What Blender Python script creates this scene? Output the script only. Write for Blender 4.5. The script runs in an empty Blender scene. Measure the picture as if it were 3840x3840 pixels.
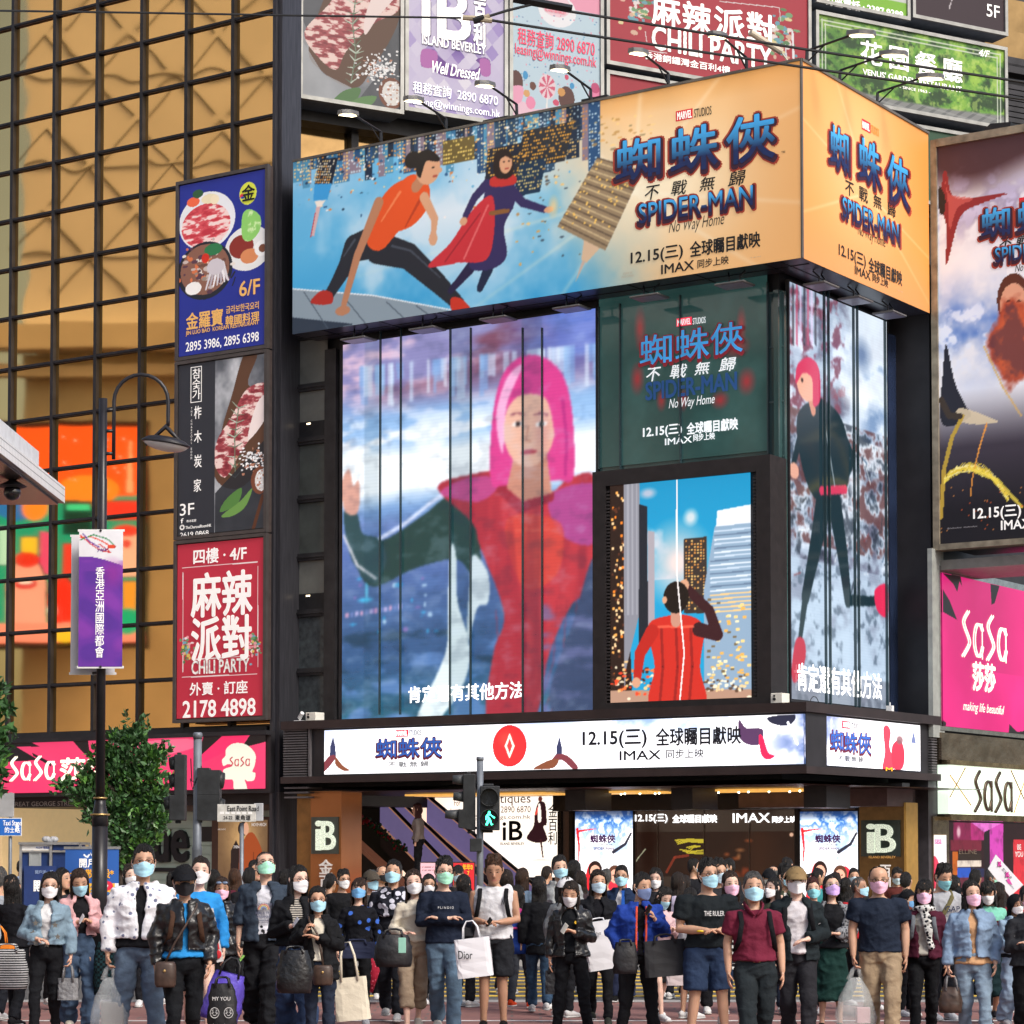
import bpy, bmesh, math, random
import numpy as np
from mathutils import Vector, Matrix
random.seed(7); RNG = np.random.default_rng(7)
SC = bpy.context.scene
COL = SC.collection
# ---------------------------------------------------------------- camera, world, sun, exposure
FP, YH, XC, H = 9196.0, 3190.0, 1920.0, 1.75          # focal length (px of a 3840 frame), horizon row, centre column, eye height
PITCH = math.radians(2.6)
YPP = YH - FP*math.tan(PITCH)
cam = bpy.data.cameras.new("camera"); camo = bpy.data.objects.new("camera", cam); COL.objects.link(camo)
camo.location = (0, 0, H); camo.rotation_euler = (math.pi/2+PITCH, 0, 0)
cam.sensor_width = 36; cam.lens = 36*FP/3840; cam.shift_y = (YPP-1920)/3840; cam.clip_end = 3000; cam.clip_start = .5
SC.camera = camo
w = bpy.data.worlds.new("World"); SC.world = w; w.use_nodes = True
nt = w.node_tree; bg = nt.nodes["Background"]; sky = nt.nodes.new("ShaderNodeTexSky")
sky.sky_type = 'NISHITA'; sky.sun_disc = False
SUN_EL, SUN_AZ = math.radians(44), math.radians(138)     # azimuth clockwise from +Y (behind the camera's right shoulder)
sky.sun_elevation = SUN_EL; sky.sun_rotation = SUN_AZ; sky.air_density = 1.0; sky.dust_density = 4.0; sky.ozone_density = 1.0
nt.links.new(sky.outputs[0], bg.inputs[0]); bg.inputs[1].default_value = .11
sl = bpy.data.lights.new("sun", 'SUN'); slo = bpy.data.objects.new("sun", sl); COL.objects.link(slo)
sl.energy = 1.45; sl.angle = math.radians(16); sl.color = (1, .96, .9)
sd = Vector((math.sin(SUN_AZ)*math.cos(SUN_EL), math.cos(SUN_AZ)*math.cos(SUN_EL), math.sin(SUN_EL)))
slo.rotation_euler = sd.to_track_quat('Z', 'Y').to_euler(); slo.location = (0, -20, 60)
vs = SC.view_settings
SC.display_settings.display_device = 'sRGB'; vs.view_transform = 'Standard'; vs.look = 'None'; vs.gamma = 1; vs.exposure = 0.85
cy = SC.cycles
cy.max_bounces = 6; cy.diffuse_bounces = 3; cy.glossy_bounces = 4; cy.transmission_bounces = 4; cy.transparent_max_bounces = 8
cy.sample_clamp_indirect = 4; cy.use_denoising = True
# ---------------------------------------------------------------- helpers
def lin(c):
 c = np.asarray(c, float)
 return np.where(c <= .04045, c/12.92, ((c+.055)/1.055)**2.4)
def hx(s):
 if not isinstance(s, str): return np.asarray(s, float)
 return np.array([int(s[i:i+2], 16)/255 for i in (0, 2, 4)])
MATS = {}
def M(name, col='808080', rough=.6, metal=0., emit=0., var=.12, scale=6., bump=0., attr=False, alpha=1., spec=.4, obj=True, bscale=None, stretch=None):
 """Principled material; colour varied by a noise, optional bump; attr = colour from the mesh's 'Col' attribute."""
 if name in MATS: return MATS[name]
 m = bpy.data.materials.new(name); m.use_nodes = True; t = m.node_tree; N = t.nodes; L = t.links
 p = N["Principled BSDF"]; c = lin(hx(col)) if isinstance(col, str) else np.asarray(col, float)
 p.inputs["Roughness"].default_value = rough; p.inputs["Metallic"].default_value = metal
 p.inputs["Specular IOR Level"].default_value = spec
 tc = N.new("ShaderNodeTexCoord"); vec = tc.outputs["Object"]
 if stretch:
  mp = N.new("ShaderNodeMapping"); mp.inputs["Scale"].default_value = stretch; L.new(vec, mp.inputs[0]); vec = mp.outputs[0]
 if attr:
  a = N.new("ShaderNodeVertexColor"); a.layer_name = "Col"; src = a.outputs[0]
 else:
  r = N.new("ShaderNodeRGB"); r.outputs[0].default_value = (*c, 1); src = r.outputs[0]
 if var:
  n = N.new("ShaderNodeTexNoise"); n.inputs["Scale"].default_value = scale; n.inputs["Detail"].default_value = 5
  L.new(vec, n.inputs["Vector"])
  mr = N.new("ShaderNodeMapRange"); mr.inputs[1].default_value = .3; mr.inputs[2].default_value = .7
  mr.inputs[3].default_value = 1-var; mr.inputs[4].default_value = 1+var; L.new(n.outputs[0], mr.inputs[0])
  mx = N.new("ShaderNodeVectorMath"); mx.operation = 'SCALE'; L.new(src, mx.inputs[0]); L.new(mr.outputs[0], mx.inputs["Scale"]); src2 = mx.outputs[0]
 else: src2 = src
 L.new(src2, p.inputs["Base Color"])
 if emit:
  L.new(src, p.inputs["Emission Color"]); p.inputs["Emission Strength"].default_value = emit*.70
 if bump:
  b = N.new("ShaderNodeBump"); b.inputs["Strength"].default_value = bump; b.inputs["Distance"].default_value = .02
  n2 = N.new("ShaderNodeTexNoise"); n2.inputs["Scale"].default_value = bscale or scale*3; n2.inputs["Detail"].default_value = 4
  L.new(vec, n2.inputs["Vector"]); L.new(n2.outputs[0], b.inputs["Height"]); L.new(b.outputs[0], p.inputs["Normal"])
 if alpha < 1: p.inputs["Alpha"].default_value = alpha
 MATS[name] = m
 return m
def ray(px, py):
 x = (px-XC)/FP; y = -(py-YPP)/FP; c, s = math.cos(PITCH), math.sin(PITCH)
 return Vector((x, c-y*s, s+y*c))
def at(px, py, Y):
 """World point seen at pixel (px,py) at depth Y."""
 d = ray(px, py); return Vector((0, 0, H)) + d*(Y/d.y)
def gx(px, Y): return (px-XC)*Y/(FP/math.cos(PITCH))
class Fr:
 """A vertical wall plane: origin, direction u (to the viewer's right), outward normal n."""
 def __init__(s, O, u, n): s.O = Vector((O[0], O[1])); s.u = Vector(u).normalized(); s.n = Vector(n).normalized()
 def W(s, u, z, o=0.): p = s.O + s.u*u + s.n*o; return Vector((p.x, p.y, z))
 def px(s, px, py, o=0.):
  d = ray(px, py); d2 = Vector((d.x, d.y)); t = (s.O+s.n*o).dot(s.n)/d2.dot(s.n)
  q = d2*t - s.O; return q.dot(s.u), H + d.z*t
 def off(s, o, u=0.): q = s.O + s.n*o + s.u*u; return Fr(q, s.u, s.n)
WORLD = Fr((0, 0), (1, 0), (0, -1))                   # u = x, offset = -y
def frontal(Y): return Fr((0, Y), (1, 0), (0, -1))
def loc_of(o):
 v = Vector(o.location)
 while o.parent: o = o.parent; v += o.location
 return v
def T(o, label, cat, group=None):
 o['label'] = label; o['category'] = cat
 if group: o['group'] = group
 return o
def thing(name, label, cat, loc, group=None):
 o = bpy.data.objects.new(name, None); COL.objects.link(o); o.location = loc; o.empty_display_size = .2
 return T(o, label, cat, group)
def link(name, me, mats, parent=None, origin=None, smooth=False):
 """Link a mesh whose vertices are in world space; move its origin to its base centre."""
 n = len(me.vertices); co = np.empty(n*3, np.float32); me.vertices.foreach_get('co', co); co = co.reshape(-1, 3)
 if n:
  c = np.array(origin) if origin is not None else np.array([(co[:, 0].min()+co[:, 0].max())/2, (co[:, 1].min()+co[:, 1].max())/2, co[:, 2].min()])
  me.vertices.foreach_set('co', (co-c.astype(np.float32)).ravel())
 else: c = np.zeros(3)
 if not isinstance(mats, (list, tuple)): mats = [mats]
 for m in mats: me.materials.append(m)
 if smooth: me.shade_smooth()
 me.update()
 o = bpy.data.objects.new(name, me); COL.objects.link(o)
 if parent: o.parent = parent; o.location = Vector(c) - loc_of(parent)
 else: o.location = c
 return o
class MB:
 """Collects boxes, prisms, tubes; builds ONE mesh object."""
 def __init__(s): s.v = []; s.f = []; s.m = []
 def add(s, vs_, fs, mi=0):
  b = len(s.v); s.v += [tuple(v) for v in vs_]; s.f += [tuple(b+i for i in f) for f in fs]; s.m += [mi]*len(fs); return s
 def box(s, fr, u0, u1, z0, z1, o0, o1, mi=0):
  P = [fr.W(u, z, o) for o in (o0, o1) for (u, z) in ((u0, z0), (u1, z0), (u1, z1), (u0, z1))]
  return s.add(P, [(4, 5, 6, 7), (1, 0, 3, 2), (0, 4, 7, 3), (5, 1, 2, 6), (7, 6, 2, 3), (0, 1, 5, 4)], mi)
 def xbox(s, x0, x1, y0, y1, z0, z1, mi=0): return s.box(WORLD, x0, x1, z0, z1, -y1, -y0, mi)
 def prism(s, fr, pts, o0, o1, mi=0):
  n = len(pts); P = [fr.W(u, z, o0) for u, z in pts] + [fr.W(u, z, o1) for u, z in pts]
  return s.add(P, [tuple(range(n, 2*n)), tuple(range(n-1, -1, -1))] + [(i, (i+1) % n, n+(i+1) % n, n+i) for i in range(n)], mi)
 def quad(s, fr, u0, u1, z0, z1, o, mi=0):
  return s.add([fr.W(u0, z0, o), fr.W(u1, z0, o), fr.W(u1, z1, o), fr.W(u0, z1, o)], [(0, 1, 2, 3)], mi)
 def frame(s, fr, u0, u1, z0, z1, o0, o1, t, mi=0):
  s.box(fr, u0, u1, z0, z0+t, o0, o1, mi); s.box(fr, u0, u1, z1-t, z1, o0, o1, mi)
  s.box(fr, u0, u0+t, z0+t, z1-t, o0, o1, mi); s.box(fr, u1-t, u1, z0+t, z1-t, o0, o1, mi); return s
 def tube(s, pts, rad, n=10, mi=0, ref=None, caps=True):
  v, f = tube_mesh(pts, rad, n, ref, caps); return s.add(v, f, mi)
 def ball(s, c, r, n=10, mi=0):
  r = (r, r, r) if np.isscalar(r) else r; k = n//2+1; vs_ = []; fs = []
  for i in range(1, k):
   a = math.pi*i/k
   for j in range(n): b = 2*math.pi*j/n; vs_.append((c[0]+r[0]*math.sin(a)*math.cos(b), c[1]+r[1]*math.sin(a)*math.sin(b), c[2]+r[2]*math.cos(a)))
  vs_ += [(c[0], c[1], c[2]+r[2]), (c[0], c[1], c[2]-r[2])]; t = (k-1)*n
  for i in range(k-2):
   for j in range(n): fs.append((i*n+j, (i+1)*n+j, (i+1)*n+(j+1) % n, i*n+(j+1) % n))
  for j in range(n): fs.append((t, j, (j+1) % n)); fs.append((t+1, (k-2)*n+(j+1) % n, (k-2)*n+j))
  return s.add(vs_, fs, mi)
 def mesh(s, name):
  me = bpy.data.meshes.new(name); me.from_pydata(s.v, [], s.f)
  if any(s.m): me.polygons.foreach_set('material_index', s.m)
  return me
 def build(s, name, mats, parent=None, smooth=False, origin=None, bevel=0):
  me = s.mesh(name)
  if bevel:
   bm = bmesh.new(); bm.from_mesh(me)
   bmesh.ops.bevel(bm, geom=bm.edges[:], offset=bevel, segments=2, affect='EDGES', profile=.5, clamp_overlap=True)
   bm.to_mesh(me); bm.free()
  o = link(name, me, mats, parent, origin, smooth)
  if smooth == 'auto': pass
  return o
def tube_mesh(pts, rad, n=10, ref=None, caps=True):
 """Loft of rings along pts; rad = scalars or (a,b) with a along ref."""
 P = [Vector(p) for p in pts]; K = len(P); V = []; Fc = []
 if np.isscalar(rad): rad = [rad]*K
 d0 = (P[1]-P[0]).normalized()
 r = Vector(ref) if ref is not None else (Vector((1, 0, 0)) if abs(d0.x) < .8 else Vector((0, 0, 1)))
 for i in range(K):
  d = (P[min(i+1, K-1)]-P[max(i-1, 0)])
  d = d.normalized() if d.length > 1e-9 else d0
  a = (r - d*r.dot(d)); a = a.normalized() if a.length > 1e-6 else Vector((0, 1, 0)); b = d.cross(a)
  if ref is None: r = a
  ra, rb = (rad[i], rad[i]) if np.isscalar(rad[i]) else rad[i]
  for j in range(n):
   t = 2*math.pi*j/n; V.append(P[i] + a*(ra*math.cos(t)) + b*(rb*math.sin(t)))
 for i in range(K-1):
  for j in range(n): Fc.append((i*n+j, i*n+(j+1) % n, (i+1)*n+(j+1) % n, (i+1)*n+j))
 if caps: Fc.append(tuple(range(n-1, -1, -1))); Fc.append(tuple((K-1)*n+j for j in range(n)))
 return V, Fc
# value noise on arrays of points
def vnoise(p, seed=0):
 p = np.asarray(p, float); i = np.floor(p).astype(np.int64); f = p-i; f = f*f*(3-2*f); out = 0
 for dx in (0, 1):
  for dy in (0, 1):
   for dz in (0, 1):
    h = ((i[..., 0]+dx)*374761393 + (i[..., 1]+dy)*668265263 + (i[..., 2]+dz)*2147483647 + seed*974711) & 0xffffffff
    h = ((h ^ (h >> 13))*1274126177) & 0xffffffff; h = (h ^ (h >> 16)) & 0xffff
    out = out + (h/65535.)*(f[..., 0] if dx else 1-f[..., 0])*(f[..., 1] if dy else 1-f[..., 1])*(f[..., 2] if dz else 1-f[..., 2])
 return out
def fbm(p, o=4, seed=0):
 s = 0; a = .5; t = 0
 for k in range(o): s = s + a*vnoise(np.asarray(p)*2**k, seed+k); t += a; a *= .55
 return s/t
# flat artwork on a wall: a fine grid whose 'Col' attribute is drawn with shapes given in wall positions
class Art:
 def __init__(s, fr, x0, y0, x1, y1, o, res, base='ffffff', rect=None):
  s.fr, s.o = fr, o
  if rect: s.u0, s.u1, s.z0, s.z1 = rect
  else:
   s.u0, s.z1 = fr.px(x0, y0, o); s.u1, s.z0 = fr.px(x1, y1, o)
  s.h = res; s.w = max(4, int(res*(s.u1-s.u0)/(s.z1-s.z0)))
  s.U, s.Z = np.meshgrid(np.linspace(s.u0, s.u1, s.w), np.linspace(s.z1, s.z0, s.h))
  s.x = (s.U-s.u0)/(s.u1-s.u0); s.y = (s.z1-s.Z)/(s.z1-s.z0)
  s.a = np.ones((s.h, s.w, 3))*hx(base)
 def c(s, p): return s.fr.px(p[0], p[1], s.o)
 def put(s, mask, col):
  mask = np.clip(mask, 0, 1)[..., None]; col = hx(col) if isinstance(col, str) else np.asarray(col, float)
  s.a = s.a*(1-mask)+col*mask; return s
 def nz(s, sc=1., o=4, seed=0, sx=1., sy=1.): return fbm(np.stack([s.U*sc*sx, s.Z*sc*sy, 0*s.U], -1), o, seed)
 def poly(s, pts, col, al=1., raw=False):
  q = pts if raw else [s.c(p) for p in pts]; ins = np.zeros(s.U.shape, bool); n = len(q)
  for i in range(n):
   (a, b), (c, d) = q[i], q[(i+1) % n]
   if b == d: continue
   k = ((b > s.Z) != (d > s.Z)) & (s.U < (c-a)*(s.Z-b)/(d-b)+a); ins ^= k
  return s.put(ins*al, col)
 def spl(s, pts, col, al=1., n=6):
  """closed smooth polygon (Catmull-Rom)"""
  q = [np.array(s.c(p)) for p in pts]; K = len(q); out = []
  for i in range(K):
   a, b, c, d = q[i-1], q[i], q[(i+1) % K], q[(i+2) % K]
   for j in range(n):
    t = j/n; out.append(tuple(.5*(2*b+(c-a)*t+(2*a-5*b+4*c-d)*t*t+(3*b-a-3*c+d)*t**3)))
  return s.poly(out, col, al, True)
 def ell(s, x, y, rx, ry, col, al=1., soft=0., rot=0.):
  u, z = s.c((x, y)); k = abs(s.c((x+rx, y))[0]-u), abs(s.c((x, y-ry))[1]-z); c, t = math.cos(rot), math.sin(rot)
  du, dz = s.U-u, s.Z-z; a, b = du*c+dz*t, -du*t+dz*c; d = np.sqrt((a/k[0])**2+(b/k[1])**2)
  return s.put(al*(np.clip((1-d)/soft, 0, 1) if soft else d < 1), col)
 def seg(s, p, q, wd, col, al=1., w2=None):
  a, b = np.array(s.c(p)), np.array(s.c(q)); m = s.c(((p[0]+q[0])/2, (p[1]+q[1])/2)); ku = abs(s.c((p[0], p[1]+100))[1]-s.c(p)[1])/100
  d = b-a; t = np.clip(((s.U-a[0])*d[0]+(s.Z-a[1])*d[1])/max(1e-9, d@d), 0, 1)
  r = np.hypot(s.U-a[0]-t*d[0], s.Z-a[1]-t*d[1]); ww = wd+((wd if w2 is None else w2)-wd)*t
  return s.put((r < ww*ku/2)*al, col)
 def path(s, pts, wd, col, al=1., w2=None):
  K = len(pts)-1; w2 = wd if w2 is None else w2
  for i in range(K): s.seg(pts[i], pts[i+1], wd+(w2-wd)*i/K, col, al, wd+(w2-wd)*(i+1)/K)
  return s
 def blur(s, k=1):
  for _ in range(k):
   p = np.pad(s.a, ((1, 1), (1, 1), (0, 0)), 'edge'); s.a = (p[1:-1, 1:-1]*2+p[:-2, 1:-1]+p[2:, 1:-1]+p[1:-1, :-2]+p[1:-1, 2:])/6
  return s
 def build(s, name, mat, parent=None, do=0.):
  me = bpy.data.meshes.new(name); h, w_ = s.h, s.w; n = h*w_; fr = s.fr; o = s.o+do
  X = np.stack([fr.O.x+s.U*fr.u.x+o*fr.n.x, fr.O.y+s.U*fr.u.y+o*fr.n.y, s.Z], -1).reshape(-1, 3)
  i = np.arange(n).reshape(h, w_); q = np.stack([i[1:, :-1], i[1:, 1:], i[:-1, 1:], i[:-1, :-1]], -1).reshape(-1, 4)
  me.vertices.add(n); me.vertices.foreach_set('co', X.astype(np.float32).ravel())
  me.loops.add(q.size); me.loops.foreach_set('vertex_index', q.astype(np.int32).ravel())
  me.polygons.add(len(q)); me.polygons.foreach_set('loop_start', np.arange(0, q.size, 4, dtype=np.int32))
  me.update(calc_edges=True)
  at_ = me.color_attributes.new("Col", 'FLOAT_COLOR', 'POINT')
  at_.data.foreach_set('color', np.concatenate([lin(np.clip(s.a, 0, 1)).reshape(-1, 3), np.ones((n, 1))], 1).astype(np.float32).ravel())
  return link(name, me, mat, parent)
# lettering: queued, converted in one go by flush_text()
TEXTQ = []
def txt(fr, s, x0, x1, yc, hpx, o, mat, parent, bold=0., shear=0., name='lettering', ext=0., rect=None, rot=0., label=None):
 if rect: u0, u1, z0, z1 = rect
 else:
  xm = (x0+x1)/2; u0 = fr.px(x0, yc, o)[0]; u1 = fr.px(x1, yc, o)[0]; z1 = fr.px(xm, yc-hpx/2, o)[1]; z0 = fr.px(xm, yc+hpx/2, o)[1]
 TEXTQ.append((fr, s, u0, u1, z0, z1, o, mat, parent, bold, shear, name, ext, rot, label))
def flush_text():
 tmp = []
 for q in TEXTQ:
  cu = bpy.data.curves.new('tmp', 'FONT'); cu.body = q[1]; cu.offset = min(0, q[9]); cu.shear = q[10]; cu.resolution_u = 3; cu.space_line = .95
  cu.fill_mode = 'FRONT' if not q[12] else 'BOTH'; cu.extrude = .02 if q[12] else 0
  cu.align_x = 'CENTER'
  o = bpy.data.objects.new('tmp', cu); COL.objects.link(o); tmp.append(o)
 dg = bpy.context.evaluated_depsgraph_get(); dg.update()
 for q, o in zip(TEXTQ, tmp):
  fr, s, u0, u1, z0, z1, off, mat, parent, bold, shear, name, ext, rot, label = q
  me = bpy.data.meshes.new_from_object(o.evaluated_get(dg)); me.name = name; me.materials.clear()
  n = len(me.vertices); co = np.empty(n*3, np.float32); me.vertices.foreach_get('co', co); co = co.reshape(-1, 3)
  if not n: continue
  a, b = co.min(0), co.max(0); U = u0+(co[:, 0]-a[0])/(b[0]-a[0])*(u1-u0); Z = z0+(co[:, 1]-a[1])/(b[1]-a[1])*(z1-z0)
  if rot:
   cu_, cz = (u0+u1)/2, (z0+z1)/2; c, t = math.cos(rot), math.sin(rot); U, Z = cu_+(U-cu_)*c-(Z-cz)*t, cz+(U-cu_)*t+(Z-cz)*c
  oo = off + (co[:, 2]/.02*ext if ext else 0)
  X = np.stack([fr.O.x+U*fr.u.x+oo*fr.n.x, fr.O.y+U*fr.u.y+oo*fr.n.y, Z], -1)
  if bold > 0:                 # heavier strokes: shifted copies, a hair apart in depth
   nl = max(1, s.count('\n')+1); d = bold*(.75 if not s.isascii() else .9)*(z1-z0)/nl; D = [(0, 0)]+[(math.cos(k*math.pi/4)*d, math.sin(k*math.pi/4)*d) for k in range(8)]
   fs = [tuple(p.vertices) for p in me.polygons]; V = []; Fs = []
   for k, (du, dz) in enumerate(D):
    Y = X.copy(); Y[:, 0] += fr.u.x*du+fr.n.x*k*.0004; Y[:, 1] += fr.u.y*du+fr.n.y*k*.0004; Y[:, 2] += dz; V.append(Y); Fs += [tuple(i+k*n for i in f) for f in fs]
   me2 = bpy.data.meshes.new(name); me2.from_pydata(np.concatenate(V).tolist(), [], Fs); bpy.data.meshes.remove(me); me = me2
  else: me.vertices.foreach_set('co', X.astype(np.float32).ravel())
  r = link(name, me, mat, parent)
  if label: r['label'] = label
 for o in tmp:
  cu = o.data; bpy.data.objects.remove(o); bpy.data.curves.remove(cu)
 TEXTQ.clear()
def structure(o): o['kind'] = 'structure'; return o
# ---------------------------------------------------------------- wall planes
CY = 45.0; CX = gx(3020, CY)
L = Fr((CX, CY), (.830, -.558), (-.558, -.830))        # long face of the corner building, u<0 to the left
R = Fr((CX, CY), (.558, .830), (.830, -.558))          # short face, u>0 to the right
TW = Fr((gx(1130, 54), 54), (.880, .4746), (.4746, -.880))   # tower above the podium
GO = L.off(-.45)                                       # gold curtain wall
# ---------------------------------------------------------------- materials
black = M('black_metal', (.012, .012, .014), .4, .0, var=.25)
dark = M('dark_bronze_frame', (.028, .027, .03), .42, .3, var=.3, scale=3)
darkb = M('dark_panel', (.02, .019, .022), .5, var=.3, scale=2)
greyf = M('grey_steel', (.16, .16, .15), .45, .5, var=.25, scale=4)
beigef = M('beige_aluminium', (.30, .28, .23), .4, .3, var=.25, scale=3)
white = M('white_paint', (.75, .75, .74), .5, var=.08)
cream = M('cream_plastic', (.72, .70, .62), .5, var=.1)
soff = M('soffit_panel', (.035, .035, .05), .35, .2, var=.25, scale=1.5)
def tint(name, col, e=0, **k): return M(name, col, k.pop('rough', .55), emit=e, var=k.pop('var', .03), **k)
W_ = tint('white_lettering', 'f6f4f0', .25); WE = tint('white_lit_lettering', 'ffffff', 1.2)
BK = tint('black_lettering', '15161a'); GD = tint('gold_lettering', 'e8b465', .2); RD = tint('red_lettering', 'd4354e', .3)
art_p = M('printed_poster', attr=True, rough=.5, var=.04, scale=1.2, emit=.16)
art_b = M('billboard_print', attr=True, rough=.55, var=.03, scale=.8, emit=.30)
art_e = M('screen_emission', attr=True, rough=.12, var=0, emit=.95, spec=.4)
art_l = M('lightbox_print', attr=True, rough=.3, var=0, emit=.75)
art_t = M('tower_print', attr=True, rough=.5, var=.05, scale=1., emit=.08)
for m_, k_ in ((art_e, .12), (art_l, .35), (art_t, .50), (art_b, .72)):                       # dimmed base; screens shine by emission, plain prints get an added glow
 t_ = m_.node_tree; p_ = t_.nodes['Principled BSDF']; a_ = next(n for n in t_.nodes if n.type == 'VERTEX_COLOR'); t_.links.new(a_.outputs[0], p_.inputs['Emission Color'])
 s_ = t_.nodes.new('ShaderNodeVectorMath'); s_.operation = 'SCALE'; s_.inputs['Scale'].default_value = k_
 t_.links.new(a_.outputs[0], s_.inputs[0]); t_.links.new(s_.outputs[0], p_.inputs['Base Color'])
def sasa(fr, x0, x1, yc, h, o, mat, root, w_=.05, ext=0):
 """Slanted double-line lettering: two curled s strokes, two ring-and-stem a strokes."""
 uc = fr.px((x0+x1)/2, yc, o); u0, u1 = fr.px(x0, yc, o)[0], fr.px(x1, yc, o)[0]; hh = abs(fr.px((x0+x1)/2, yc-h/2, o)[1]-fr.px((x0+x1)/2, yc+h/2, o)[1]); z0 = uc[1]-hh/2; W = u1-u0
 S = [(.75, 1), (.38, .80), (.40, .66), (.78, .38), (.72, .24), (.25, 0)]; A = [(.88, .62), (.70, .74), (.40, .72), (.22, .5), (.24, .24), (.46, .06), (.72, .10), (.88, .28)]
 def strip(P, d):
  Q = []; P = [np.array(p) for p in P]
  for i in range(len(P)-1):
   a, b_, c, e = P[max(0, i-1)], P[i], P[i+1], P[min(len(P)-1, i+2)]
   for t in np.linspace(0, 1, 6, endpoint=False): Q.append(.5*(2*b_+(c-a)*t+(2*a-5*b_+4*c-e)*t*t+(3*b_-a-3*c+e)*t**3))
  Q.append(P[-1]); Q = [(u0+q[0]*W/4+d*hh, z0+q[1]*hh) for q in Q]; V = []
  b = MB(); b.tube([fr.W(u, z, o+ext*.5) for u, z in Q], [(w_*hh*.5, max(.003, ext*.5))]*len(Q), 6, ref=(fr.n.y*-1, fr.n.x, 0)); return b
 for k in range(4):
  for d in ((-.045, .06) if not ext else (0, .05)):
   for P in ([[(x+k, z) for x, z in S]] if k % 2 == 0 else [[(x+k, z) for x, z in A], [(k+.93, .78), (k+.93, .4), (k+.93, 0)]]):
    if len(P) == 3 and d > 0: continue
    strip(P, d).build('lettering', mat, root, True)
# ---------------------------------------------------------------- ground
def ground():
 m = M('asphalt', (.085, .083, .083), .85, var=.25, scale=1.5, bump=.25, bscale=60)
 me = MB(); me.add([(-400, -200, 0), (400, -200, 0), (400, 600, 0), (-400, 600, 0)], [(0, 1, 2, 3)]); structure(me.build('ground', m))
 br = bpy.data.materials.new('red_paving'); br.use_nodes = True; t = br.node_tree; N = t.nodes; Ln = t.links; p = N['Principled BSDF']
 tc = N.new('ShaderNodeTexCoord'); b = N.new('ShaderNodeTexBrick'); b.inputs['Scale'].default_value = 1; b.inputs['Brick Width'].default_value = .6; b.inputs['Row Height'].default_value = .3
 b.inputs['Color1'].default_value = (.25, .115, .10, 1); b.inputs['Color2'].default_value = (.20, .095, .085, 1); b.inputs['Mortar'].default_value = (.14, .10, .09, 1); b.inputs['Mortar Size'].default_value = .015
 n = N.new('ShaderNodeTexNoise'); n.inputs['Scale'].default_value = .9; n.inputs['Detail'].default_value = 6
 mr = N.new('ShaderNodeMapRange'); mr.inputs[1].default_value = .3; mr.inputs[2].default_value = .7; mr.inputs[3].default_value = .75; mr.inputs[4].default_value = 1.25
 s = N.new('ShaderNodeVectorMath'); s.operation = 'SCALE'
 Ln.new(tc.outputs['Object'], b.inputs[0]); Ln.new(tc.outputs['Object'], n.inputs[0]); Ln.new(n.outputs[0], mr.inputs[0]); Ln.new(b.outputs[0], s.inputs[0]); Ln.new(mr.outputs[0], s.inputs['Scale'])
 Ln.new(s.outputs[0], p.inputs['Base Color']); p.inputs['Roughness'].default_value = .75
 def sheet(name, x0, x1, y0, y1, z, mt): o = MB(); o.xbox(x0, x1, y0, y1, z-.2, z); return structure(o.build(name, mt))
 sheet('crossing_paving', -14, 14, 12, 28.4, .004, br)
 sheet('pavement', -40, 40, 37.6, 75, .13, br)
 kb = M('kerb_stone', (.30, .29, .28), .8, var=.2, scale=2)
 o = MB(); o.xbox(-40, 40, 37.25, 37.596, -.1, .134); structure(o.build('kerb', kb))
 sheet('paving_border', -14, 14, 28.404, 28.8, .008, kb)
 ye = M('yellow_road_paint', (.60, .40, .05), .7, var=.3, scale=5); wh = M('white_road_paint', (.6, .6, .58), .7, var=.25, scale=5)
 o = MB()
 for k in range(8):
  y = 29.5+k*.86; o.add([(-3.2, y, .004), (12, y, .004), (12, y+.3, .004), (-3.2, y+.3, .004)], [(0, 1, 2, 3)])
 structure(o.build('road_markings', ye))
 o = MB(); o.add([(-14, 25.2, .008), (14, 25.2, .008), (14, 25.32, .008), (-14, 25.32, .008)], [(0, 1, 2, 3)]); structure(o.build('crossing_line_marking', wh))
ground()
# ---------------------------------------------------------------- gold glass building
goldm = M('gold_glass', (.92, .56, .21), .035, 1.0, var=.06, scale=.35)
def pane(fr, u0, u1, z0, z1, o, amp, seed, n=10):
 """One reflective pane that is not quite flat, so reflections bend in it."""
 r = np.random.default_rng(seed); U, Z = np.meshgrid(np.linspace(u0, u1, n), np.linspace(z0, z1, n)); x, y = np.meshgrid(np.linspace(-1, 1, n), np.linspace(-1, 1, n))
 tx, ty = r.normal(0, .0009 if amp > .001 else .0004, 2); b = r.uniform(-.3, 1)*amp
 D = o + tx*(U-u0) + ty*(Z-z0) + b*(1-x*x)*(1-y*y) + amp*.45*np.sin(x*r.uniform(1, 3)+r.uniform(0, 6))*np.cos(y*r.uniform(1, 3)+r.uniform(0, 6))
 X = np.stack([fr.O.x+U*fr.u.x+D*fr.n.x, fr.O.y+U*fr.u.y+D*fr.n.y, Z], -1).reshape(-1, 3); i = np.arange(n*n).reshape(n, n)
 q = np.stack([i[:-1, :-1], i[:-1, 1:], i[1:, 1:], i[1:, :-1]], -1).reshape(-1, 4)
 me = bpy.data.meshes.new('window'); me.from_pydata(X.tolist(), [], q.tolist()); me.shade_smooth(); return me
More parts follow.
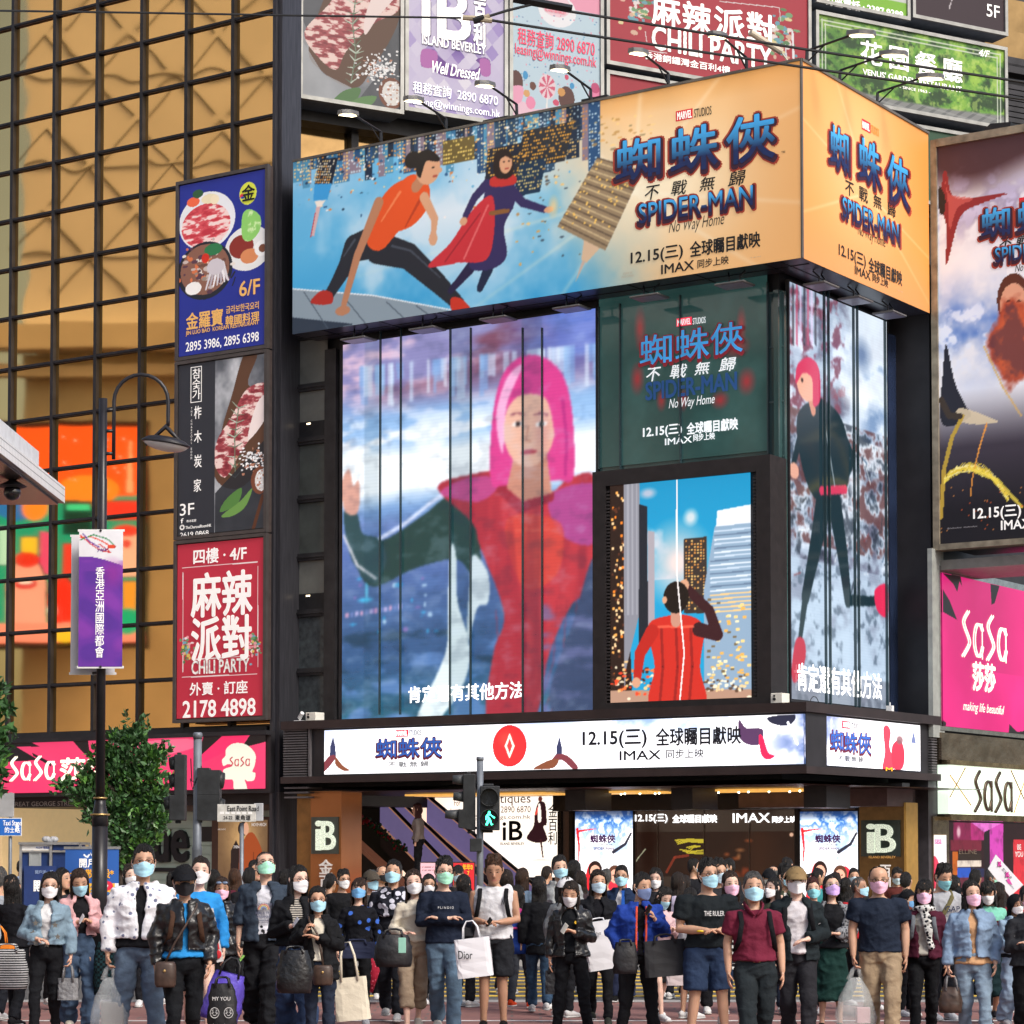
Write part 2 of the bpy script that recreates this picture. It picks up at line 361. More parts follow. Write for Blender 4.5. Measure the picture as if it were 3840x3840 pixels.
def gold_building():
 xs = [-118, 45, 202, 363, 530, 698, 873, 1053]; us = [GO.px(x, 1000)[0] for x in xs]; us = [us[0]-1.35*2, us[0]-1.35]+us
 ys = [-320, -120, 60, 242, 427, 610, 795, 981, 1166, 1360, 1563, 1760, 1960, 2162, 2364, 2570, 2752]; zs = [GO.px(202, y)[1] for y in ys]; zs = [zs[0]+2.2, zs[0]+1.1]+zs
 ur, zb = us[-1], zs[-1]
 root = thing('office_building', 'office block faced in gold mirror glass with a black mullion grid', 'building', GO.W((us[0]+ur)/2, 0, -4))
 b = MB(); P = [GO.W(u, 0, o) for u, o in ((us[0]-12, -.12), (ur, -.12), (ur-8, -9), (us[0]-12, -9))]; b.add([(p.x, p.y, z) for z in (zb, zs[0]+6) for p in P], [(3, 2, 1, 0), (4, 5, 6, 7)]+[(i, (i+1) % 4, 4+(i+1) % 4, 4+i) for i in range(4)]); b.build('wall', dark, root)
 b = MB()
 for z in zs: b.box(GO, us[0], ur, z-.04, z+.04, -.12, .02); b.box(GO, us[0], ur, z-.015, z+.015, .02, .045)
 for u in us: b.box(GO, u-.045, u+.045, zb, zs[0], -.12, .05)
 b.build('mullion_frame', dark, root)
 k = 0
 for i in range(len(us)-1):
  for j in range(len(zs)-1):
   if k >= 100 and False: break
   u0, u1, z1, z0 = us[i]+.05, us[i+1]-.05, zs[j]-.05, zs[j+1]+.05
   if i < 2 or j < 2: continue
   k += 1; link('window', pane(GO, u0, u1, z0, z1, -.05, (.0016 if j < 10 else .00025), 100+k), goldm, root)
 # corner column, lintel over the shops and shop floor
 b = MB(); b.box(GO, ur, GO.px(1083, 1000)[0], 0, zs[0]+6, -.4, .25); b.box(GO, ur+.02, ur+.1, 0, zs[0]+6, .25, .33); b.build('corner_column', M('column_steel', (.055, .055, .065), .35, .5, var=.3, stretch=(8, 8, .3)), root)
 zl = GO.px(500, 3022)[1]
 b = MB(); b.box(GO, us[0]-12, ur-.01, zl, zb-.05, -6, .03); b.box(GO, us[0]-12, ur-.1, zb-.12, zb-.02, .03, .3); b.build('lintel', darkb, root)
 txt(GO, 'GREAT GEORGE STREET', 40, 292, 3014, 17, .036, M('dull_letter', (.35, .34, .32), .5), root, .015)
 return us, zs
us_g, zs_g = gold_building()
# shops under the gold building
def shops():
 S = GO.off(-3.2); zl = GO.px(500, 3022)[1]
 t = thing('cosmetics_shop', 'lit cream shop interior under the pink fascia behind the phone booths', 'shop', S.W(S.px(150, 3200)[0], 0, 0))
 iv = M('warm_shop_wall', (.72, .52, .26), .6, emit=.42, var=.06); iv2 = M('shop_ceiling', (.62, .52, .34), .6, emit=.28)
 u0, u1 = S.px(-160, 3200)[0], S.px(345, 3200)[0]
 b = MB(); b.box(S, u0, u1, 0.13, zl, -.2, 0); b.box(S, u1-.15, u1, .13, zl, 0, 3.0); b.build('back_wall', iv, t)
 b = MB(); z = S.px(300, 3088)[1]; b.box(S, u0, u1-.16, z, zl-.01, 0, 2.6); b.build('ceiling_panel', iv2, t)
 b = MB(); b.quad(S, S.px(217, 3100)[0], S.px(330, 3100)[0], S.px(250, 3230)[1], S.px(250, 3070)[1], 0.05); b.build('doorway', black, t)
 a = Art(S, 244, 3112, 335, 3230, .08, 50, 'd8202c'); a.poly([(244, 3118), (262, 3112), (300, 3230), (280, 3230)], 'f2c0b8'); a.ell(285, 3135, 26, 8, 'f8f8f8'); a.build('poster', art_l, t)
 a = Art(S, 193, 3068, 218, 3150, .1, 60, 'd8182a'); a.build('red_banner', art_l, t); txt(S, '美\n妝\n特', 199, 213, 3110, 62, .12, WE, t, .02)
 b = MB(); c = [S.W(S.px(160+14*math.sin(k/8*1.3), 3145)[0], S.px(160, 3090+k*16)[1], .15) for k in range(9)]; b.tube(c, .025, 6); b.build('curved_lamp', tint('warm_lamp', 'fff0c8', 3.), t)
 # mint panelled storefront
 t = thing('clothes_shop', 'mint green panelled storefront with big black raised letters', 'shop', S.W(S.px(850, 3200)[0], 0, 2.6))
 F = GO.off(-.6); u0, u1 = F.px(346, 3200)[0], F.px(1118, 3200)[0]; z1 = F.px(900, 3040)[1]
 mint = M('mint_boards', (.36, .47, .40), .6, var=.06, scale=2); b = MB(); n = 13
 for k in range(n): zz = .13+(z1-.13)*k/n; b.box(F, u0, u1, zz+.008, .13+(z1-.13)*(k+1)/n-.008, -.12, 0)
 b.box(F, u0, u1, .13, z1, -.2, -.03); b.build('board_wall', mint, t)
 b = MB(); b.box(F, u0-.02, u1, z1, zl, -.2, .12); b.build('fascia', M('stone_fascia', (.17, .15, .125), .6, var=.2), t)
 txt(F, 'azue', 470, 708, 3173, 112, .01, BK, t, .05, ext=.08, name='raised_lettering')
 b = MB(); b.box(F, F.px(574, 3100)[0], F.px(698, 3100)[0], F.px(640, 3268)[1], F.px(640, 3254)[1], 0, .05); b.build('sign_underline', BK, t)
 b = MB(); b.quad(F, F.px(755, 3100)[0], F.px(802, 3100)[0], F.px(780, 3156)[1], F.px(780, 3100)[1], .012); b.build('notice_panel', black, t)
 t = thing('fashion_poster', 'brown backlit poster of a hooded orange coat on the mint storefront', 'poster', F.W(F.px(910, 3200)[0], .13, .02))
 b = MB(); b.box(F, F.px(800, 3100)[0], F.px(1018, 3100)[0], .14, F.px(900, 3064)[1], .012, .05); b.build('frame', M('brown_frame', (.08, .04, .025), .5), t)
 a = Art(F, 818, 3076, 1002, 3420, .054, 220, '6d5239'); a.put(np.exp(-((a.x-.5)/.33)**2-((a.y-.2)/.3)**2)*.9, 'd9ad72'); a.put((a.nz(9)-.5)*.3, '2b1c10')
 a.spl([(905, 3165), (930, 3125), (955, 3130), (985, 3200), (992, 3300), (995, 3430), (862, 3430), (866, 3260), (880, 3180)], 'a34a22'); a.poly([(866, 3190), (885, 3150), (897, 3175), (893, 3430), (860, 3430)], '261a1a')
 a.ell(912, 3108, 20, 26, '2a1712'); a.ell(922, 3108, 11, 24, 'e0a888'); a.put((abs(a.x-.72) < .012)*(a.y > .35)*.6, '5d2611'); a.build('print', art_l, t)
 txt(F, 'NO1E+ARCH', 944, 998, 3092, 12, .06, W_, t, .02); txt(F, 'ARCHIVE', 816, 846, 3110, 6, .06, W_, t); txt(F, '7/ENZA', 876, 912, 3176, 10, .06, W_, t, .03)
shops()
def pink_fascia():
 t = thing('shop_sign', 'long bright pink and black backlit fascia sign over the street shops', 'sign', GO.W(GO.px(500, 2900)[0], GO.px(500, 2962)[1], .3))
 o = .42
 b = MB(); u0, u1 = GO.px(-160, 2870, o)[0], GO.px(1012, 2870, o)[0]; z0, z1 = GO.px(1000, 2962, o)[1], GO.px(1000, 2750, o)[1]
 b.box(GO, u0, u1, z0-.06, z1+.05, .05, o-.03); b.box(GO, u0, u1, z1-.03, z1+.06, o-.03, o+.12); b.build('sign_box', darkb, t)
 a = Art(GO, -160, 2780, 995, 2957, o, 110, 'f0396b'); a.z1 = GO.px(995, 2755, o)[1]
 a.put(np.clip(a.nz(.35, 3, 5)*1.6-.5, 0, 1)*.55, 'ff7d9c'); a.put((1-a.y)*.0, 'ffffff')
 K = '201a1c'
 for P in ([(-160, 2780), (120, 2785), (150, 2800), (60, 2800), (145, 2850), (-20, 2860)], [(-20, 2900), (0, 2870), (35, 2898), (0, 2905)], [(270, 2775), (330, 2775), (340, 2850), (300, 2810)], [(120, 2822), (192, 2860), (192, 2875), (125, 2835)],
              [(765, 2755), (842, 2755), (755, 2835), (740, 2840)], [(940, 2752), (996, 2750), (996, 2782), (905, 2805)]): a.poly(P, K)
 a.poly([(842, 2752), (938, 2752), (905, 2790), (760, 2860), (745, 2840)], 'f7316a'); a.spl([(500, 2790), (700, 2770), (735, 2800), (600, 2830)], 'ff9ab0', .5)
 a.spl([(872, 2872), (855, 2865), (838, 2872), (833, 2850), (845, 2835), (848, 2810), (870, 2790), (905, 2787), (935, 2800), (958, 2830), (955, 2870), (946, 2893), (958, 2900), (952, 2925), (930, 2930), (918, 2925), (925, 2962), (880, 2962), (873, 2925), (845, 2922), (838, 2900), (840, 2885)], 'eef0dc')
 a.build('printed_face', art_l, t)
 cr = tint('cream_lit_letter', 'fdf8dc', .9)
 sasa(GO, 28, 208, 2882, 92, o+.012, cr, t, .075); txt(GO, '莎莎', 226, 420, 2884, 84, o+.012, cr, t, .05); sasa(GO, 856, 938, 2856, 36, o+.012, M('rose_letter', 'c9525a', .5, emit=.3), t, .08)
pink_fascia()
# ---------------------------------------------------------------- across the street, seen only in the gold mirror glass
def mirror_hit(px, py, pl, o=0.):
 d = ray(px, py); cam_ = Vector((0, 0, H)); u, z = GO.px(px, py, -.05); P = GO.W(u, z, -.05); n = Vector((GO.n.x, GO.n.y, 0))
 r = (d-n*2*d.dot(n)); P2 = Vector((P.x, P.y)); r2 = Vector((r.x, r.y)); t = (pl.O+pl.n*o-P2).dot(pl.n)/r2.dot(pl.n); q = P2+r2*t-pl.O
 return q.dot(pl.u), P.z+r.z*t
def opposite():
 n = Vector((.92, .394)); n.normalize(); O = Vector((-4, 51))-n*34
 pl = Fr(O, (-n.y, n.x), n)
 ul, ur = mirror_hit(95, 700, pl)[0], mirror_hit(1100, 700, pl)[0]
 a, b_ = min(ul, ur), max(ul, ur)
 t = thing('apartment_block', 'pale tiled block across the street, mirrored in the gold glass', 'building', pl.W((a+b_)/2, 0, -3))
 b = MB(); zt = 48; s = 1 if ur > ul else -1
 e0, e1 = (ul, ur+s*30) if s > 0 else (ur-30, ul)
 zc = mirror_hit(400, 1270, pl)[1]
 b.box(pl, e0, e1, zc, zt, -8, 0); b.build('wall', M('tile_wall', (.82, .78, .72), .7, var=.08, scale=.3), t)
 b = MB(); b.box(pl, e0-2, e1+2, zc-.5, zc+.4, 0, .9); b.box(pl, e0-2, e1+2, zc-1.4, zc-1.0, 0, .5); b.box(pl, e0-6, e1, 0, zc-.5, -8, -.1); b.build('lower_wall', M('sand_wall', (.66, .58, .45), .7, var=.15, scale=.4), t)
 b = MB(); du = 3.1
 for k in range(int((e1-e0)/du)+1):                                # raised diamond ribs on the tiles
  for j in range(22):
   u, z = e0+k*du+(du/2 if j % 2 else 0), zc+1.6+j*1.6
   for (p, q) in (((u-1.3, z), (u, z+1.35)), ((u, z+1.35), (u+1.3, z))):
    b.tube([pl.W(p[0], p[1], .02), pl.W(q[0], q[1], .02)], .045, 4)
 for z in np.arange(zc+3, zt, 3.2): b.box(pl, e0, e1, z-.03, z+.03, 0, .05)
 b.build('wall_ribs', M('dark_joint', (.12, .10, .08), .7), t)
 b = MB()
 for k in range(6):
  u = e0+(e1-e0)*(k+.5)/14; b.box(pl, u-.8, u+.8, zc-4.5, zc-2, -.1, .05)
 b.build('window_band', M('dull_glass', (.10, .09, .07), .2), t)
 # mural screen
 x0, y0, x1, y1 = -60, 1600, 530, 2410
 (ua, za), (ub, zb) = mirror_hit(x0, y0, pl, 1.2), mirror_hit(x1, y1, pl, 1.2)
 rect = (min(ua, ub), max(ua, ub), min(za, zb), max(za, zb)); A = Art(pl, 0, 0, 0, 0, 1.2, 260, 'ff5a20', rect)
 def g(x, y): u, z = mirror_hit(x, y, pl, 1.2); return (u, z)
 def poly(P, c): A.poly([g(*p) for p in P], c, 1, True)
 def blob(x, y, rx, ry, c): u, z = g(x, y); a_, b2 = abs(g(x+rx, y)[0]-u), abs(g(x, y+ry)[1]-z); A.put(((A.U-u)/a_)**2+((A.Z-z)/b2)**2 < 1, c)
 poly([(-60, 1880), (530, 1860), (530, 2410), (-60, 2410)], '1d9a78'); blob(330, 1840, 120, 60, 'ff8a2a'); blob(60, 1890, 90, 60, '2a6fb8'); blob(130, 1900, 50, 50, 'ff8a2a')
 for (x, y, w_, h_, c) in ((240, 1880, 110, 120, '14352c'), (250, 1890, 90, 22, '42d89a'), (395, 1880, 130, 70, 'f03a2c'), (80, 2010, 60, 90, 'f7c230'), (150, 1990, 50, 160, 'e94a78'), (240, 2040, 60, 120, 'f03a2c'), (-10, 1980, 50, 140, 'b9e0cf'), (460, 2180, 50, 160, 'f79a30'), (390, 2000, 130, 160, 'f8b49c')):
  poly([(x-3, y-3), (x+w_+3, y-3), (x+w_+3, y+h_+3), (x-3, y+h_+3)], '16222c'); poly([(x, y), (x+w_, y), (x+w_, y+h_), (x, y+h_)], c)
 blob(100, 2200, 78, 118, '16222c'); blob(100, 2200, 72, 112, 'f7a28e'); poly([(30, 2190), (170, 2190), (170, 2360), (30, 2360)], 'f7a28e'); blob(95, 2190, 44, 22, 'd8282c'); blob(95, 2186, 28, 6, 'f8e8e0'); blob(100, 2096, 50, 30, 'e8301e')
 blob(235, 2270, 62, 110, '16222c'); blob(235, 2270, 56, 104, 'f0301e'); blob(195, 2290, 16, 20, 'f4f0ea'); blob(470, 2030, 50, 60, 'f8b49c'); blob(470, 1992, 50, 22, 'f03a2c'); blob(470, 2040, 18, 16, 'e02a28')
 poly([(-60, 2340), (530, 2330), (530, 2410), (-60, 2410)], 'f8907c'); blob(480, 2330, 60, 50, '19a97c'); blob(250, 2385, 50, 26, 'f7c230'); poly([(488, 1650), (494, 1650), (505, 1850), (478, 1850)], 'f8b080')
 r_ = np.random.default_rng(3)
 for k in range(26): blob(r_.uniform(70, 520), r_.uniform(1620, 1850), 3, 4, 'ffe0c0')
 s_ = thing('mural_screen', 'orange cartoon street screen across the road, mirrored low in gold glass', 'screen', pl.W((rect[0]+rect[1])/2, rect[2], .8))
 b = MB(); b.box(pl, rect[0]-.2, rect[1]+.2, rect[2]-.2, rect[3]+.2, .905, 1.19); b.build('casing', darkb, s_); tn_ = lin(np.clip(A.a, 0, 1))/np.array([1, .66, .36])*.36; A.a = np.where(tn_ <= .0031308, tn_*12.92, 1.055*tn_**(1/2.4)-.055); A.build('display', M('mural_diodes', attr=True, rough=.4, var=0, emit=2.3), s_)
opposite()
# ---------------------------------------------------------------- corner building (podium) and tower
LI, RI = L.off(-.85), R.off(-.85); ci = .85            # recessed glass planes; their corner is at u=-ci on LI and u=+ci on RI
def corner_building():
 zt = L.px(3020, 232)[1]-.1; zs = 3.1
 root = thing('corner_building', 'dark glass corner building wrapped in screens and billboards', 'building', L.W(-5, 0, -4))
 uL = LI.px(1083, 2000)[0]; uR = RI.px(3487, 2000)[0]
 P = [LI.W(uL, 0, -.15), LI.W(-ci-.15, 0, -.15), RI.W(uR, 0, -.15), RI.W(uR, 0, -14), LI.W(uL, 0, -9)]
 n = len(P); v = [(p.x, p.y, zs) for p in P]+[(p.x, p.y, zt) for p in P]
 b = MB(); b.add(v, [tuple(range(n))[::-1], tuple(range(n, 2*n))]+[(i, (i+1) % n, n+(i+1) % n, n+i) for i in range(n)]); b.build('wall', darkb, root)
 # teal glass skin with fine joints
 teal = M('teal_glass', (.03, .072, .072), .08, .0, var=.3, scale=.5, spec=.9)
 uA = LI.px(1268, 2000)[0]; zb = LI.px(2000, 2690)[1]
 b = MB(); b.box(LI, uA, -ci, zb-.3, zt-3.9, -.15, -.05); b.box(RI, ci-.1, RI.px(3335, 2000)[0], zb-.3, zt-3.9, -.15, -.05); b.build('glass_skin', teal, root)
 navy = M('navy_panel', (.018, .03, .07), .25, .2, var=.5, scale=.7)
 b = MB(); b.box(RI, RI.px(3335, 2000)[0], uR+.1, zb-.3, zt-3.9, -.15, .0); b.build('side_panel', navy, root)
 b = MB()
 for k in range(9): z = zb+.6+k*1.05; b.box(LI, LI.px(2240, 1500)[0], -ci-.02, z-.015, z+.015, -.05, -.035)
 b.build('floor_lines', M('teal_joint', (.06, .11, .11), .4), root)
 # stair windows left of the big screen
 u0, u1 = LI.px(1083, 2000)[0], LI.px(1226, 2000)[0]; ys = [1262, 1455, 1655, 1872, 2090, 2300, 2520, 2740]
 pm = [M('stair_glass_a', (.07, .08, .075), .12, .1, var=.5, scale=.9), M('stair_glass_b', (.16, .165, .15), .15, .1, var=.4, scale=.9), M('stair_glass_c', (.055, .065, .07), .1, .1, var=.4)]
 b = MB(); b.box(LI, u1, uA, zb-.4, zt-3.8, -.1, .1)
 zz = [LI.px(1150, y)[1] for y in ys]
 for z in zz: b.box(LI, u0, u1, z-.08, z+.08, -.1, .07); b.box(LI, u0, u1, z-.02, z+.02, .07, .1)
 b.box(LI, u0, u0+.12, zz[-1], zt-3.8, -.1, .14); b.build('stair_frame', dark, root)
 for k in range(len(zz)-1): link('window', pane(LI, u0+.12, u1, zz[k+1]+.08, zz[k]-.08, 0, .001, 40+k), pm[(1, 1, 0, 0, 1, 2, 2)[k]], root)
 for k in (1, 4):
  b = MB(); b.box(LI, u0+.12, u1, zz[k+1]+.08, zz[k+1]+.42, .005, .012); b.build('dark_transom', black, root)
  b = MB(); b.box(LI, u0+.5, u0+.6, zz[k+1]+.36, zz[k+1]+.39, .013, .02); b.build('stair_lamp', tint('stair_light', 'ffe9c0', 4), root)
 return zt, zs, uL, uR, zb
zt_c, zs_c, uL_c, uR_c, zb_c = corner_building()
def tower():
 root = thing('tower_block', 'tall block above the podium behind rows of hanging signboards', 'building', TW.W(9, 16, -5))
 zb = TW.px(1130, 640)[1]-3; zg0, zg1 = TW.px(1300, 640)[1], TW.px(1300, 445)[1]
 u0 = TW.px(1075, 300)[0]; b = MB(); b.box(TW, u0, 26, zb, 34, -10, -1.0); b.build('wall', darkb, root)
 us = [TW.px(x, 560, -.9)[0] for x in (1090, 1318, 1535, 1760)]
 b = MB()
 for k, u in enumerate(us): b.box(TW, u-.09, u+.09, zb, zg1+.5, -1, -.7)
 b.box(TW, us[0], us[-1], zg1-.05, zg1+.4, -1, -.4); b.build('mullion_frame', dark, root)
 for k in range(3): link('window', pane(TW, us[k]+.1, us[k+1]-.1, zg0-1.5, zg1-.05, -.9, .003, 300+k), M('gold_dim', (.34, .21, .085), .08, 1., var=.3, scale=1.2), root)
 uw = [TW.px(x, 300)[0] for x in (3778, 3850, 3990)]
 for k, (ya, yb) in enumerate(((-60, 60), (60, 190))):
  link('window', pane(TW, uw[0], uw[2], TW.px(3790, yb)[1], TW.px(3790, ya)[1], -.9, .003, 320+k), MATS['gold_dim'], root)
 b = MB(); z0, z1 = TW.px(3800, 460)[1], TW.px(3800, 270)[1]
 for k in range(9): z = z0+(z1-z0)*k/9; b.box(TW, uw[0], uw[2], z, z+.12, -1, -.75)
 for yv in (190, 215): z = TW.px(3800, yv)[1]; b.box(TW, uw[0], uw[2]+2, z-.12, z+.12, -1, -.7)
 b.build('louvre', dark, root)
 b = MB(); b.box(TW, TW.px(2260, 300)[0], TW.px(3770, 300)[0], TW.px(2300, 620)[1], TW.px(2280, 300)[1], -1, -.3); b.build('sign_backing', M('backing_wall', (.05, .05, .05), .6), root)
tower()
# ---------------------------------------------------------------- lobby, shopfront and escalators under the band screen
SH = L.off(-5.2)
def lobby():
 root = thing('lobby_facade', 'dark brown glass lobby front behind the crowd under the ticker screen', 'shopfront', SH.W(0, 0, -.5))
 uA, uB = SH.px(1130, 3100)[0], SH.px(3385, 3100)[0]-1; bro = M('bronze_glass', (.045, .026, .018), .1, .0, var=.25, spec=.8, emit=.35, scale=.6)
 zc = SH.px(2400, 3040)[1]
 b = MB(); b.box(SH, uA-2, uB+1, .13, 3.1, -1.8, -1.6); b.build('back_wall', darkb, root)
 b = MB(); b.box(SH, SH.px(2110, 3100)[0], SH.px(3235, 3100)[0], .13, zc, -.3, -.02); b.build('glass_front', bro, root)
 b = MB(); u = SH.px(2110, 3100)[0]; b.box(SH, u, SH.px(3235, 3100)[0], zc, 3.05, -.3, .4)
 for x in (2103, 2146, 2372, 2992, 3220): uu = SH.px(x, 3100)[0]; b.box(SH, uu-.05, uu+.05, .13, zc, -.02, .06)
 b.build('door_frame', black, root)
 b = MB()
 for x in (2466, 2640, 2810): uu = SH.px(x, 3100)[0]; b.box(SH, uu-.008, uu+.008, .13, zc, -.02, .01)
 b.build('glass_joint', M('joint_grey', (.16, .14, .12), .3), root)
 # soffit with warm strips and beams
 zs = 2.98
 b = MB(); b.add([L.W(uL_c+.3, zs, -.05), L.W(-.05, zs, -.05), L.W(1.2, zs, -6), L.W(uL_c+.3, zs, -7)], [(0, 1, 2, 3)]); b.build('ceiling', M('lobby_ceiling', (.04, .032, .028), .4), root)
 b = MB()
 for (xa, xb) in ((2215, 2512), (2606, 3050), (1610, 2120)):
  ua, ub = L.px(xa, 2980, -3)[0], L.px(xb, 2980, -3)[0]
  for k in range(4): b.box(L, ua, ub, zs-.06, zs-.02, -3.3+k*.34, -3.12+k*.34)
 b.build('ceiling_strip', M('gold_strip', (.85, .45, .1), .3, emit=.75, var=.3, scale=8), root)
 b = MB()
 for (xa, xb) in ((2215, 2512), (2606, 3050)):
  ua, ub = L.px(xa, 2980, -2.6)[0], L.px(xb, 2980, -2.6)[0]
  for k in range(7): MB().ball(L.W(ua+(ub-ua)*(k+.5)/7, zs-.07, -2.4-.15*(k % 3)), .022, 6).build('ceiling_spotlight', tint('spot_light', 'fff4d8', 6), root)
 for x in (2160, 2560, 3060):
  u = L.px(x, 2990, -1.2)[0]; b = MB(); b.box(L, u-.26, u+.22, zs-.42, zs-.005, -2.2, -1.2); b.build('ceiling_beam', black, root)
 # lettering on the glass
 for s, x0, x1, y, h, bd in (('12.15(三)', 2382, 2502, 3070, 33, .04), ('全球矚目獻映', 2522, 2688, 3070, 30, .05), ('IMAX', 2748, 2886, 3067, 34, .022), ('同步上映', 2896, 2984, 3073, 24, .04)): txt(SH, s, x0, x1, y, h, .004, WE, root, bd)
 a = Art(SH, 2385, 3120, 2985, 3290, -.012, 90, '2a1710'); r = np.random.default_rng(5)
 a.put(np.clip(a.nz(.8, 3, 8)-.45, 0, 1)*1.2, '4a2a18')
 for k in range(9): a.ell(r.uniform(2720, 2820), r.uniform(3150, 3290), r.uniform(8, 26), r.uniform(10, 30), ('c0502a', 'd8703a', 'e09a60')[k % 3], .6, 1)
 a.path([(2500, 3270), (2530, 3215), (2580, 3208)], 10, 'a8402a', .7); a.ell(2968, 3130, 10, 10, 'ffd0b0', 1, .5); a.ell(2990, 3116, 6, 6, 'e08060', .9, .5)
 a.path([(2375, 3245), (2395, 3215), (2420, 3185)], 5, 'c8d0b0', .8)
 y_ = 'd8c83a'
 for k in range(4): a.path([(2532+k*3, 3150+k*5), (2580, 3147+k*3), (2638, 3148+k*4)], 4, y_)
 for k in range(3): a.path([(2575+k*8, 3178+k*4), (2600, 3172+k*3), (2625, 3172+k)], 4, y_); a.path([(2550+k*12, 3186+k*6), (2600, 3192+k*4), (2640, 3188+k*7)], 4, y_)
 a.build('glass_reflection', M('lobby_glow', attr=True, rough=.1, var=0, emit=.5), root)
 # left lobby: bronze pillar with glittering letters
 P = L.off(-.25)
 t = thing('entrance_pillar', 'polished bronze entrance pillar with glittering glass letters, left of the escalators', 'pillar', P.W(P.px(1200, 3000)[0], 0, -.3))
 bz = M('bronze_panel', (.30, .115, .04), .22, .6, var=.2, scale=1.2, emit=.12); bz2 = M('bronze_side', (.22, .11, .035), .35, .5, var=.2, emit=.1)
 b = MB(); b.box(P, P.px(1165, 3100)[0], P.px(1280, 3100)[0], .13, 3.0, -.7, 0); b.build('shaft', bz, t)
 b = MB(); b.box(P, P.px(1108, 3100)[0], P.px(1165, 3100)[0]-.01, .13, 3.0, -.7, -.05); b.build('side_strip', bz2, t)
 glit = M('glitter', (.55, .62, .5), .15, .2, emit=.7, var=.8, scale=60)
 def ib(fr, root, x0, x1, y0, y1, o):
  b = MB(); b.box(fr, fr.px(x0, y0)[0], fr.px(x1, y0)[0], fr.px(x0, y1)[1], fr.px(x0, y0)[1], o, o+.04); b.build('glass_case', M('case_glass', (.03, .045, .04), .1, spec=.8), root)
  w_ = x1-x0; txt(fr, 'i', x0+.14*w_, x0+.34*w_, (y0+y1)/2, (y1-y0)*.78, o+.045, glit, root, .02, ext=.03); txt(fr, 'B', x0+.36*w_, x0+.86*w_, (y0+y1)/2, (y1-y0)*.76, o+.045, glit, root, .02, ext=.03)
 ib(P, t, 1172, 1272, 3064, 3202, .005); txt(P, '金\n百\n利', 1198, 1246, 3308, 168, .012, M('steel_letter', (.75, .75, .72), .3, .4, emit=.15), t, .02, ext=.02)
 Q = L.off(-4.2)
 t = thing('entrance_column', 'brown gold column with glittering glass letters beside the right film lightbox', 'pillar', Q.W(Q.px(3310, 3000)[0], 0, -.3))
 b = MB(); b.box(Q, Q.px(3222, 3100)[0], Q.px(3392, 3100)[0], .13, 2.7, -.6, 0); b.build('shaft', M('brown_gold', (.15, .085, .03), .35, .5, var=.25, emit=.14), t)
 b = MB(); b.box(Q, Q.px(3394, 3100)[0], Q.px(3402, 3100)[0], .13, 2.7, -.5, .05); b.build('gold_edge', M('gold_edge', (.5, .3, .08), .3, .6, emit=.1), t)
 ib(Q, t, 3232, 3378, 3076, 3212, .005); txt(Q, 'ISLAND BEVERLEY', 3258, 3358, 3214, 9, .05, GD, t, .01); txt(Q, '百\n利', 3300, 3340, 3290, 92, .012, W_, t, .03)
 b = MB(); b.box(Q, Q.px(2840, 3000)[0], Q.px(3392, 3000)[0], 2.62, 2.97, -.4, .8); b.build('fascia', M('plum_panel', (.075, .05, .05), .45, var=.15), t)
 # film lightboxes either side
 for nm, x0, x1 in (('film lightbox at the left end of the lobby glass', 2157, 2373), ('film lightbox beside the brown gold column', 3000, 3218)):
  t = thing('lightbox', 'white and blue '+nm, 'lightbox', SH.W(SH.px((x0+x1)/2, 3300)[0], .2, 0), 'film lightboxes in the lobby')
  b = MB(); b.box(SH, SH.px(x0, 3000)[0], SH.px(x1, 3000)[0], .2, SH.px(x0, 3040)[1], -.02, .06); b.build('case', darkb, t)
  k = (x1-x0)/216.; X = lambda x: x0+(x-2157)*k
  a = Art(SH, x0, 3044, x1, 3420, .065, 190, 'fbfbff'); n = a.nz(5, 4, 3)
  m_ = np.clip((.36-a.y)*4+(n-.5)*3-(abs(a.x-.6))*.6, 0, 1); a.put(m_, '1f5fb4'); a.put(m_*np.clip((n-.5)*7, 0, 1), 'dff0ff'); a.put(np.clip((.1-a.y)*12, 0, 1)*.75, '18233f')
  a.path([(X(2165), 3110), (X(2172), 3180), (X(2168), 3240)], 12, 'd8242c', 1, 3); a.path([(X(2165), 3118), (X(2200), 3112), (X(2235), 3108)], 9, 'd8242c', 1, 2)
  a.path([(X(2300), 3195), (X(2345), 3165), (X(2366), 3125)], 14, '2a2c3a', 1, 8)
  a.spl([(X(2195), 3290), (X(2215), 3235), (X(2240), 3260), (X(2250), 3320), (X(2300), 3400), (X(2180), 3420)], 'e02832'); a.spl([(X(2290), 3270), (X(2330), 3250), (X(2350), 3300), (X(2340), 3420), (X(2280), 3400)], 'd03040'); [(a.ell(X(x_), y_, 26, 34, h_), a.ell(X(x_), y_+8, 19, 26, 'e0a890'), a.ell(X(x_-7), y_+4, 3, 3, '2a2020'), a.ell(X(x_+7), y_+4, 3, 3, '2a2020'), a.ell(X(x_), y_+22, 6, 2, 'a83a3a')) for x_, y_, h_ in ((2232, 3262, '2a1a18'), (2306, 3278, '5a3a2c'))]
  a.build('print', M('lightbox_bright', attr=True, rough=.3, var=0, emit=1.25), t)
  tn = M('violet_letter', '5a2a6a', .5, emit=.4)
  txt(SH, '蜘蛛俠', X(2214), X(2307), 3145, 30, .072, tn, t, .05); txt(SH, '不 戰 無 歸', X(2238), X(2296), 3168, 8, .072, BK, t); txt(SH, 'SPIDER-MAN', X(2226), X(2302), 3182, 10, .072, tn, t, .03)
 # big lit lobby poster
 E = L.off(-6.2)
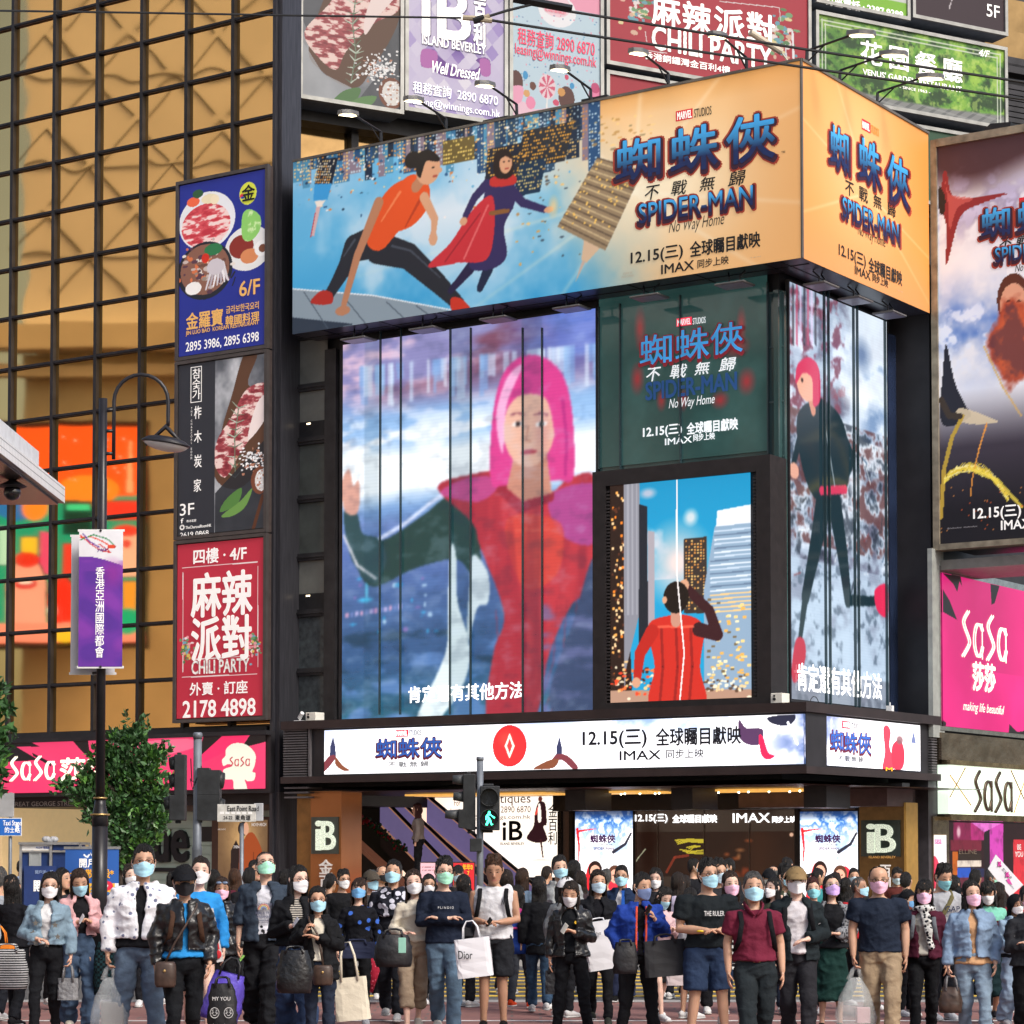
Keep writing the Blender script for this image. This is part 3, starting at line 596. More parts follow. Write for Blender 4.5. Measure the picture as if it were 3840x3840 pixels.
 t = thing('lobby_poster', 'glowing cream leasing poster with a woman in a black coat beside the escalators', 'poster', E.W(E.px(1900, 3200)[0], .8, 0))
 b = MB(); b.box(E, E.px(1500, 3100)[0], E.px(2098, 3100)[0], E.px(1800, 3300)[1], 2.9, -.1, -.02); b.build('case', darkb, t)
 a = Art(E, 1510, 2975, 2094, 3290, 0, 150, 'fff3e4'); a.put(np.clip((.06-a.y)*14, 0, 1)*.5, 'ff9a70'); a.put(np.exp(-((a.x-.1)/.2)**2)*.5, 'f4b48a')
 a.spl([(2018, 3010), (2034, 3005), (2046, 3020), (2050, 3090), (2038, 3100), (2052, 3150), (2010, 3160), (1975, 3142), (2000, 3100), (2006, 3050)], '2a1418'); a.seg((2028, 3150), (2036, 3215), 9, '3a1c1c', 1, 5); a.ell(2026, 2996, 8, 10, '5a2a22'); a.seg((2018, 3030), (2010, 3052), 8, 'e0483a'); a.spl([(2018, 3022), (2026, 3018), (2030, 3075), (2018, 3080)], 'f6e6dc'); a.ell(2030, 3225, 40, 3, 'd8b8b8', .6)
 a.build('print', M('lobby_poster_print', attr=True, rough=.3, var=0, emit=1.05), t); br = M('brown_letter', '5a2a20', .5, emit=.2)
 txt(E, 'Boutiques', 1800, 1990, 3000, 44, .01, br, t); txt(E, '2890 6870', 1878, 1990, 3035, 24, .01, br, t); txt(E, 'leasing@winnings.com.hk', 1700, 1990, 3066, 20, .01, br, t)
 txt(E, 'For\nLeasing', 1690, 1740, 3030, 62, .01, br, t); txt(E, 'iB', 1886, 1958, 3115, 70, .01, BK, t, .03); txt(E, 'ISLAND BEVERLEY', 1876, 1966, 3164, 10, .01, BK, t, .02); txt(E, '金\n百\n利', 2056, 2090, 3092, 150, .01, BK, t, .01)
lobby()
def escalators():
 E = L.off(-5.0); t = thing('escalator', 'pair of escalators rising left behind violet lit glass balustrades', 'escalator', E.W(E.px(1700, 3400)[0], .13, -.5))
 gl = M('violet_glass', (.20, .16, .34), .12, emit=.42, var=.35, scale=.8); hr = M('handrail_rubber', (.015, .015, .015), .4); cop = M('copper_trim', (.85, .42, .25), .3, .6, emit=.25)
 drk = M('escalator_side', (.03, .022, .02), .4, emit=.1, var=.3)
 rails = [((1340, 2995), (1790, 3480), 0), ((1420, 2990), (1830, 3440), 1), ((1590, 2990), (2060, 3390), 2)]
 for (p, q, k) in (((1425, 2985), (1905, 3480), .0), ((1480, 2985), (1990, 3470), -.6), ((1600, 2985), (2110, 3410), -.9)):
  a = E.px(*p, k); c = E.px(*q, k); dz = .62
  b = MB(); b.prism(E, [(a[0], a[1]-dz), (c[0], c[1]-dz), (c[0], c[1]), (a[0], a[1])], k-.03, k); b.build('balustrade', gl, t)
  b = MB(); b.tube([E.W(a[0], a[1]+.03, k), E.W(c[0], c[1]+.03, k)], .04, 8); b.build('handrail', hr, t)
  b = MB(); b.tube([E.W(a[0], a[1]-.03, k+.02), E.W(c[0], c[1]-.03, k+.02)], .014, 6); b.tube([E.W(a[0], a[1]-dz-.02, k+.02), E.W(c[0], c[1]-dz-.02, k+.02)], .022, 6); b.build('copper_trim', cop, t)
  b = MB(); b.prism(E, [(a[0], a[1]-dz-.55), (c[0], c[1]-dz-.55), (c[0], c[1]-dz-.04), (a[0], a[1]-dz-.04)], k-.6, k-.02); b.build('truss', drk, t)
 a, c = E.px(1282, 3128, .6), E.px(1560, 3380, .6)
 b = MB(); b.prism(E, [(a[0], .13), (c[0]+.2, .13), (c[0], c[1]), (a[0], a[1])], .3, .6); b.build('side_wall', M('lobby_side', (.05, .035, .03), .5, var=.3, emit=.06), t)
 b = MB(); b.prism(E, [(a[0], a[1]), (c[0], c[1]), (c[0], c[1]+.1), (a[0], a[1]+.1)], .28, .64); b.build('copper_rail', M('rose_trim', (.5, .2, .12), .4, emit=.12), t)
 b = MB(); r = random.Random(4); a, c = E.px(1284, 3010, .1), E.px(1530, 3190, .1)
 for k in range(150):
  f = r.random(); b.ball(E.W(a[0]+(c[0]-a[0])*f+r.gauss(0, .04), a[1]+(c[1]-a[1])*f+r.gauss(0, .05), .15+r.gauss(0, .04)), r.uniform(.02, .05), 5, int(r.random() < .3))
 f = thing('garland', 'red and green festive garland along the escalator side', 'garland', E.W((a[0]+c[0])/2, c[1], .15)); b.build('leaves', [M('garland_green', (.03, .10, .04), .5), M('garland_red', (.4, .02, .03), .4)], f)
escalators()
# ---------------------------------------------------------------- right-hand building
def right_building():
 u0 = R.px(3512, 2600)[0]; root = thing('shop_building', 'cream and bronze shop building at the right edge of the corner', 'building', R.W(u0+6, 0, -4))
 b = MB(); b.box(R, u0, u0+16, 3.3, 13.8, -4, -.1); b.box(R, u0+.4, u0+16, .13, 3.3, -9, -3.2); b.build('wall', darkb, root)
 b = MB(); b.box(R, R.px(3487, 2400)[0], R.px(3530, 2400)[0], R.px(3500, 2765)[1], R.px(3500, 2060)[1], -.04, .06); b.build('pilaster', M('pale_pilaster', (.30, .32, .30), .5, var=.15), root)
 z0, z1 = R.px(3600, 2855)[1], R.px(3600, 2755)[1]
 b = MB(); b.box(R, u0, u0+9, z0, z1, -.1, .1); b.build('fascia', M('mirror_bronze', (.30, .24, .18), .18, .9, var=.35, scale=1.2, bump=.6, bscale=2.5), root)
 b = MB(); b.box(R, u0-.4, u0, .13, 3.3, -.9, -.02); b.box(R, R.px(3402, 3200)[0], R.px(3430, 3200)[0], .13, 3.1, -1, -.1); b.build('column', M('granite_column', (.06, .058, .065), .3, var=.3, scale=5), root)
 for x0, x1 in ((3434, 3466), (3474, 3498)):
  b = MB(); b.box(R, R.px(x0, 3200)[0], R.px(x1, 3200)[0], .13, 3.0, -1.1, -.3); b.build('pier', M('pier_stone', (.12, .115, .12), .4, var=.3, scale=4), root)
 # shop interior
 t = thing('beauty_shop', 'magenta lit beauty shop interior under the white backlit sign', 'shop', R.W(u0+2.5, .13, -2.5))
 S = R.off(-2.2); a = Art(S, 3500, 3082, 3900, 3560, 0, 150, '2a1016')
 for (x, y, x2, y2, c) in ((3575, 3082, 3640, 3150, '8a1f4e'), (3640, 3082, 3760, 3150, 'b82a78'), (3565, 3150, 3680, 3190, '7a2036'), (3580, 3200, 3680, 3225, '30241c'), (3572, 3195, 3592, 3280, 'c8641e'), (3590, 3228, 3680, 3250, 'e8d8c8'), (3590, 3255, 3640, 3290, '2858c0'), (3645, 3255, 3690, 3290, '20264a'), (3600, 3290, 3690, 3330, '6a2a3a'), (3690, 3082, 3712, 3420, '20161a'), (3712, 3090, 3762, 3420, 'd848b8'), (3800, 3150, 3900, 3420, 'd8303c'), (3500, 3300, 3580, 3560, '1a1012')): a.poly([(x, y), (x2, y), (x2, y2), (x, y2)], c)
 a.poly([(3640, 3082), (3765, 3082), (3712, 3110), (3690, 3120)], 'f078d8'); a.ell(3595, 3120, 10, 28, 'f0c8d0', .9, .6); a.put(np.clip(a.nz(6)-.5, 0, 1)*.8, '100408'); a.build('display_wall', art_l, t)
 txt(S, 'ELLINE', 3596, 3662, 3194, 16, .02, M('dim_gold', (.4, .35, .25), .5), t, .01); txt(S, 'BE\nYOU', 3806, 3836, 3190, 46, .02, W_, t, .04)
 t = thing('pillar_poster', 'narrow white shop poster on a mirrored pillar beside the beauty shop', 'poster', R.W(R.px(3524, 3200)[0], .13, .05))
 b = MB(); b.box(R, R.px(3497, 3200)[0], R.px(3556, 3200)[0], .13, R.px(3520, 3062)[1], -.5, .02); b.build('pillar', M('mirror_steel', (.45, .38, .28), .15, .95, var=.3, bump=.4, bscale=3), t)
 a = Art(R, 3503, 3130, 3551, 3420, .03, 130, 'f4f2f6'); a.spl([(3501, 3215), (3520, 3235), (3525, 3300), (3501, 3330)], 'd8405a'); a.put((a.y < .005), 'd8b060'); a.build('print', art_l, t); txt(R, 'sasa', 3506, 3530, 3156, 17, .04, M('pink_letter', 'c8409a', .5, emit=.3), t, .01)
 # pink wall sign
 o = .1; t = thing('wall_sign', 'tall magenta wall sign with cream lettering and black splashes', 'sign', R.W(R.px(3690, 2700)[0], R.px(3540, 2755)[1], 0))
 x0, x1 = R.px(3534, 2400, o)[0], R.px(3990, 2400, o)[0]; z0, z1 = R.px(3538, 2722, o)[1], R.px(3538, 2148, o)[1]
 b = MB(); b.box(R, x0-.06, x1, z0-.09, z1+.14, -.09, o-.02); b.build('frame', M('chrome_trim', (.5, .5, .5), .15, .95, var=.2), t)
 a = Art(R, 0, 0, 0, 0, o, 200, 'd41a74', (x0, x1, z0, z1)); a.put(np.clip(a.nz(.7, 3, 2)*2-.7, 0, 1)*.6, 'ee2f8c'); a.put(np.clip((.5-abs(a.x-.45))*1.3-.25, 0, 1)*.45*(a.y < .6), '6a1236')
 K = '1c1418'
 for P in ([(3536, 2150), (3602, 2160), (3608, 2200), (3598, 2180), (3590, 2220), (3575, 2190), (3560, 2175)], [(3536, 2210), (3560, 2250), (3590, 2325), (3536, 2295)], [(3714, 2190), (3748, 2198), (3730, 2262), (3718, 2268)], [(3536, 2700), (3548, 2710), (3544, 2760), (3536, 2770)], [(3648, 2762), (3655, 2742), (3670, 2742), (3678, 2775)], [(3785, 2715), (3815, 2745), (3845, 2740), (3990, 2790), (3780, 2790)], [(3750, 2775), (3765, 2757), (3790, 2780)]): a.poly(P, K)
 a.build('printed_face', art_l, t); cr = tint('cream_lit_letter', 'fdf8dc', .9)
 sasa(R, 3598, 3778, 2388, 172, o+.012, cr, t, .06); txt(R, '莎莎', 3648, 3732, 2540, 104, o+.012, cr, t, .05); txt(R, 'making life beautiful', 3612, 3766, 2660, 44, o+.012, cr, t, 0, .35)
 # white backlit sign
 o = .14; t = thing('lightbox_sign', 'mint white backlit sign with chrome lettering and crossing gold strips', 'sign', R.W(R.px(3700, 3070)[0], R.px(3560, 3070)[1], 0))
 x0, x1 = R.px(3557, 2950, o)[0], R.px(3990, 2950, o)[0]; z0, z1 = R.px(3560, 3052, o)[1], R.px(3560, 2868, o)[1]
 b = MB(); b.box(R, x0, x1, z0, z1, -.1, o); b.build('light_panel', tint('mint_light', 'dff0de', .85), t)
 b = MB(); b.box(R, x0-.04, x1, z1, z1+.1, -.1, o+.06); b.box(R, x0-.04, x1, z0-.13, z0, -.1, o+.06); b.build('trim', M('mirror_trim', (.5, .4, .25), .12, .95, var=.4, scale=3), t)
 def diag(p, q): MB().tube([R.W(*R.px(*p, o), o+.01), R.W(*R.px(*q, o), o+.01)], .014, 6).build('gold_strip', M('gold_metal', (.7, .45, .15), .2, .9), t)
 for p, q in (((3560, 2905), (3640, 3020)), ((3560, 2990), (3618, 2880)), ((3790, 2890), (3840, 3000)), ((3800, 3050), (3850, 2900))): diag(p, q)
 sasa(R, 3640, 3792, 2970, 150, o+.01, M('chrome_letter', (.10, .07, .045), .3, .6, var=.3), t, .085, .05)
right_building()
def left_canopy():
 z = 6.87; t = thing('canopy', 'white tiled flat canopy with a dark soffit jutting in from the left edge', 'canopy', (-8.5, 29, z))
 tile = bpy.data.materials.new('white_tile'); tile.use_nodes = True; n = tile.node_tree; b_ = n.nodes.new('ShaderNodeTexBrick'); b_.offset = 0; tc = n.nodes.new('ShaderNodeTexCoord'); sp = n.nodes.new('ShaderNodeSeparateXYZ'); mp = n.nodes.new('ShaderNodeCombineXYZ')
 n.links.new(tc.outputs['Object'], sp.inputs[0]); n.links.new(sp.outputs[1], mp.inputs[0]); n.links.new(sp.outputs[2], mp.inputs[1]); n.links.new(mp.outputs[0], b_.inputs[0]); b_.inputs['Scale'].default_value = 1
 b_.inputs['Brick Width'].default_value = .1; b_.inputs['Row Height'].default_value = .1; b_.inputs['Mortar Size'].default_value = .006; b_.inputs['Color1'].default_value = (.78, .79, .8, 1); b_.inputs['Color2'].default_value = (.74, .75, .76, 1); b_.inputs['Mortar'].default_value = (.12, .12, .13, 1)
 n.links.new(b_.outputs[0], n.nodes['Principled BSDF'].inputs['Base Color']); n.nodes['Principled BSDF'].inputs['Roughness'].default_value = .3
 b = MB(); b.xbox(-14, -6.6, 18, 36, z, z+.24); b.build('fascia', tile, t)
 b = MB(); b.xbox(-14, -6.98, 18, 35.95, z+.242, z+.76); b.build('roof', M('canopy_roof', (.55, .57, .6), .5), t)
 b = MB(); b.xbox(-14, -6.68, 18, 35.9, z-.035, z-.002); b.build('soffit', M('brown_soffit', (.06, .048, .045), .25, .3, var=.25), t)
 p = at(46, 1858, 33.5); t = thing('security_camera', 'black dome security camera under the white tiled canopy', 'camera', (p.x, p.y, z-.3))
 b = MB(); b.ball((p.x, p.y, z-.2), .12, 14); b.build('dome', M('smoked_dome', (.01, .01, .012), .1, spec=.8), t, True); b = MB(); b.tube([(p.x, p.y, z-.036), (p.x, p.y, z-.12), (p.x, p.y, z-.14)], [.05, .2, .15], 16); b.build('mount', darkb, t)
left_canopy()
# ---------------------------------------------------------------- drawn-food helpers for the printed signs
def steak(a, pts_board, pts_meat, herb, seed=1):
 a.put(np.clip(a.nz(2.2, 4, seed)*1.5-.2, 0, 1), '5b5f66')
 a.spl(pts_board, '5e3f2c'); n = a.nz(9, 4, seed+3, .6, 1.6)
 m0 = a.a.copy(); a.spl(pts_meat, 'a8484e'); mk = np.abs(a.a-m0).sum(-1) > 1e-6
 a.put(mk*np.clip((n-.47)*9, 0, 1), 'f0d4cc'); a.put(mk*np.clip((.42-n)*7, 0, 1)*.7, '6e1f2a')
 r = np.random.default_rng(seed)
 for i in range(len(herb)-1):
  p, q = np.array(herb[i]), np.array(herb[i+1]); a.seg(tuple(p), tuple(q), 5, '6f7f68')
  for t in np.linspace(0, 1, 5):
   c = p+(q-p)*t
   for sg in (-1, 1): a.seg(tuple(c), (c[0]+sg*r.uniform(18, 32), c[1]-r.uniform(4, 26)), 5, ('9fb09a', '5f755e', 'c3d0bf')[r.integers(3)], 1, 2)
def salt(a, x, y, sx, sy, n, seed):
 r = np.random.default_rng(seed)
 for k in range(n): a.ell(x+r.normal()*sx, y+r.normal()*sy, r.uniform(2, 6), r.uniform(2, 5), ('f2f2f2', 'd8dadc', 'fdfdfd', 'b98268')[r.integers(4)])
# ---------------------------------------------------------------- the three stacked light boxes on the gold wall
def lightboxes():
 o = .5; fr_m = M('light_box_frame', (.10, .088, .085), .4, .5, var=.15, scale=3); side = M('light_box_side', (.085, .065, .06), .4, .4, var=.2)
 def case(name, label, y0, y1):
  u0, u1 = GO.px(660, 1500, o)[0], GO.px(1001, 1500, o)[0]; z1, z0 = GO.px(1001, y0, o)[1], GO.px(1001, y1, o)[1]
  t = thing(name, label, 'signboard', GO.W((u0+u1)/2, z0, .2), 'signboards stacked on the gold wall')
  b = MB(); b.box(GO, u0, u1, z0, z1, .1, o-.06); b.build('case', side, t)
  b = MB(); b.frame(GO, u0-.02, u1+.02, z0-.01, z1+.01, o-.058, o+.035, .075); b.build('frame', fr_m, t); return t, (u0+.075, u1-.075, z0+.085, z1-.085)
 # blue restaurant board
 t, rc = case('signboard', 'blue Korean restaurant signboard with food plates, top of the stack on the gold wall', 618, 1304)
 a = Art(GO, 0, 0, 0, 0, o, 300, '25318f', rc)
 a.ell(776, 828, 106, 108, 'e9ebee'); m0 = a.a.copy(); a.ell(772, 846, 92, 82, 'd9525a'); mk = np.abs(a.a-m0).sum(-1) > 1e-6; n = a.nz(7, 4, 4, .6, 2); a.put(mk*np.clip((n-.48)*9, 0, 1), 'f7d9d4'); a.put(mk*np.clip((.43-n)*8, 0, 1)*.6, 'b02030')
 a.ell(725, 758, 24, 18, 'ef6a44'); a.ell(742, 727, 20, 16, '2f5a38'); a.ell(785, 745, 30, 18, 'efe3bd'); a.ell(806, 748, 16, 18, 'f6e6c4')
 a.ell(930, 930, 88, 84, 'e6e6e4'); a.ell(905, 925, 46, 44, '8a2f26'); a.ell(935, 960, 34, 28, 'd98a5a'); a.ell(982, 930, 28, 30, 'f2f2f0'); a.ell(985, 930, 15, 15, '7a4a34'); m0 = a.a.copy(); a.spl([(905, 860), (912, 800), (940, 785), (975, 810), (975, 860), (945, 900), (915, 900)], '8fcf6a'); mk = np.abs(a.a-m0).sum(-1) > 1e-6; a.put(mk*np.clip((a.nz(8)-.5)*6, 0, 1), 'd4efb0')
 a.ell(768, 1015, 104, 108, '20242e'); a.ell(768, 1010, 92, 94, '8a5f4e'); r = np.random.default_rng(2)
 for k in range(90): x, y = 768+r.normal()*40, 1005+r.normal()*40; a.ell(x, y, r.uniform(4, 12), r.uniform(4, 9), ('e8e0d6', '5a3a48', 'd9764a', '9a8a7c', 'c9b8b0', '6f4a3e')[r.integers(6)])
 a.ell(725, 1082, 30, 24, 'f4f2ee'); a.ell(800, 935, 34, 22, '2f7a4a'); a.ell(770, 968, 14, 18, 'd2301f')
 for k in range(7): a.path([(800+k*6, 985), (785+k*11, 1040), (772+k*14, 1085-6*k)], 15, ('d9d4d8', 'b9b0b8', 'eeeaec')[k % 3], 1, 7)
 a.ell(808, 1000, 32, 30, 'cfc8ce'); a.seg((868, 1040), (880, 1020), 8, '20242e'); a.seg((872, 1070), (882, 1040), 6, '20242e')
 a.ell(930, 725, 32, 42, 'd9e04a'); a.ell(907, 735, 8, 8, 'e83a4a'); a.ell(910, 741, 7, 5, '2a50b0')
 a.build('poster', art_p, t); txt(GO, '金', 908, 955, 722, 58, o+.012, BK, t, .03); a_ = o+.012
 txt(GO, '6/F', 898, 974, 1078, 56, a_, GD, t, .025); txt(GO, '金羅寶', 699, 835, 1197, 62, a_, GD, t, .03); txt(GO, '금라보한국요리', 848, 970, 1153, 28, a_, GD, t, .02); txt(GO, '韓國料理', 846, 972, 1194, 36, a_, GD, t, .03)
 txt(GO, 'JIN LUO BAO  KOREAN RESTARURANT', 697, 970, 1231, 20, a_, GD, t, .02); txt(GO, '2895 3986, 2895 6398', 697, 970, 1284, 40, a_, W_, t, .012)
 # charcoal board
 t, rc = case('signboard', 'charcoal grey steak house signboard with rosemary steak photo, middle of the stack', 1310, 1993)
 a = Art(GO, 0, 0, 0, 0, o, 300, 'c9ccd0', rc); steak(a, [(915, 1330), (965, 1330), (930, 1440), (1000, 1480), (1000, 1700), (900, 1830), (806, 1790), (830, 1620), (870, 1480)], [(925, 1460), (1000, 1440), (1000, 1540), (900, 1700), (845, 1790), (805, 1740), (815, 1650), (870, 1560)], [(895, 1530), (880, 1640), (882, 1790)])
 a.spl([(1000, 1480), (1000, 1560), (930, 1650), (960, 1520)], 'f3e4df'); a.poly([(806, 1850), (1000, 1640), (1000, 2010), (806, 2010)], '23262c', .85); salt(a, 945, 1720, 22, 26, 90, 4)
 a.ell(975, 1800, 34, 52, '7a4630'); a.ell(980, 1800, 24, 40, 'e6e2dc'); salt(a, 980, 1800, 12, 20, 40, 5); a.spl([(825, 1920), (850, 1870), (905, 1830), (890, 1890)], '55843f'); a.spl([(830, 1935), (900, 1880), (945, 1832), (920, 1900), (870, 1935)], '6d9a4c'); a.seg((945, 2000), (985, 1860), 16, '5a3420')
 ub = GO.px(806, 1650, o)[0]; a.put(a.U < ub, '2f3138'); a.build('poster', art_p, t)
 txt(GO, '참\n숯\n가', 722, 752, 1440, 116, a_, W_, t, .01); b = MB(); q0, q1 = GO.px(716, 1440, o)[0], GO.px(757, 1440, o)[0]; zq = [GO.px(736, y, o)[1] for y in (1509, 1375)]; b.frame(GO, q0, q1, zq[0], zq[1], o+.006, o+.01, .015); b.build('emblem_frame', W_, t)
 txt(GO, '柞', 728, 755, 1546, 48, a_, W_, t, .01); txt(GO, '木', 728, 756, 1637, 46, a_, W_, t, .01); txt(GO, '炭', 728, 756, 1729, 48, a_, W_, t, .01); txt(GO, '家', 727, 754, 1820, 48, a_, W_, t, .01)
 txt(GO, 'T\nH\nE\n\nC\nH\nA\nR\nC\nO\nA\nL\n\nR\nO\nO\nM', 715, 721, 1625, 195, a_, W_, t, 0); txt(GO, '3F', 675, 728, 1910, 44, a_, W_, t, .01); txt(GO, '柞木炭家', 700, 736, 1953, 10, a_, W_, t, .01); txt(GO, 'TheCharcoalRoomHK', 696, 792, 1974, 11, a_, W_, t, .01); txt(GO, '2619 0868', 676, 782, 2002, 18, a_, W_, t, .01); txt(GO, 'f', 678, 688, 1953, 18, a_, W_, t, .03); txt(GO, '◎', 674, 692, 1978, 20, a_, W_, t, .01)
 # red board
 t, rc = case('signboard', 'red chili restaurant signboard with white Chinese lettering, bottom of the stack', 1999, 2697)
 a = Art(GO, 0, 0, 0, 0, o, 300, 'bf2f43', rc); a.put((a.nz(1)-.5)*.25, '7a1020'); wl = 'f0e8e6'
 a.seg((685, 2130), (965, 2107), 3, wl); a.seg((686, 2148), (686, 2520), 3, wl); a.seg((967, 2125), (967, 2500), 3, wl); a.seg((720, 2473), (935, 2460), 3, wl); a.seg((684, 2540), (964, 2527), 3, wl)
 r = np.random.default_rng(8)
 for cx, cy_ in ((700, 2430), (952, 2420)):
  for k in range(42): a.ell(cx+r.normal()*13, cy_+r.normal()*22, r.uniform(3, 8), r.uniform(3, 7), ('f0e0e0', '4a7a4a', 'e8a0a8', '6a9a6a', 'd8c060', '70a8b8')[r.integers(6)])
 a.build('poster', art_p, t)
 txt(GO, '四樓 · 4/F', 726, 924, 2080, 56, a_, W_, t, .03); txt(GO, '麻辣\n派對', 718, 944, 2310, 330, a_, W_, t, .032); txt(GO, 'CHILI PARTY', 719, 934, 2498, 50, a_, M('mottled_letter', (.8, .8, .76), .5, var=.45, scale=14, emit=.15), t, .03); txt(GO, '外賣 · 訂座', 712, 928, 2580, 48, a_, W_, t, .025); txt(GO, '2178 4898', 686, 957, 2655, 62, a_, W_, t, .03)
lightboxes()
# ---------------------------------------------------------------- wrap-round billboard
navy_t = M('title_blue', '1f5fa8', .5, emit=.3, var=.12)
def fade(m, lo, hi):                                   # printed top-to-bottom colour run inside each glyph
 t = m.node_tree; tc = next(n for n in t.nodes if n.type == 'TEX_COORD'); sp = t.nodes.new('ShaderNodeSeparateXYZ'); cr = t.nodes.new('ShaderNodeValToRGB'); rgb = next(n for n in t.nodes if n.type == 'RGB')
 t.links.new(tc.outputs['Generated'], sp.inputs[0]); t.links.new(sp.outputs[2], cr.inputs[0]); cr.color_ramp.elements[0].color = (*lin(hx(lo)), 1); cr.color_ramp.elements[0].position = .3; cr.color_ramp.elements[1].color = (*lin(hx(hi)), 1); cr.color_ramp.elements[1].position = .85
 for l in list(rgb.outputs[0].links): s_ = l.to_socket; t.links.new(cr.outputs[0], s_)
fade(navy_t, '142450', '3c9ad6'); navy_d = M('title_edge', '3a1c30', .5, emit=.1); rust = M('title_rust', '9c3a2a', .5, emit=.2)
def big_title(fr, s, x0, x1, yc, h, o, t, bold=.05):
 txt(fr, s, x0-6, x1+6, yc+5, h+12, o, rust, t, bold+.035); txt(fr, s, x0-2, x1+2, yc+4, h+4, o+.006, navy_d, t, bold+.012); txt(fr, s, x0+4, x1-4, yc-3, h-8, o+.012, navy_t, t, bold-.025)
def billboard():
 z1 = L.px(3020, 224)[1]; z0 = L.px(3022, 964)[1]; uL = L.px(1098, 900)[0]; uR = R.px(3483, 800)[0]
 t = thing('billboard', 'huge wrap-round orange and blue film billboard overhanging the glass corner', 'billboard', L.W(uL/2, z0, -.4))
 b = MB(); b.box(L, uL, -.02, z0, z1, -.845, -.02); b.box(R, .826, uR, z0, z1, -.845, -.02); b.build('casing', soff, t)
 b = MB(); b.box(L, uL, -.02, z1, z1+.05, -.1, .03); b.box(R, .02, uR, z1, z1+.05, -.1, .03); b.box(L, -.02, .012, z0, z1+.05, -.05, .012); b.build('edge_trim', M('trim_grey', (.10, .09, .08), .5), t)
 b = MB()                                           # seams of the soffit
 for k in range(8): u = uL+.8+k*1.5; b.box(L, u-.02, u+.02, z0-.012, z0+.002, -.845, -.03)
 b.box(L, uL, -.1, z0-.012, z0+.002, -.5, -.47); b.box(R, .1, uR, z0-.012, z0+.002, -.5, -.47); b.build('soffit_seam', black, t)
 a = Art(L, 0, 0, 0, 0, 0., 230, '5fb4e0', (uL, -.02, z0, z1)); px = 1098+(a.U-uL)/(-uL)*1922   # rough column, only for the blend
 n = a.nz(.55, 5, 3); tt = np.clip((a.x-.53-(a.y-.5)*.10+(n-.5)*.15)/.2, 0, 1)
 a.put(np.clip((n-.38)*3.2, 0, 1)*(1-abs(a.y-.45)*1.2), 'dceaf4'); a.put(np.clip((a.y-.5)*2.4, 0, 1)*np.clip((.62-n)*4, 0, 1)*.9, '2f9bd4'); a.put(np.clip(.5-a.y, 0, 1)*.5*(a.x < .4), 'a8c4e8')
 a.put(tt, 'eeb87a'); gl = np.exp(-((a.x-.74)/.16)**2-((a.y-.5)/.36)**2); a.put(gl*.95, 'fff0cf'); a.put(np.clip((a.x-.87)*7, 0, 1)*.6, 'e8a864'); a.put(tt*np.clip((.12-a.y)*8, 0, 1)*.5, 'e0953f')
 for k, an in enumerate((-2.2, -1.5, -.9, -.35, .25, .7, 2.2, 2.6, 3.0)):
  c, s_ = math.cos(an), math.sin(an); dx, dy = (a.x-.70)*2.6, a.y-.52; al = dx*c+dy*s_; w_ = abs(-dx*s_+dy*c); a.put((al > 0)*np.exp(-(w_/.012)**2)*np.exp(-al*1.3)*.5, 'fff6dc')
 r = np.random.default_rng(11)                     # city hanging upside down along the top
 def bld(x, y0, w_, h, col, lit, tilt=0., n=9):
  P = [(x, y0), (x+w_, y0-.19*w_), (x+w_+tilt*h, y0-.19*w_+h), (x+tilt*h, y0+h)]; a.poly(P, col)
  m = max(2, int(h/13)); q = max(2, int(w_/9))
  for i in range(m):
   for j in range(q):
    if r.random() < .55: xx = x+tilt*h*(i+.5)/m+w_*(j+.5)/q; yy = y0+h*(i+.5)/m-.19*w_*(j+.5)/q; a.poly([(xx-3, yy-3), (xx+3, yy-3), (xx+3, yy+3), (xx-3, yy+3)], lit)
 def top(x): return 612-.2013*(x-1100)
 for k in range(70):
  x = 1095+k*16+r.uniform(-8, 8); h = r.uniform(40, 170)*(.75+.9*max(0, (x-1500)/700)); w_ = r.uniform(20, 60)
  bld(x, top(x)-6, w_, h, ('27507c', '1c3a5c', '3a7aa8', '2a4a66', '4f93b8', '15283f', '8a7a8a')[r.integers(7)], ('ffcf7a', 'ffe8b0', 'f09a3a', 'cfe6f4')[r.integers(4)])
 for k in range(260): x = r.uniform(1100, 2150); a.ell(x, top(x)+abs(r.normal())*100+20, r.uniform(2, 7), r.uniform(2, 6), ('f8d8a0', 'e08a4a', '2a5a8a', 'f4f0f0', '6ab0d8', '1d3a5a')[r.integers(6)])
 bld(1830, 560, 190, 150, '1a2030', 'ffc04a', -.1); bld(1965, 490, 190, 150, '26282e', 'ffb43a', -.25); bld(1950, 610, 100, 130, '14304a', 'f0d080', -.2); bld(1660, 530, 120, 90, '6a5a30', 'ffe07a', 0)
 a.poly([(1200, 600), (1268, 590), (1245, 690), (1180, 690)], '141c2c')
 for i in range(9):
  for j in range(8):
   if r.random() < .8: a.ell(1196+j*8-i*2.4, 604+i*10, 3, 3.4, ('ffd88a', 'fff0d0', 'f0a850')[r.integers(3)])
 a.poly([(1180, 690), (1245, 688), (1228, 748), (1174, 752)], '3a9ad8'); a.poly([(1180, 755), (1222, 750), (1205, 775), (1188, 775)], 'f0e4d8'); a.poly([(1186, 775), (1202, 775), (1178, 885), (1168, 885)], 'd8b0b0'); a.seg((1182, 800), (1165, 890), 4, 'c8343a')
 a.poly([(2240, 590), (2410, 640), (2270, 940), (2090, 850)], '9a8466')     # pale tower tilting into the glow
 for i in range(17): f = i/17; a.seg((2240-150*f, 592+258*f), (2408-140*f, 642+298*f), 5, ('4a3a30', 'e8d0a0')[i % 2], .75)
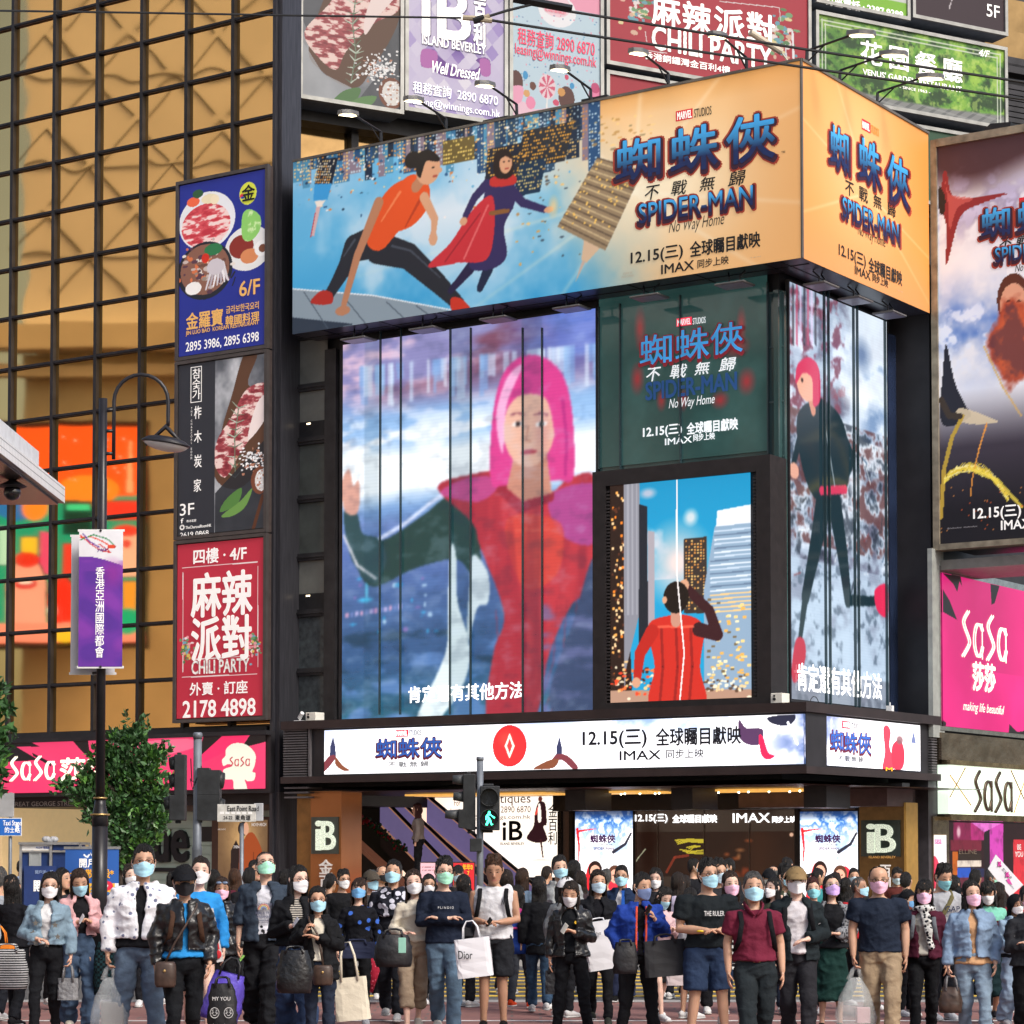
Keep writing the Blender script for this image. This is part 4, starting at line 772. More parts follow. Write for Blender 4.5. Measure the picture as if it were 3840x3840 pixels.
 for k in range(60): f, g_ = r.uniform(), r.uniform(); a.ell(2240-150*f+168*g_, 592+258*f+50*g_, 4, 4, 'ffcf6a')
 a.poly([(2190, 900), (2250, 930), (2200, 985), (2180, 975)], 'd8b898'); a.poly([(2196, 980), (2184, 975), (2155, 1065)], 'c8b0a0')
 for k in range(70): f = r.uniform(); a.ell(2050+r.normal()*70, 700+r.normal()*150, r.uniform(2, 8), r.uniform(2, 6), ('c08a4a', '6a5a4a', 'ffcf7a', 'e8a850', '3a4a5a')[r.integers(5)], .8)
 for k in range(50): a.ell(r.uniform(2100, 2450), r.uniform(430, 560), r.uniform(3, 12), r.uniform(2, 6), ('b8823a', '7a6a4a', 'ffd88a', 'e8a850')[r.integers(4)], .6)
 a.poly([(1095, 1082), (1380, 1105), (1700, 1168), (1700, 1210), (1095, 1270)], '8a9aa6'); a.poly([(1095, 1190), (1330, 1215), (1200, 1245), (1095, 1262)], '2c3848')   # metal roof edge
 for x in (1140, 1290, 1450, 1560): a.seg((x, 1090+(x-1095)*.12), (x+90, 1235-(x-1095)*.05), 4, '4a5866')
 a.seg((1095, 1083), (1400, 1108), 5, 'e8eef2'); a.seg((1400, 1108), (1690, 1162), 5, 'e8eef2')
 # two ordinary dancers (plain stand-in for the printed figures)
 sk, sk2, bk, bk2, og, nv = 'd9a27e', 'b97f5e', '23252d', '4a505c', 'e2531f', '33295a'
 a.path([(1420, 930), (1530, 960), (1640, 1060), (1720, 1140)], 120, bk, 1, 52); a.path([(1440, 915), (1540, 940), (1650, 1040)], 10, bk2, .9, 5); a.spl([(1690, 1120), (1730, 1120), (1765, 1165), (1700, 1172)], 'c8321f')
 a.path([(1420, 900), (1330, 930), (1300, 1000)], 130, bk, 1, 80); a.path([(1300, 990), (1262, 1060), (1225, 1120)], 70, bk, 1, 40); a.path([(1330, 900), (1290, 960)], 12, bk2, .9, 6); a.spl([(1205, 1090), (1245, 1100), (1240, 1140), (1165, 1135)], 'b02a20')
 a.path([(1545, 720), (1490, 790), (1420, 880)], 130, og, 1, 120); a.spl([(1480, 690), (1590, 670), (1610, 760), (1540, 850), (1430, 870), (1400, 800)], og); a.path([(1500, 720), (1430, 830)], 12, 'f08a5a', .8, 6); a.path([(1580, 740), (1520, 850)], 14, 'a83214', .7, 6)
 a.path([(1590, 740), (1630, 820), (1625, 880)], 40, sk, 1, 24); a.ell(1624, 895, 16, 26, sk); a.path([(1420, 760), (1340, 960), (1290, 1140)], 44, sk2, 1, 26); a.ell(1285, 1165, 28, 18, sk2)
 a.path([(1560, 700), (1590, 660)], 44, sk2); a.ell(1605, 632, 46, 60, sk); a.spl([(1560, 640), (1565, 580), (1610, 562), (1648, 590), (1640, 606), (1600, 604), (1585, 640), (1575, 668)], '1c1412'); a.ell(1548, 600, 30, 32, '1c1412'); a.ell(1624, 628, 6, 4, '2a1a14'); a.ell(1632, 660, 10, 4, 'a84a3c'); a.ell(1650, 638, 8, 10, sk)
 a.path([(1900, 690), (1960, 760), (2040, 785)], 40, nv, 1, 26); a.ell(2058, 786, 18, 12, sk); a.ell(2075, 775, 24, 50, 'ffd28a', .7, .8); a.path([(1830, 900), (1760, 1010), (1690, 1090)], 60, '241c40', 1, 26); a.path([(1850, 900), (1830, 1010), (1800, 1080)], 60, '1a2440', 1, 30)
 a.spl([(1840, 680), (1920, 670), (1930, 760), (1890, 850), (1900, 960), (1840, 1010), (1760, 1000), (1800, 880), (1810, 760)], nv); a.spl([(1770, 790), (1850, 740), (1835, 960), (1720, 985), (1605, 1000), (1690, 910)], 'c92f38'); a.path([(1830, 770), (1740, 970)], 9, 'e87a78', .7); a.path([(1800, 800), (1670, 980)], 8, '8a1a28', .7); a.path([(1825, 690), (1780, 740), (1745, 810)], 38, nv, 1, 26); a.ell(1738, 830, 14, 16, sk); a.seg((1840, 800), (1905, 790), 16, '8a5a30')
 a.path([(1880, 680), (1885, 650)], 26, sk2); a.spl([(1845, 665), (1925, 655), (1930, 690), (1845, 700)], 'c2302c'); a.spl([(1850, 640), (1858, 572), (1900, 560), (1925, 600), (1918, 660), (1870, 670)], '241612'); a.ell(1897, 612, 24, 38, sk); a.ell(1890, 606, 4, 3, '2a1a14'); a.ell(1908, 604, 4, 3, '2a1a14'); a.ell(1900, 632, 8, 3, 'b04a40'); a.spl([(1870, 600), (1880, 572), (1915, 575), (1920, 596), (1895, 586)], '241612'); a.blur(1)
 a.build('front_print', art_b, t, 0)
 rz = R.px(3483, 800)[0]; a = Art(R, 0, 0, 0, 0, 0., 210, 'e0924a', (.012, rz, z0, z1)); gl = np.exp(-((a.x-.45)/.4)**2-((a.y-.42)/.5)**2); a.put(gl*.5, 'ffe0b0'); a.put(np.clip((a.x-.6)*2, 0, 1)*.5, 'f09a3c'); a.put(np.clip((a.y-.7)*2.5, 0, 1)*.5, 'd4956c')
 for an in (-2.6, -1.9, .5, .9, 2.5): c, s_ = math.cos(an), math.sin(an); dx, dy = a.x-.5, (a.y-.5)*1.4; al = dx*c+dy*s_; w_ = abs(-dx*s_+dy*c); a.put((al > .1)*np.exp(-(w_/.01)**2)*np.exp(-al*1.5)*.4, 'fff0c8')
 a.build('side_print', art_b, t, 0)
 o = .008; mk = M('film_red', 'c82030', .5, emit=.3)
 def rb(fr, x0, x1, y0, y1): b = MB(); b.quad(fr, fr.px(x0, (y0+y1)/2)[0], fr.px(x1, (y0+y1)/2)[0], fr.px((x0+x1)/2, y1)[1], fr.px((x0+x1)/2, y0)[1], o); b.build('studio_block', mk, t)
 rb(L, 2535, 2598, 412, 450); txt(L, 'MARVEL', 2540, 2594, 431, 28, o+.004, W_, t, .03); txt(L, 'STUDIOS', 2603, 2668, 419, 32, o, BK, t, .005)
 big_title(L, '蜘', 2306, 2478, 598, 158, o, t); big_title(L, '蛛', 2512, 2694, 560, 172, o, t); big_title(L, '俠', 2722, 2908, 522, 178, o, t)
 txt(L, '™', 2930, 2944, 570, 8, o, BK, t); txt(L, '不', 2418, 2474, 722, 52, o, BK, t, .015, .2); txt(L, '戰', 2516, 2576, 704, 54, o, BK, t, .015, .2); txt(L, '無', 2622, 2682, 688, 52, o, BK, t, .015, .2); txt(L, '歸', 2730, 2796, 668, 58, o, BK, t, .015, .2)
 big_title(L, 'SPIDER-MAN', 2392, 2826, 770, 82, o, t, .04); txt(L, 'No Way Home', 2508, 2716, 842, 58, o, BK, t, -.005, .3)
 txt(L, '12.15(三)', 2366, 2560, 958, 56, o, BK, t, .03); txt(L, '全球矚目獻映', 2588, 2850, 916, 58, o, BK, t, .03); txt(L, 'IMAX', 2480, 2602, 1002, 34, o, BK, t, .03); txt(L, '同步上映', 2616, 2732, 982, 32, o, BK, t, .02)
 gs = M('faint_print', 'a89a88', .5, emit=.2); txt(L, 'A FILM BY THE\nSTUDIO COMPANY', 2330, 2378, 1030, 20, o, gs, t); txt(L, '• film • rights reserved', 2812, 2854, 964, 6, o, gs, t)
 rb(R, 3231, 3263, 453, 492); txt(R, 'MARVEL', 3234, 3260, 473, 26, o+.004, W_, t, .03); txt(R, 'STUDIOS', 3266, 3296, 490, 30, o, M('gold_small', 'c88a30', .5, emit=.2), t, .005)
 big_title(R, '蜘', 3110, 3185, 560, 158, o, t); big_title(R, '蛛', 3218, 3302, 614, 168, o, t); big_title(R, '俠', 3325, 3408, 680, 176, o, t)
 txt(R, '不', 3170, 3202, 708, 52, o, BK, t, .015); txt(R, '戰', 3222, 3254, 730, 54, o, BK, t, .015); txt(R, '無', 3276, 3306, 757, 50, o, BK, t, .015); txt(R, '歸', 3328, 3358, 786, 54, o, BK, t, .015)
 big_title(R, 'SPIDER-MAN', 3157, 3372, 828, 80, o, t, .04); txt(R, 'No Way Home', 3218, 3320, 890, 52, o, BK, t, -.005)
 txt(R, '12.15(三)', 3146, 3246, 962, 54, o, BK, t, .03); txt(R, '全球矚目獻映', 3258, 3382, 1018, 54, o, BK, t, .03); txt(R, 'IMAX', 3206, 3264, 1024, 30, o, BK, t, .03); txt(R, '同步上映', 3272, 3330, 1052, 30, o, BK, t, .02); txt(R, '• film • rights', 3366, 3386, 1092, 6, o, gs, t)
 return z0, z1, uL, uR
z0_b, z1_b, uL_b, uR_b = billboard()
# ---------------------------------------------------------------- floodlights above and below the billboard
def floodlights():
 lens = tint('flood_lens', 'ffedc0', 8.); lens2 = M('idle_lens', (.22, .22, .30), .3); shell = M('flood_shell', (.16, .155, .15), .4, .5)
 proto = {}
 def top(fr, u, nm):
  t = thing('floodlight', nm, 'floodlight', fr.W(u, z1_b, 0), 'floodlights on arms above the billboard')
  n3, u3 = Vector((fr.n.x, fr.n.y, 0)), Vector((fr.u.x, fr.u.y, 0)); z = z1_b+.05
  b = MB(); b.tube([fr.W(u, z-.3, -.08), fr.W(u, z+.24, -.05)], .03, 6); b.tube([fr.W(u, z+.24, -.05), fr.W(u, z+.36, .85)], .024, 6); b.tube([fr.W(u, z+.02, -.05), fr.W(u, z+.27, .3)], .016, 6); b.build('arm', black, t)
  q = [(.80, .36), (1.34, .27)]
  b = MB(); P = [];
  for w_, (o, dz) in ((.08, q[0]), (.105, ((q[0][0]+q[1][0])/2, .33)), (.07, q[1])):
   P += [fr.W(u-w_, z+dz, o), fr.W(u+w_, z+dz, o), fr.W(u+w_*.8, z+dz+.09, o), fr.W(u-w_*.8, z+dz+.09, o)]
  f = [(0, 1, 2, 3), (8, 11, 10, 9)]
  for i in range(2):
   for j in range(4): f.append((i*4+j, (i+1)*4+j, (i+1)*4+(j+1) % 4, i*4+(j+1) % 4))
  b.add(P, f); b.build('head', shell, t)
  b = MB(); b.add([fr.W(u-.065, z+q[0][1]-.012-.01, q[0][0]+.05), fr.W(u+.065, z+q[0][1]-.022, q[0][0]+.05), fr.W(u+.065, z+q[1][1]-.01, q[1][0]-.03), fr.W(u-.065, z+q[1][1]-.01, q[1][0]-.03)], [(0, 3, 2, 1)]); b.build('lamp_glass', lens, t)
  # the lamp's own light, thrown back on to the print
  l = bpy.data.lights.new('floodlight_lamp', 'SPOT'); l.energy = 26; l.color = (1, .86, .62); l.spot_size = math.radians(120); l.spot_blend = 1; l.shadow_soft_size = .15
  lo = bpy.data.objects.new('floodlight_lamp', l); COL.objects.link(lo); p = fr.W(u, z+.5, 1.25); lo.parent = t; lo.location = p-loc_of(t); d = fr.W(u, z1_b-1.6, 0)-p; lo.rotation_euler = d.to_track_quat('-Z', 'Y').to_euler()
 ords = ('first', 'second', 'third', 'fourth', 'fifth', 'sixth')
 for k, x in enumerate((1423, 1667, 1932, 2210, 2501, 2794)): top(L, L.px(x, top_row(x))[0], 'warm lit floodlight on a black arm, %s from the left above the long billboard face' % ords[k])
 for k, x in enumerate((3036, 3160, 3300)): top(R, R.px(x, 330)[0], 'floodlight on a black arm above the short orange billboard face, %s from its corner' % ords[k])
 def low(fr, u, nm):
  t = thing('soffit_lamp', nm, 'floodlight', fr.W(u, z0_b-.3, -.3), 'flat floodlights under the billboard')
  b = MB(); b.box(fr, u-.32, u+.32, z0_b-.29, z0_b-.25, -.45, .02); b.build('head', shell, t, bevel=.015); b = MB(); b.box(fr, u-.28, u+.28, z0_b-.298, z0_b-.2901, -.42, -.01); b.build('lamp_glass', lens2, t)
  for s in (-.18, .18): MB().tube([fr.W(u+s, z0_b-.01, -.3), fr.W(u+s*.6, z0_b-.12, -.2), fr.W(u+s*.7, z0_b-.24, -.2)], .018, 5).build('bracket', black, t)
 for k, x in enumerate((1322, 1580, 1846, 2122, 2414, 2735)): low(L, L.px(x, 1150)[0], 'flat floodlight hung under the billboard soffit, %s from the left' % ords[k])
 for k, x in enumerate((3118, 3246, 3372)): low(R, R.px(x, 1100)[0], 'flat floodlight under the short billboard face, %s from the corner' % ords[k])
def top_row(x): return 224+.2013*(3018-x)
floodlights()
# ---------------------------------------------------------------- screens on the recessed glass
wl_ = tint('white_subtitle', 'ffffff', 1.0)
def fins(fr, xs, y0, y1, o, root, w_=.02, name='glass_fin'):
 for x in xs: u = fr.px(x, (y0+y1)/2, o)[0]; MB().box(fr, u-w_, u+w_, fr.px(x, y1, o)[1], fr.px(x, y0, o)[1], o, o+.05).build(name, M('fin_edge', (.02, .045, .055), .2, spec=.8), root)
def led_front():
 x0, x1, o = 1284, 2234, .04; u0, u1 = LI.px(x0, 2000, o)[0], LI.px(x1, 2000, o)[0]; z1, z0 = LI.px(x0, 1294, o)[1], LI.px(x1, 2662, o)[1]
 t = thing('led_screen', 'giant video screen with one big pink and red figure behind tall glass panels', 'screen', LI.W((u0+u1)/2, z0, 0))
 b = MB(); b.box(LI, u0-.1, u1+.03, z0-.05, z1+.05, -.045, o-.01); b.build('casing', darkb, t)
 a = Art(LI, 0, 0, 0, 0, o, 340, '7fa8d8', (u0, u1, z0, z1)); n = a.nz(.7, 5, 1, .6, 1.4); n2 = a.nz(2.2, 4, 9, .5, 1.6); n3 = a.nz(5, 3, 5, .5, 1.)
 y = a.y; a.put(np.clip((.22-y)*10, 0, 1), '8a86b8'); a.put(np.clip((.22-y)*10, 0, 1)*np.clip((n2-.47)*7, 0, 1), 'd8b8d0'); a.put(np.clip((.2-y)*10, 0, 1)*np.clip((n-.52)*8, 0, 1), '7a4a62'); a.put(np.clip((a.x-.62)*4, 0, 1)*np.clip((.2-y)*8, 0, 1)*.8, '5a78d0')
 bnd = np.exp(-((y-.27)/.07)**2); a.put(bnd*.8, 'a8ccf4'); a.put(bnd*np.clip((n2-.5)*8, 0, 1), 'f4f8ff'); a.put(np.clip((.5-abs(n3-.5)*4)*1.2, 0, 1)*bnd*.3, '5a80b8')
 sky_ = np.clip(1-abs(y-.36-.05*(n-.5))/.10, 0, 1); a.put(np.clip(sky_*2, 0, 1), 'f6fbff'); r = np.random.default_rng(6)
 for k in range(46):
  x = r.uniform(1290, 2234); h = r.uniform(20, 130); w_ = r.uniform(8, 34); yb = 1640-.1*(x-1284); a.poly([(x, yb-260), (x+w_, yb-260), (x+w_, yb-230+h), (x, yb-230+h)], ('c8dcf4', '9fc4ec', 'dce8f8', '7fa8dc')[r.integers(4)], .6)
 lo = np.clip((y-.43)*9, 0, 1); a.put(lo, '5a72b0'); a.put(lo*np.clip((n-.45)*5, 0, 1)*.8, '8a8ac8'); a.put(np.clip((y-.56)*5, 0, 1)*.9, '3a5a86'); a.put(np.clip((y-.74)*5, 0, 1)*.8, '2c5480'); a.put(np.clip((y-.86)*6, 0, 1)*.7, '2c6a70')
 a.put(np.clip((y-.6)*5, 0, 1)*np.clip((n2-.55)*7, 0, 1)*.8, '5f86c0'); a.put(np.clip((y-.6)*5, 0, 1)*np.clip((.42-n2)*7, 0, 1)*.8, '1d3a50')
 for k in range(26): x = r.uniform(1290, 1640); a.ell(x, r.uniform(2130, 2380), r.uniform(4, 14), r.uniform(3, 10), ('3ab0e8', 'b8d8f0', '8a6ab0', '2a8ac0')[r.integers(4)], .8)
 a.ell(1375, 2210, 8, 60, '6ad0f8', .9, .6); a.ell(1370, 2250, 36, 12, '48c0f0', .9, .6)
 for k in range(12): a.poly([(1296+k*18, 2300-k*3), (1308+k*18, 2298-k*3), (1308+k*18, 2316-k*3), (1296+k*18, 2318-k*3)], ('e8a8c8', '7a8ac8', 'c8b8e8')[k % 3], .8)
 # a pink haired model in a red sweater (plain stand-in for the film picture)
 a.spl([(1780, 1830), (1690, 1850), (1590, 1930), (1470, 2010), (1380, 2050), (1340, 2120), (1400, 2200), (1560, 2130), (1720, 2100), (1800, 2200)], '24403e'); a.path([(1400, 2035), (1520, 1962), (1610, 1890), (1690, 1835)], 15, 'dfe8ff', .85); a.spl([(1420, 2020), (1450, 2100), (1400, 2190), (1320, 2100), (1290, 1960), (1300, 1900), (1340, 1930), (1360, 2000)], '2c4a50')
 a.spl([(1290, 1910), (1284, 1800), (1310, 1760), (1325, 1820), (1345, 1800), (1350, 1870), (1335, 1930)], 'd8a090'); a.path([(1290, 2010), (1340, 2120), (1410, 2170)], 10, 'f0e8f0', .8)
 a.spl([(1640, 1830), (1760, 1780), (1900, 1770), (2050, 1850), (2140, 1790), (2240, 1810), (2240, 2200), (2150, 2260), (2060, 2450), (2000, 2700), (1830, 2700), (1850, 2450), (1890, 2300), (1800, 2050), (1770, 1960)], 'c03844'); a.spl([(2060, 1860), (2240, 1820), (2240, 2030), (2110, 2010)], 'a84a9c', .8); a.spl([(1650, 1850), (1760, 1790), (1880, 1800), (1800, 1880)], 'b84a92', .8)
 a.spl([(1900, 1950), (2100, 1960), (2090, 2150), (1960, 2200)], 'd84c3e', .7); a.put(np.clip((a.nz(1.1, 3, 12, 2.4, .3)-.50)*6, 0, 1)*(a.a[..., 0] > .6)*(a.a[..., 2] < .5)*.45, '8a2438')
 for k in range(9): a.path([(1860+k*38, 2290-k*6), (1872+k*34, 2480), (1850+k*26, 2690)], 5, 'a02a3c', .6)
 a.path([(1880, 1830), (1950, 1900), (2060, 1860)], 46, '9a2a3c'); a.seg((1935, 1990), (2060, 1985), 8, 'e86a58', .5)
 a.spl([(2060, 2640), (2150, 2330), (2234, 2100), (2236, 2700)], '3a4a6c'); a.put((a.x > .8)*(y > .7)*np.clip((n2-.5)*6, 0, 1)*.7, '6a70a0')
 a.spl([(1690, 2050), (1710, 2080), (1715, 2250), (1760, 2420), (1740, 2560), (1640, 2700), (1560, 2700), (1670, 2450), (1680, 2250)], 'e4f2f6'); a.spl([(1775, 2080), (1830, 2150), (1830, 2260), (1790, 2280), (1750, 2420), (1760, 2200)], 'c4d4dc')
 a.spl([(1840, 1800), (1850, 1540), (1900, 1380), (2000, 1330), (2100, 1390), (2145, 1540), (2150, 1790), (2080, 1800), (1900, 1820)], 'd8408c'); a.poly([(1930, 1700), (2050, 1700), (2070, 1850), (1960, 1880), (1900, 1830)], 'c98a76'); a.ell(1985, 1600, 98, 150, 'e8b49e'); a.ell(2035, 1620, 46, 120, 'c98a86', .6, .8)
 a.spl([(1875, 1640), (1880, 1470), (1960, 1380), (2060, 1410), (2095, 1560), (2085, 1650), (2050, 1500), (1960, 1480), (1905, 1530)], 'd8408c'); a.spl([(1860, 1560), (1900, 1420), (1960, 1370), (1900, 1520), (1885, 1700)], 'f2b8dc', .9); a.path([(2110, 1500), (2125, 1650), (2120, 1780)], 14, 'b02c7c', .8)
 for xx in (1942, 2030): a.ell(xx, 1590, 22, 9, 'f4f0ee'); a.ell(xx, 1590, 9, 10, '2a2024'); a.path([(xx-26, 1556), (xx, 1548), (xx+24, 1556)], 6, '7a3a50')
 a.path([(1982, 1600), (1972, 1650), (1992, 1656)], 5, 'b87a68'); a.ell(1984, 1695, 30, 9, 'b03a4a'); a.blur(1)
 scan = (np.arange(a.h) % 3 == 0)[:, None]*np.ones((1, a.w)); a.put(scan*.10, '0a1a28')
 dark_ = ((a.U > LI.px(1369, 1900)[0]) & (a.U < LI.px(1424, 1900)[0])) | ((a.U > LI.px(1692, 1900)[0]) & (a.U < LI.px(1770, 1900)[0])) | ((a.U > LI.px(1962, 1900)[0]) & (a.U < LI.px(2036, 1900)[0])); a.put(dark_*.16, '0c3040')
 n4 = a.nz(3.2, 5, 33, .7, 1.3); a.put(np.clip((n4-.56)*5, 0, 1)*.16, 'c8d8f0'); a.put(np.clip((.44-n4)*5, 0, 1)*.18, '18243c'); a.blur(2); a.build('display', art_e, t); fins(LI, (1428, 1505, 1691, 1768, 1963, 2036), 1230, 2680, o+.02, t, .014)
 txt(LI, '肯定還有其他方法', 1532, 1962, 2596, 62, o+.03, wl_, t, .025)
led_front()
def led_logo():
 wl_ = tint('dim_white_letter', 'e8eef0', .45)
 o = -.03; t = thing('title_screen', 'dim teal glass panel showing a red and blue glowing film title above the framed screen', 'screen', LI.W(LI.px(2600, 1700)[0], LI.px(2600, 1700)[1], 0))
 a = Art(LI, 2246, 1070, 2880, 1690, o, 170, '233f3d'); n = a.nz(1.2, 4, 4); a.put(np.clip((n-.45)*3, 0, 1)*.6, '345653'); rd = 'a8262c'
 for x, y, rx, ry in ((2400, 1230, 26, 90), (2440, 1290, 60, 40), (2780, 1220, 22, 80), (2760, 1300, 60, 50), (2390, 1420, 30, 70), (2800, 1430, 40, 60), (2480, 1500, 22, 50), (2560, 1500, 24, 50), (2700, 1500, 40, 40)): a.ell(x, y, rx, ry, rd, .75, .9)
 a.build('display', M('dim_screen', attr=True, rough=.08, var=0, emit=.55, spec=.8), t); b = MB(); q = lambda x, y: LI.px(x, y, o)
 b.box(LI, q(2246, 1500)[0], q(2880, 1500)[0], q(2880, 1690)[1], q(2246, 1070)[1]-.1, -.049, o-.006); b.build('casing', black, t)
 o = .004; lb = M('neon_blue_letter', '3f9fe0', .5, emit=.35, var=.6, scale=1.6); lr = M('neon_red_letter', '8a2030', .5, emit=.25)
 b = MB(); b.quad(LI, q(2537, 1205)[0], q(2594, 1205)[0], q(2560, 1222)[1], q(2560, 1192)[1], o); b.build('studio_block', M('neon_red_block', 'e0304a', .5, emit=.8), t); txt(LI, 'MARVEL', 2540, 2590, 1207, 22, o+.006, wl_, t, .03); txt(LI, 'STUDIOS', 2598, 2646, 1202, 24, o, wl_, t, .01)
 for s, x0, x1, y, h in (('蜘', 2400, 2518, 1312, 118), ('蛛', 2534, 2658, 1292, 122), ('俠', 2666, 2784, 1270, 122)): txt(LI, s, x0-4, x1+4, y+3, h+6, o, lr, t, .05); txt(LI, s, x0, x1, y-2, h-8, o+.008, lb, t, .012)
 txt(LI, '不', 2424, 2478, 1404, 50, o, wl_, t, .02, .2); txt(LI, '戰', 2512, 2576, 1392, 50, o, wl_, t, .02, .2); txt(LI, '無', 2604, 2662, 1380, 48, o, wl_, t, .02, .2); txt(LI, '歸', 2696, 2760, 1366, 52, o, wl_, t, .02, .2)
 txt(LI, 'SPIDER-MAN', 2422, 2762, 1448, 66, o, M('neon_dim_blue', '24508a', .5, emit=.25), t, .035); txt(LI, 'No Way Home', 2508, 2680, 1510, 46, o, wl_, t, 0, .3)
 txt(LI, '12.15(三)', 2412, 2556, 1618, 44, o, wl_, t, .04); txt(LI, '全球矚目獻映', 2576, 2766, 1598, 44, o, wl_, t, .04); txt(LI, 'IMAX', 2494, 2594, 1652, 24, o, wl_, t, .03); txt(LI, '同步上映', 2600, 2680, 1638, 26, o, wl_, t, .03)
 for x in (2246, 2326, 2552, 2880): u = LI.px(x, 1500)[0]; MB().box(LI, u-.012, u+.012, LI.px(x, 1760)[1], LI.px(2246, 1150)[1], -.04, .03).build('glass_fin', M('fin_edge'), t)
led_logo()
def led_framed():
 o = .62; ux0, ux1 = LI.px(2222, 2200, o)[0], LI.px(2890, 2200, o)[0]; z1, z0 = LI.px(2890, 1703, o)[1], LI.px(2890, 2672, o)[1]
 t = thing('framed_screen', 'upright video screen of a street canyon in a thick black box frame', 'screen', LI.W((ux0+ux1)/2, z0, .3))
 b = MB(); b.box(LI, ux0, ux1, z0, z1, -.04, o-.1); b.frame(LI, ux0, ux1, z0, z1, o-.1, o, .3); b.build('box_frame', M('black_box', (.016, .013, .014), .5, var=.3), t)
 vL, vR = LI.px(2254, 2200, o)[0], LI.px(2850, 2200, o)[0]
 for xa, xb in ((2252, 2282), (2822, 2852)):
  b = MB(); u0, u1 = LI.px(xa, 2200, o)[0], LI.px(xb, 2200, o)[0]
  for k in range(62): z = z0+.34+(z1-z0-.7)*k/62; b.box(LI, u0, u1, z, z+.035, o-.09, o-.03)
  b.build('louvre', M('louvre_dark', (.03, .026, .028), .5), t)
 a = Art(LI, 2288, 1788, 2818, 2640, o-.05, 330, '168fc0'); a.z1 = LI.px(2818, 1758, o-.05)[1]
 a = Art(LI, 0, 0, 0, 0, o-.05, 330, '1f9ccc', (a.u0, a.u1, LI.px(2288, 2645, o-.05)[1], LI.px(2818, 1760, o-.05)[1])); n = a.nz(.9, 5, 2); r = np.random.default_rng(9)
 a.put(np.clip((.4-a.y)*2, 0, 1)*.4, '0a6f9c'); a.ell(2540, 2110, 150, 180, 'f6d8d0', .95, .9); a.put(np.clip((n-.56)*7, 0, 1)*(a.y > .08)*(a.y < .45)*.7, 'e8d8dc'); a.ell(2590, 1940, 34, 40, 'f2e4e0', .8, .7); a.ell(2430, 1850, 40, 26, 'e8c8d0', .7, .7)
 a.poly([(2288, 1780), (2340, 1780), (2372, 2640), (2288, 2640)], '2a1a16')
 for k in range(90): a.poly([(x := 2292+r.uniform(0, 44), y_ := 1800+r.uniform(0, 800)), (x+8, y_), (x+8, y_+10), (x, y_+10)], ('ffb45a', 'ff8a2a', 'ffd8a0', '5a3020')[r.integers(4)])
 a.poly([(2340, 1790), (2398, 1800), (2398, 2300), (2350, 2500), (2340, 2640)], '8a8a94'); a.put((np.sin(a.U*60) > .2)*(a.x > .1)*(a.x < .2)*(a.y < .6)*.35, 'c8c8d0'); a.poly([(2396, 1890), (2428, 1900), (2430, 2420), (2396, 2420)], '20242e'); a.poly([(2430, 1990), (2455, 1995), (2455, 2420), (2430, 2420)], 'a8a0a8')
 a.poly([(2565, 2020), (2650, 2012), (2650, 2300), (2565, 2300)], '3a302c')
 for i in range(24):
  for j in range(7):
   if r.random() < .6: a.poly([(2570+j*11, 2026+i*11), (2576+j*11, 2026+i*11), (2576+j*11, 2032+i*11), (2570+j*11, 2032+i*11)], ('ffcf7a', 'e89a4a')[r.integers(2)])
 a.poly([(2690, 1915), (2820, 1890), (2820, 1960), (2685, 1975)], 'e6eaf0'); a.poly([(2680, 1975), (2820, 1960), (2820, 2640), (2640, 2640), (2640, 2210)], '8fa8c0')
 for k in range(20):
  yy = 1985+k*16; a.seg((2665 if k > 6 else 2680, yy+8), (2820, yy-6), 6, ('c8d8e8', '6a7f98', 'dfe8f0')[k % 3] if k < 15 else 'f0c888')
 for k in range(70): xx, yy = r.uniform(2648, 2812), r.uniform(2240, 2560); a.poly([(xx, yy), (xx+14, yy-1), (xx+14, yy+8), (xx, yy+9)], ('ffd88a', 'f0b45a', 'fff0c0', '7a6a50')[r.integers(4)])
 a.poly([(2288, 2590), (2820, 2585), (2820, 2645), (2288, 2645)], 'b8907a')
 for k in range(70): a.ell(r.uniform(2290, 2480), 2540+r.normal()*30, r.uniform(3, 10), r.uniform(3, 8), ('ff7a3a', 'ffd08a', '4a1a14', 'ff4a2a', 'fff0d0')[r.integers(5)], .9)
 for k in range(50): a.ell(r.uniform(2640, 2815), 2570+r.normal()*16, r.uniform(3, 10), r.uniform(3, 6), ('ffd89a', '5a4030', 'fff4d8')[r.integers(3)], .9)
 # an ordinary man in a red jacket, seen from behind (plain stand-in)
 a.spl([(2430, 2350), (2500, 2310), (2590, 2310), (2640, 2360), (2625, 2500), (2640, 2650), (2440, 2650), (2455, 2500)], 'cc2e24'); a.path([(2445, 2370), (2400, 2450), (2390, 2540)], 58, 'b8261f', 1, 34); a.ell(2386, 2560, 16, 20, 'd8a080'); a.path([(2620, 2360), (2690, 2380), (2660, 2290), (2580, 2210)], 54, '3a1a20', 1, 34); a.ell(2566, 2195, 18, 22, 'd8a080')
 for x_ in (2480, 2535, 2590): a.path([(x_, 2360), (x_+6, 2500), (x_-6, 2640)], 12, '7a1a1c', .6)
 a.seg((2470, 2350), (2600, 2350), 10, 'f06a50', .7); a.seg((2535, 2330), (2535, 2280), 44, 'c8907a'); a.ell(2535, 2240, 48, 60, '1c1412'); a.ell(2492, 2250, 9, 14, 'd8a080'); a.blur(1)
 a.path([(2538, 1775), (2538, 2150), (2552, 2300), (2566, 2450), (2548, 2640)], 6, 'fbf2ee', .95); a.build('display', art_e, t)
led_framed()
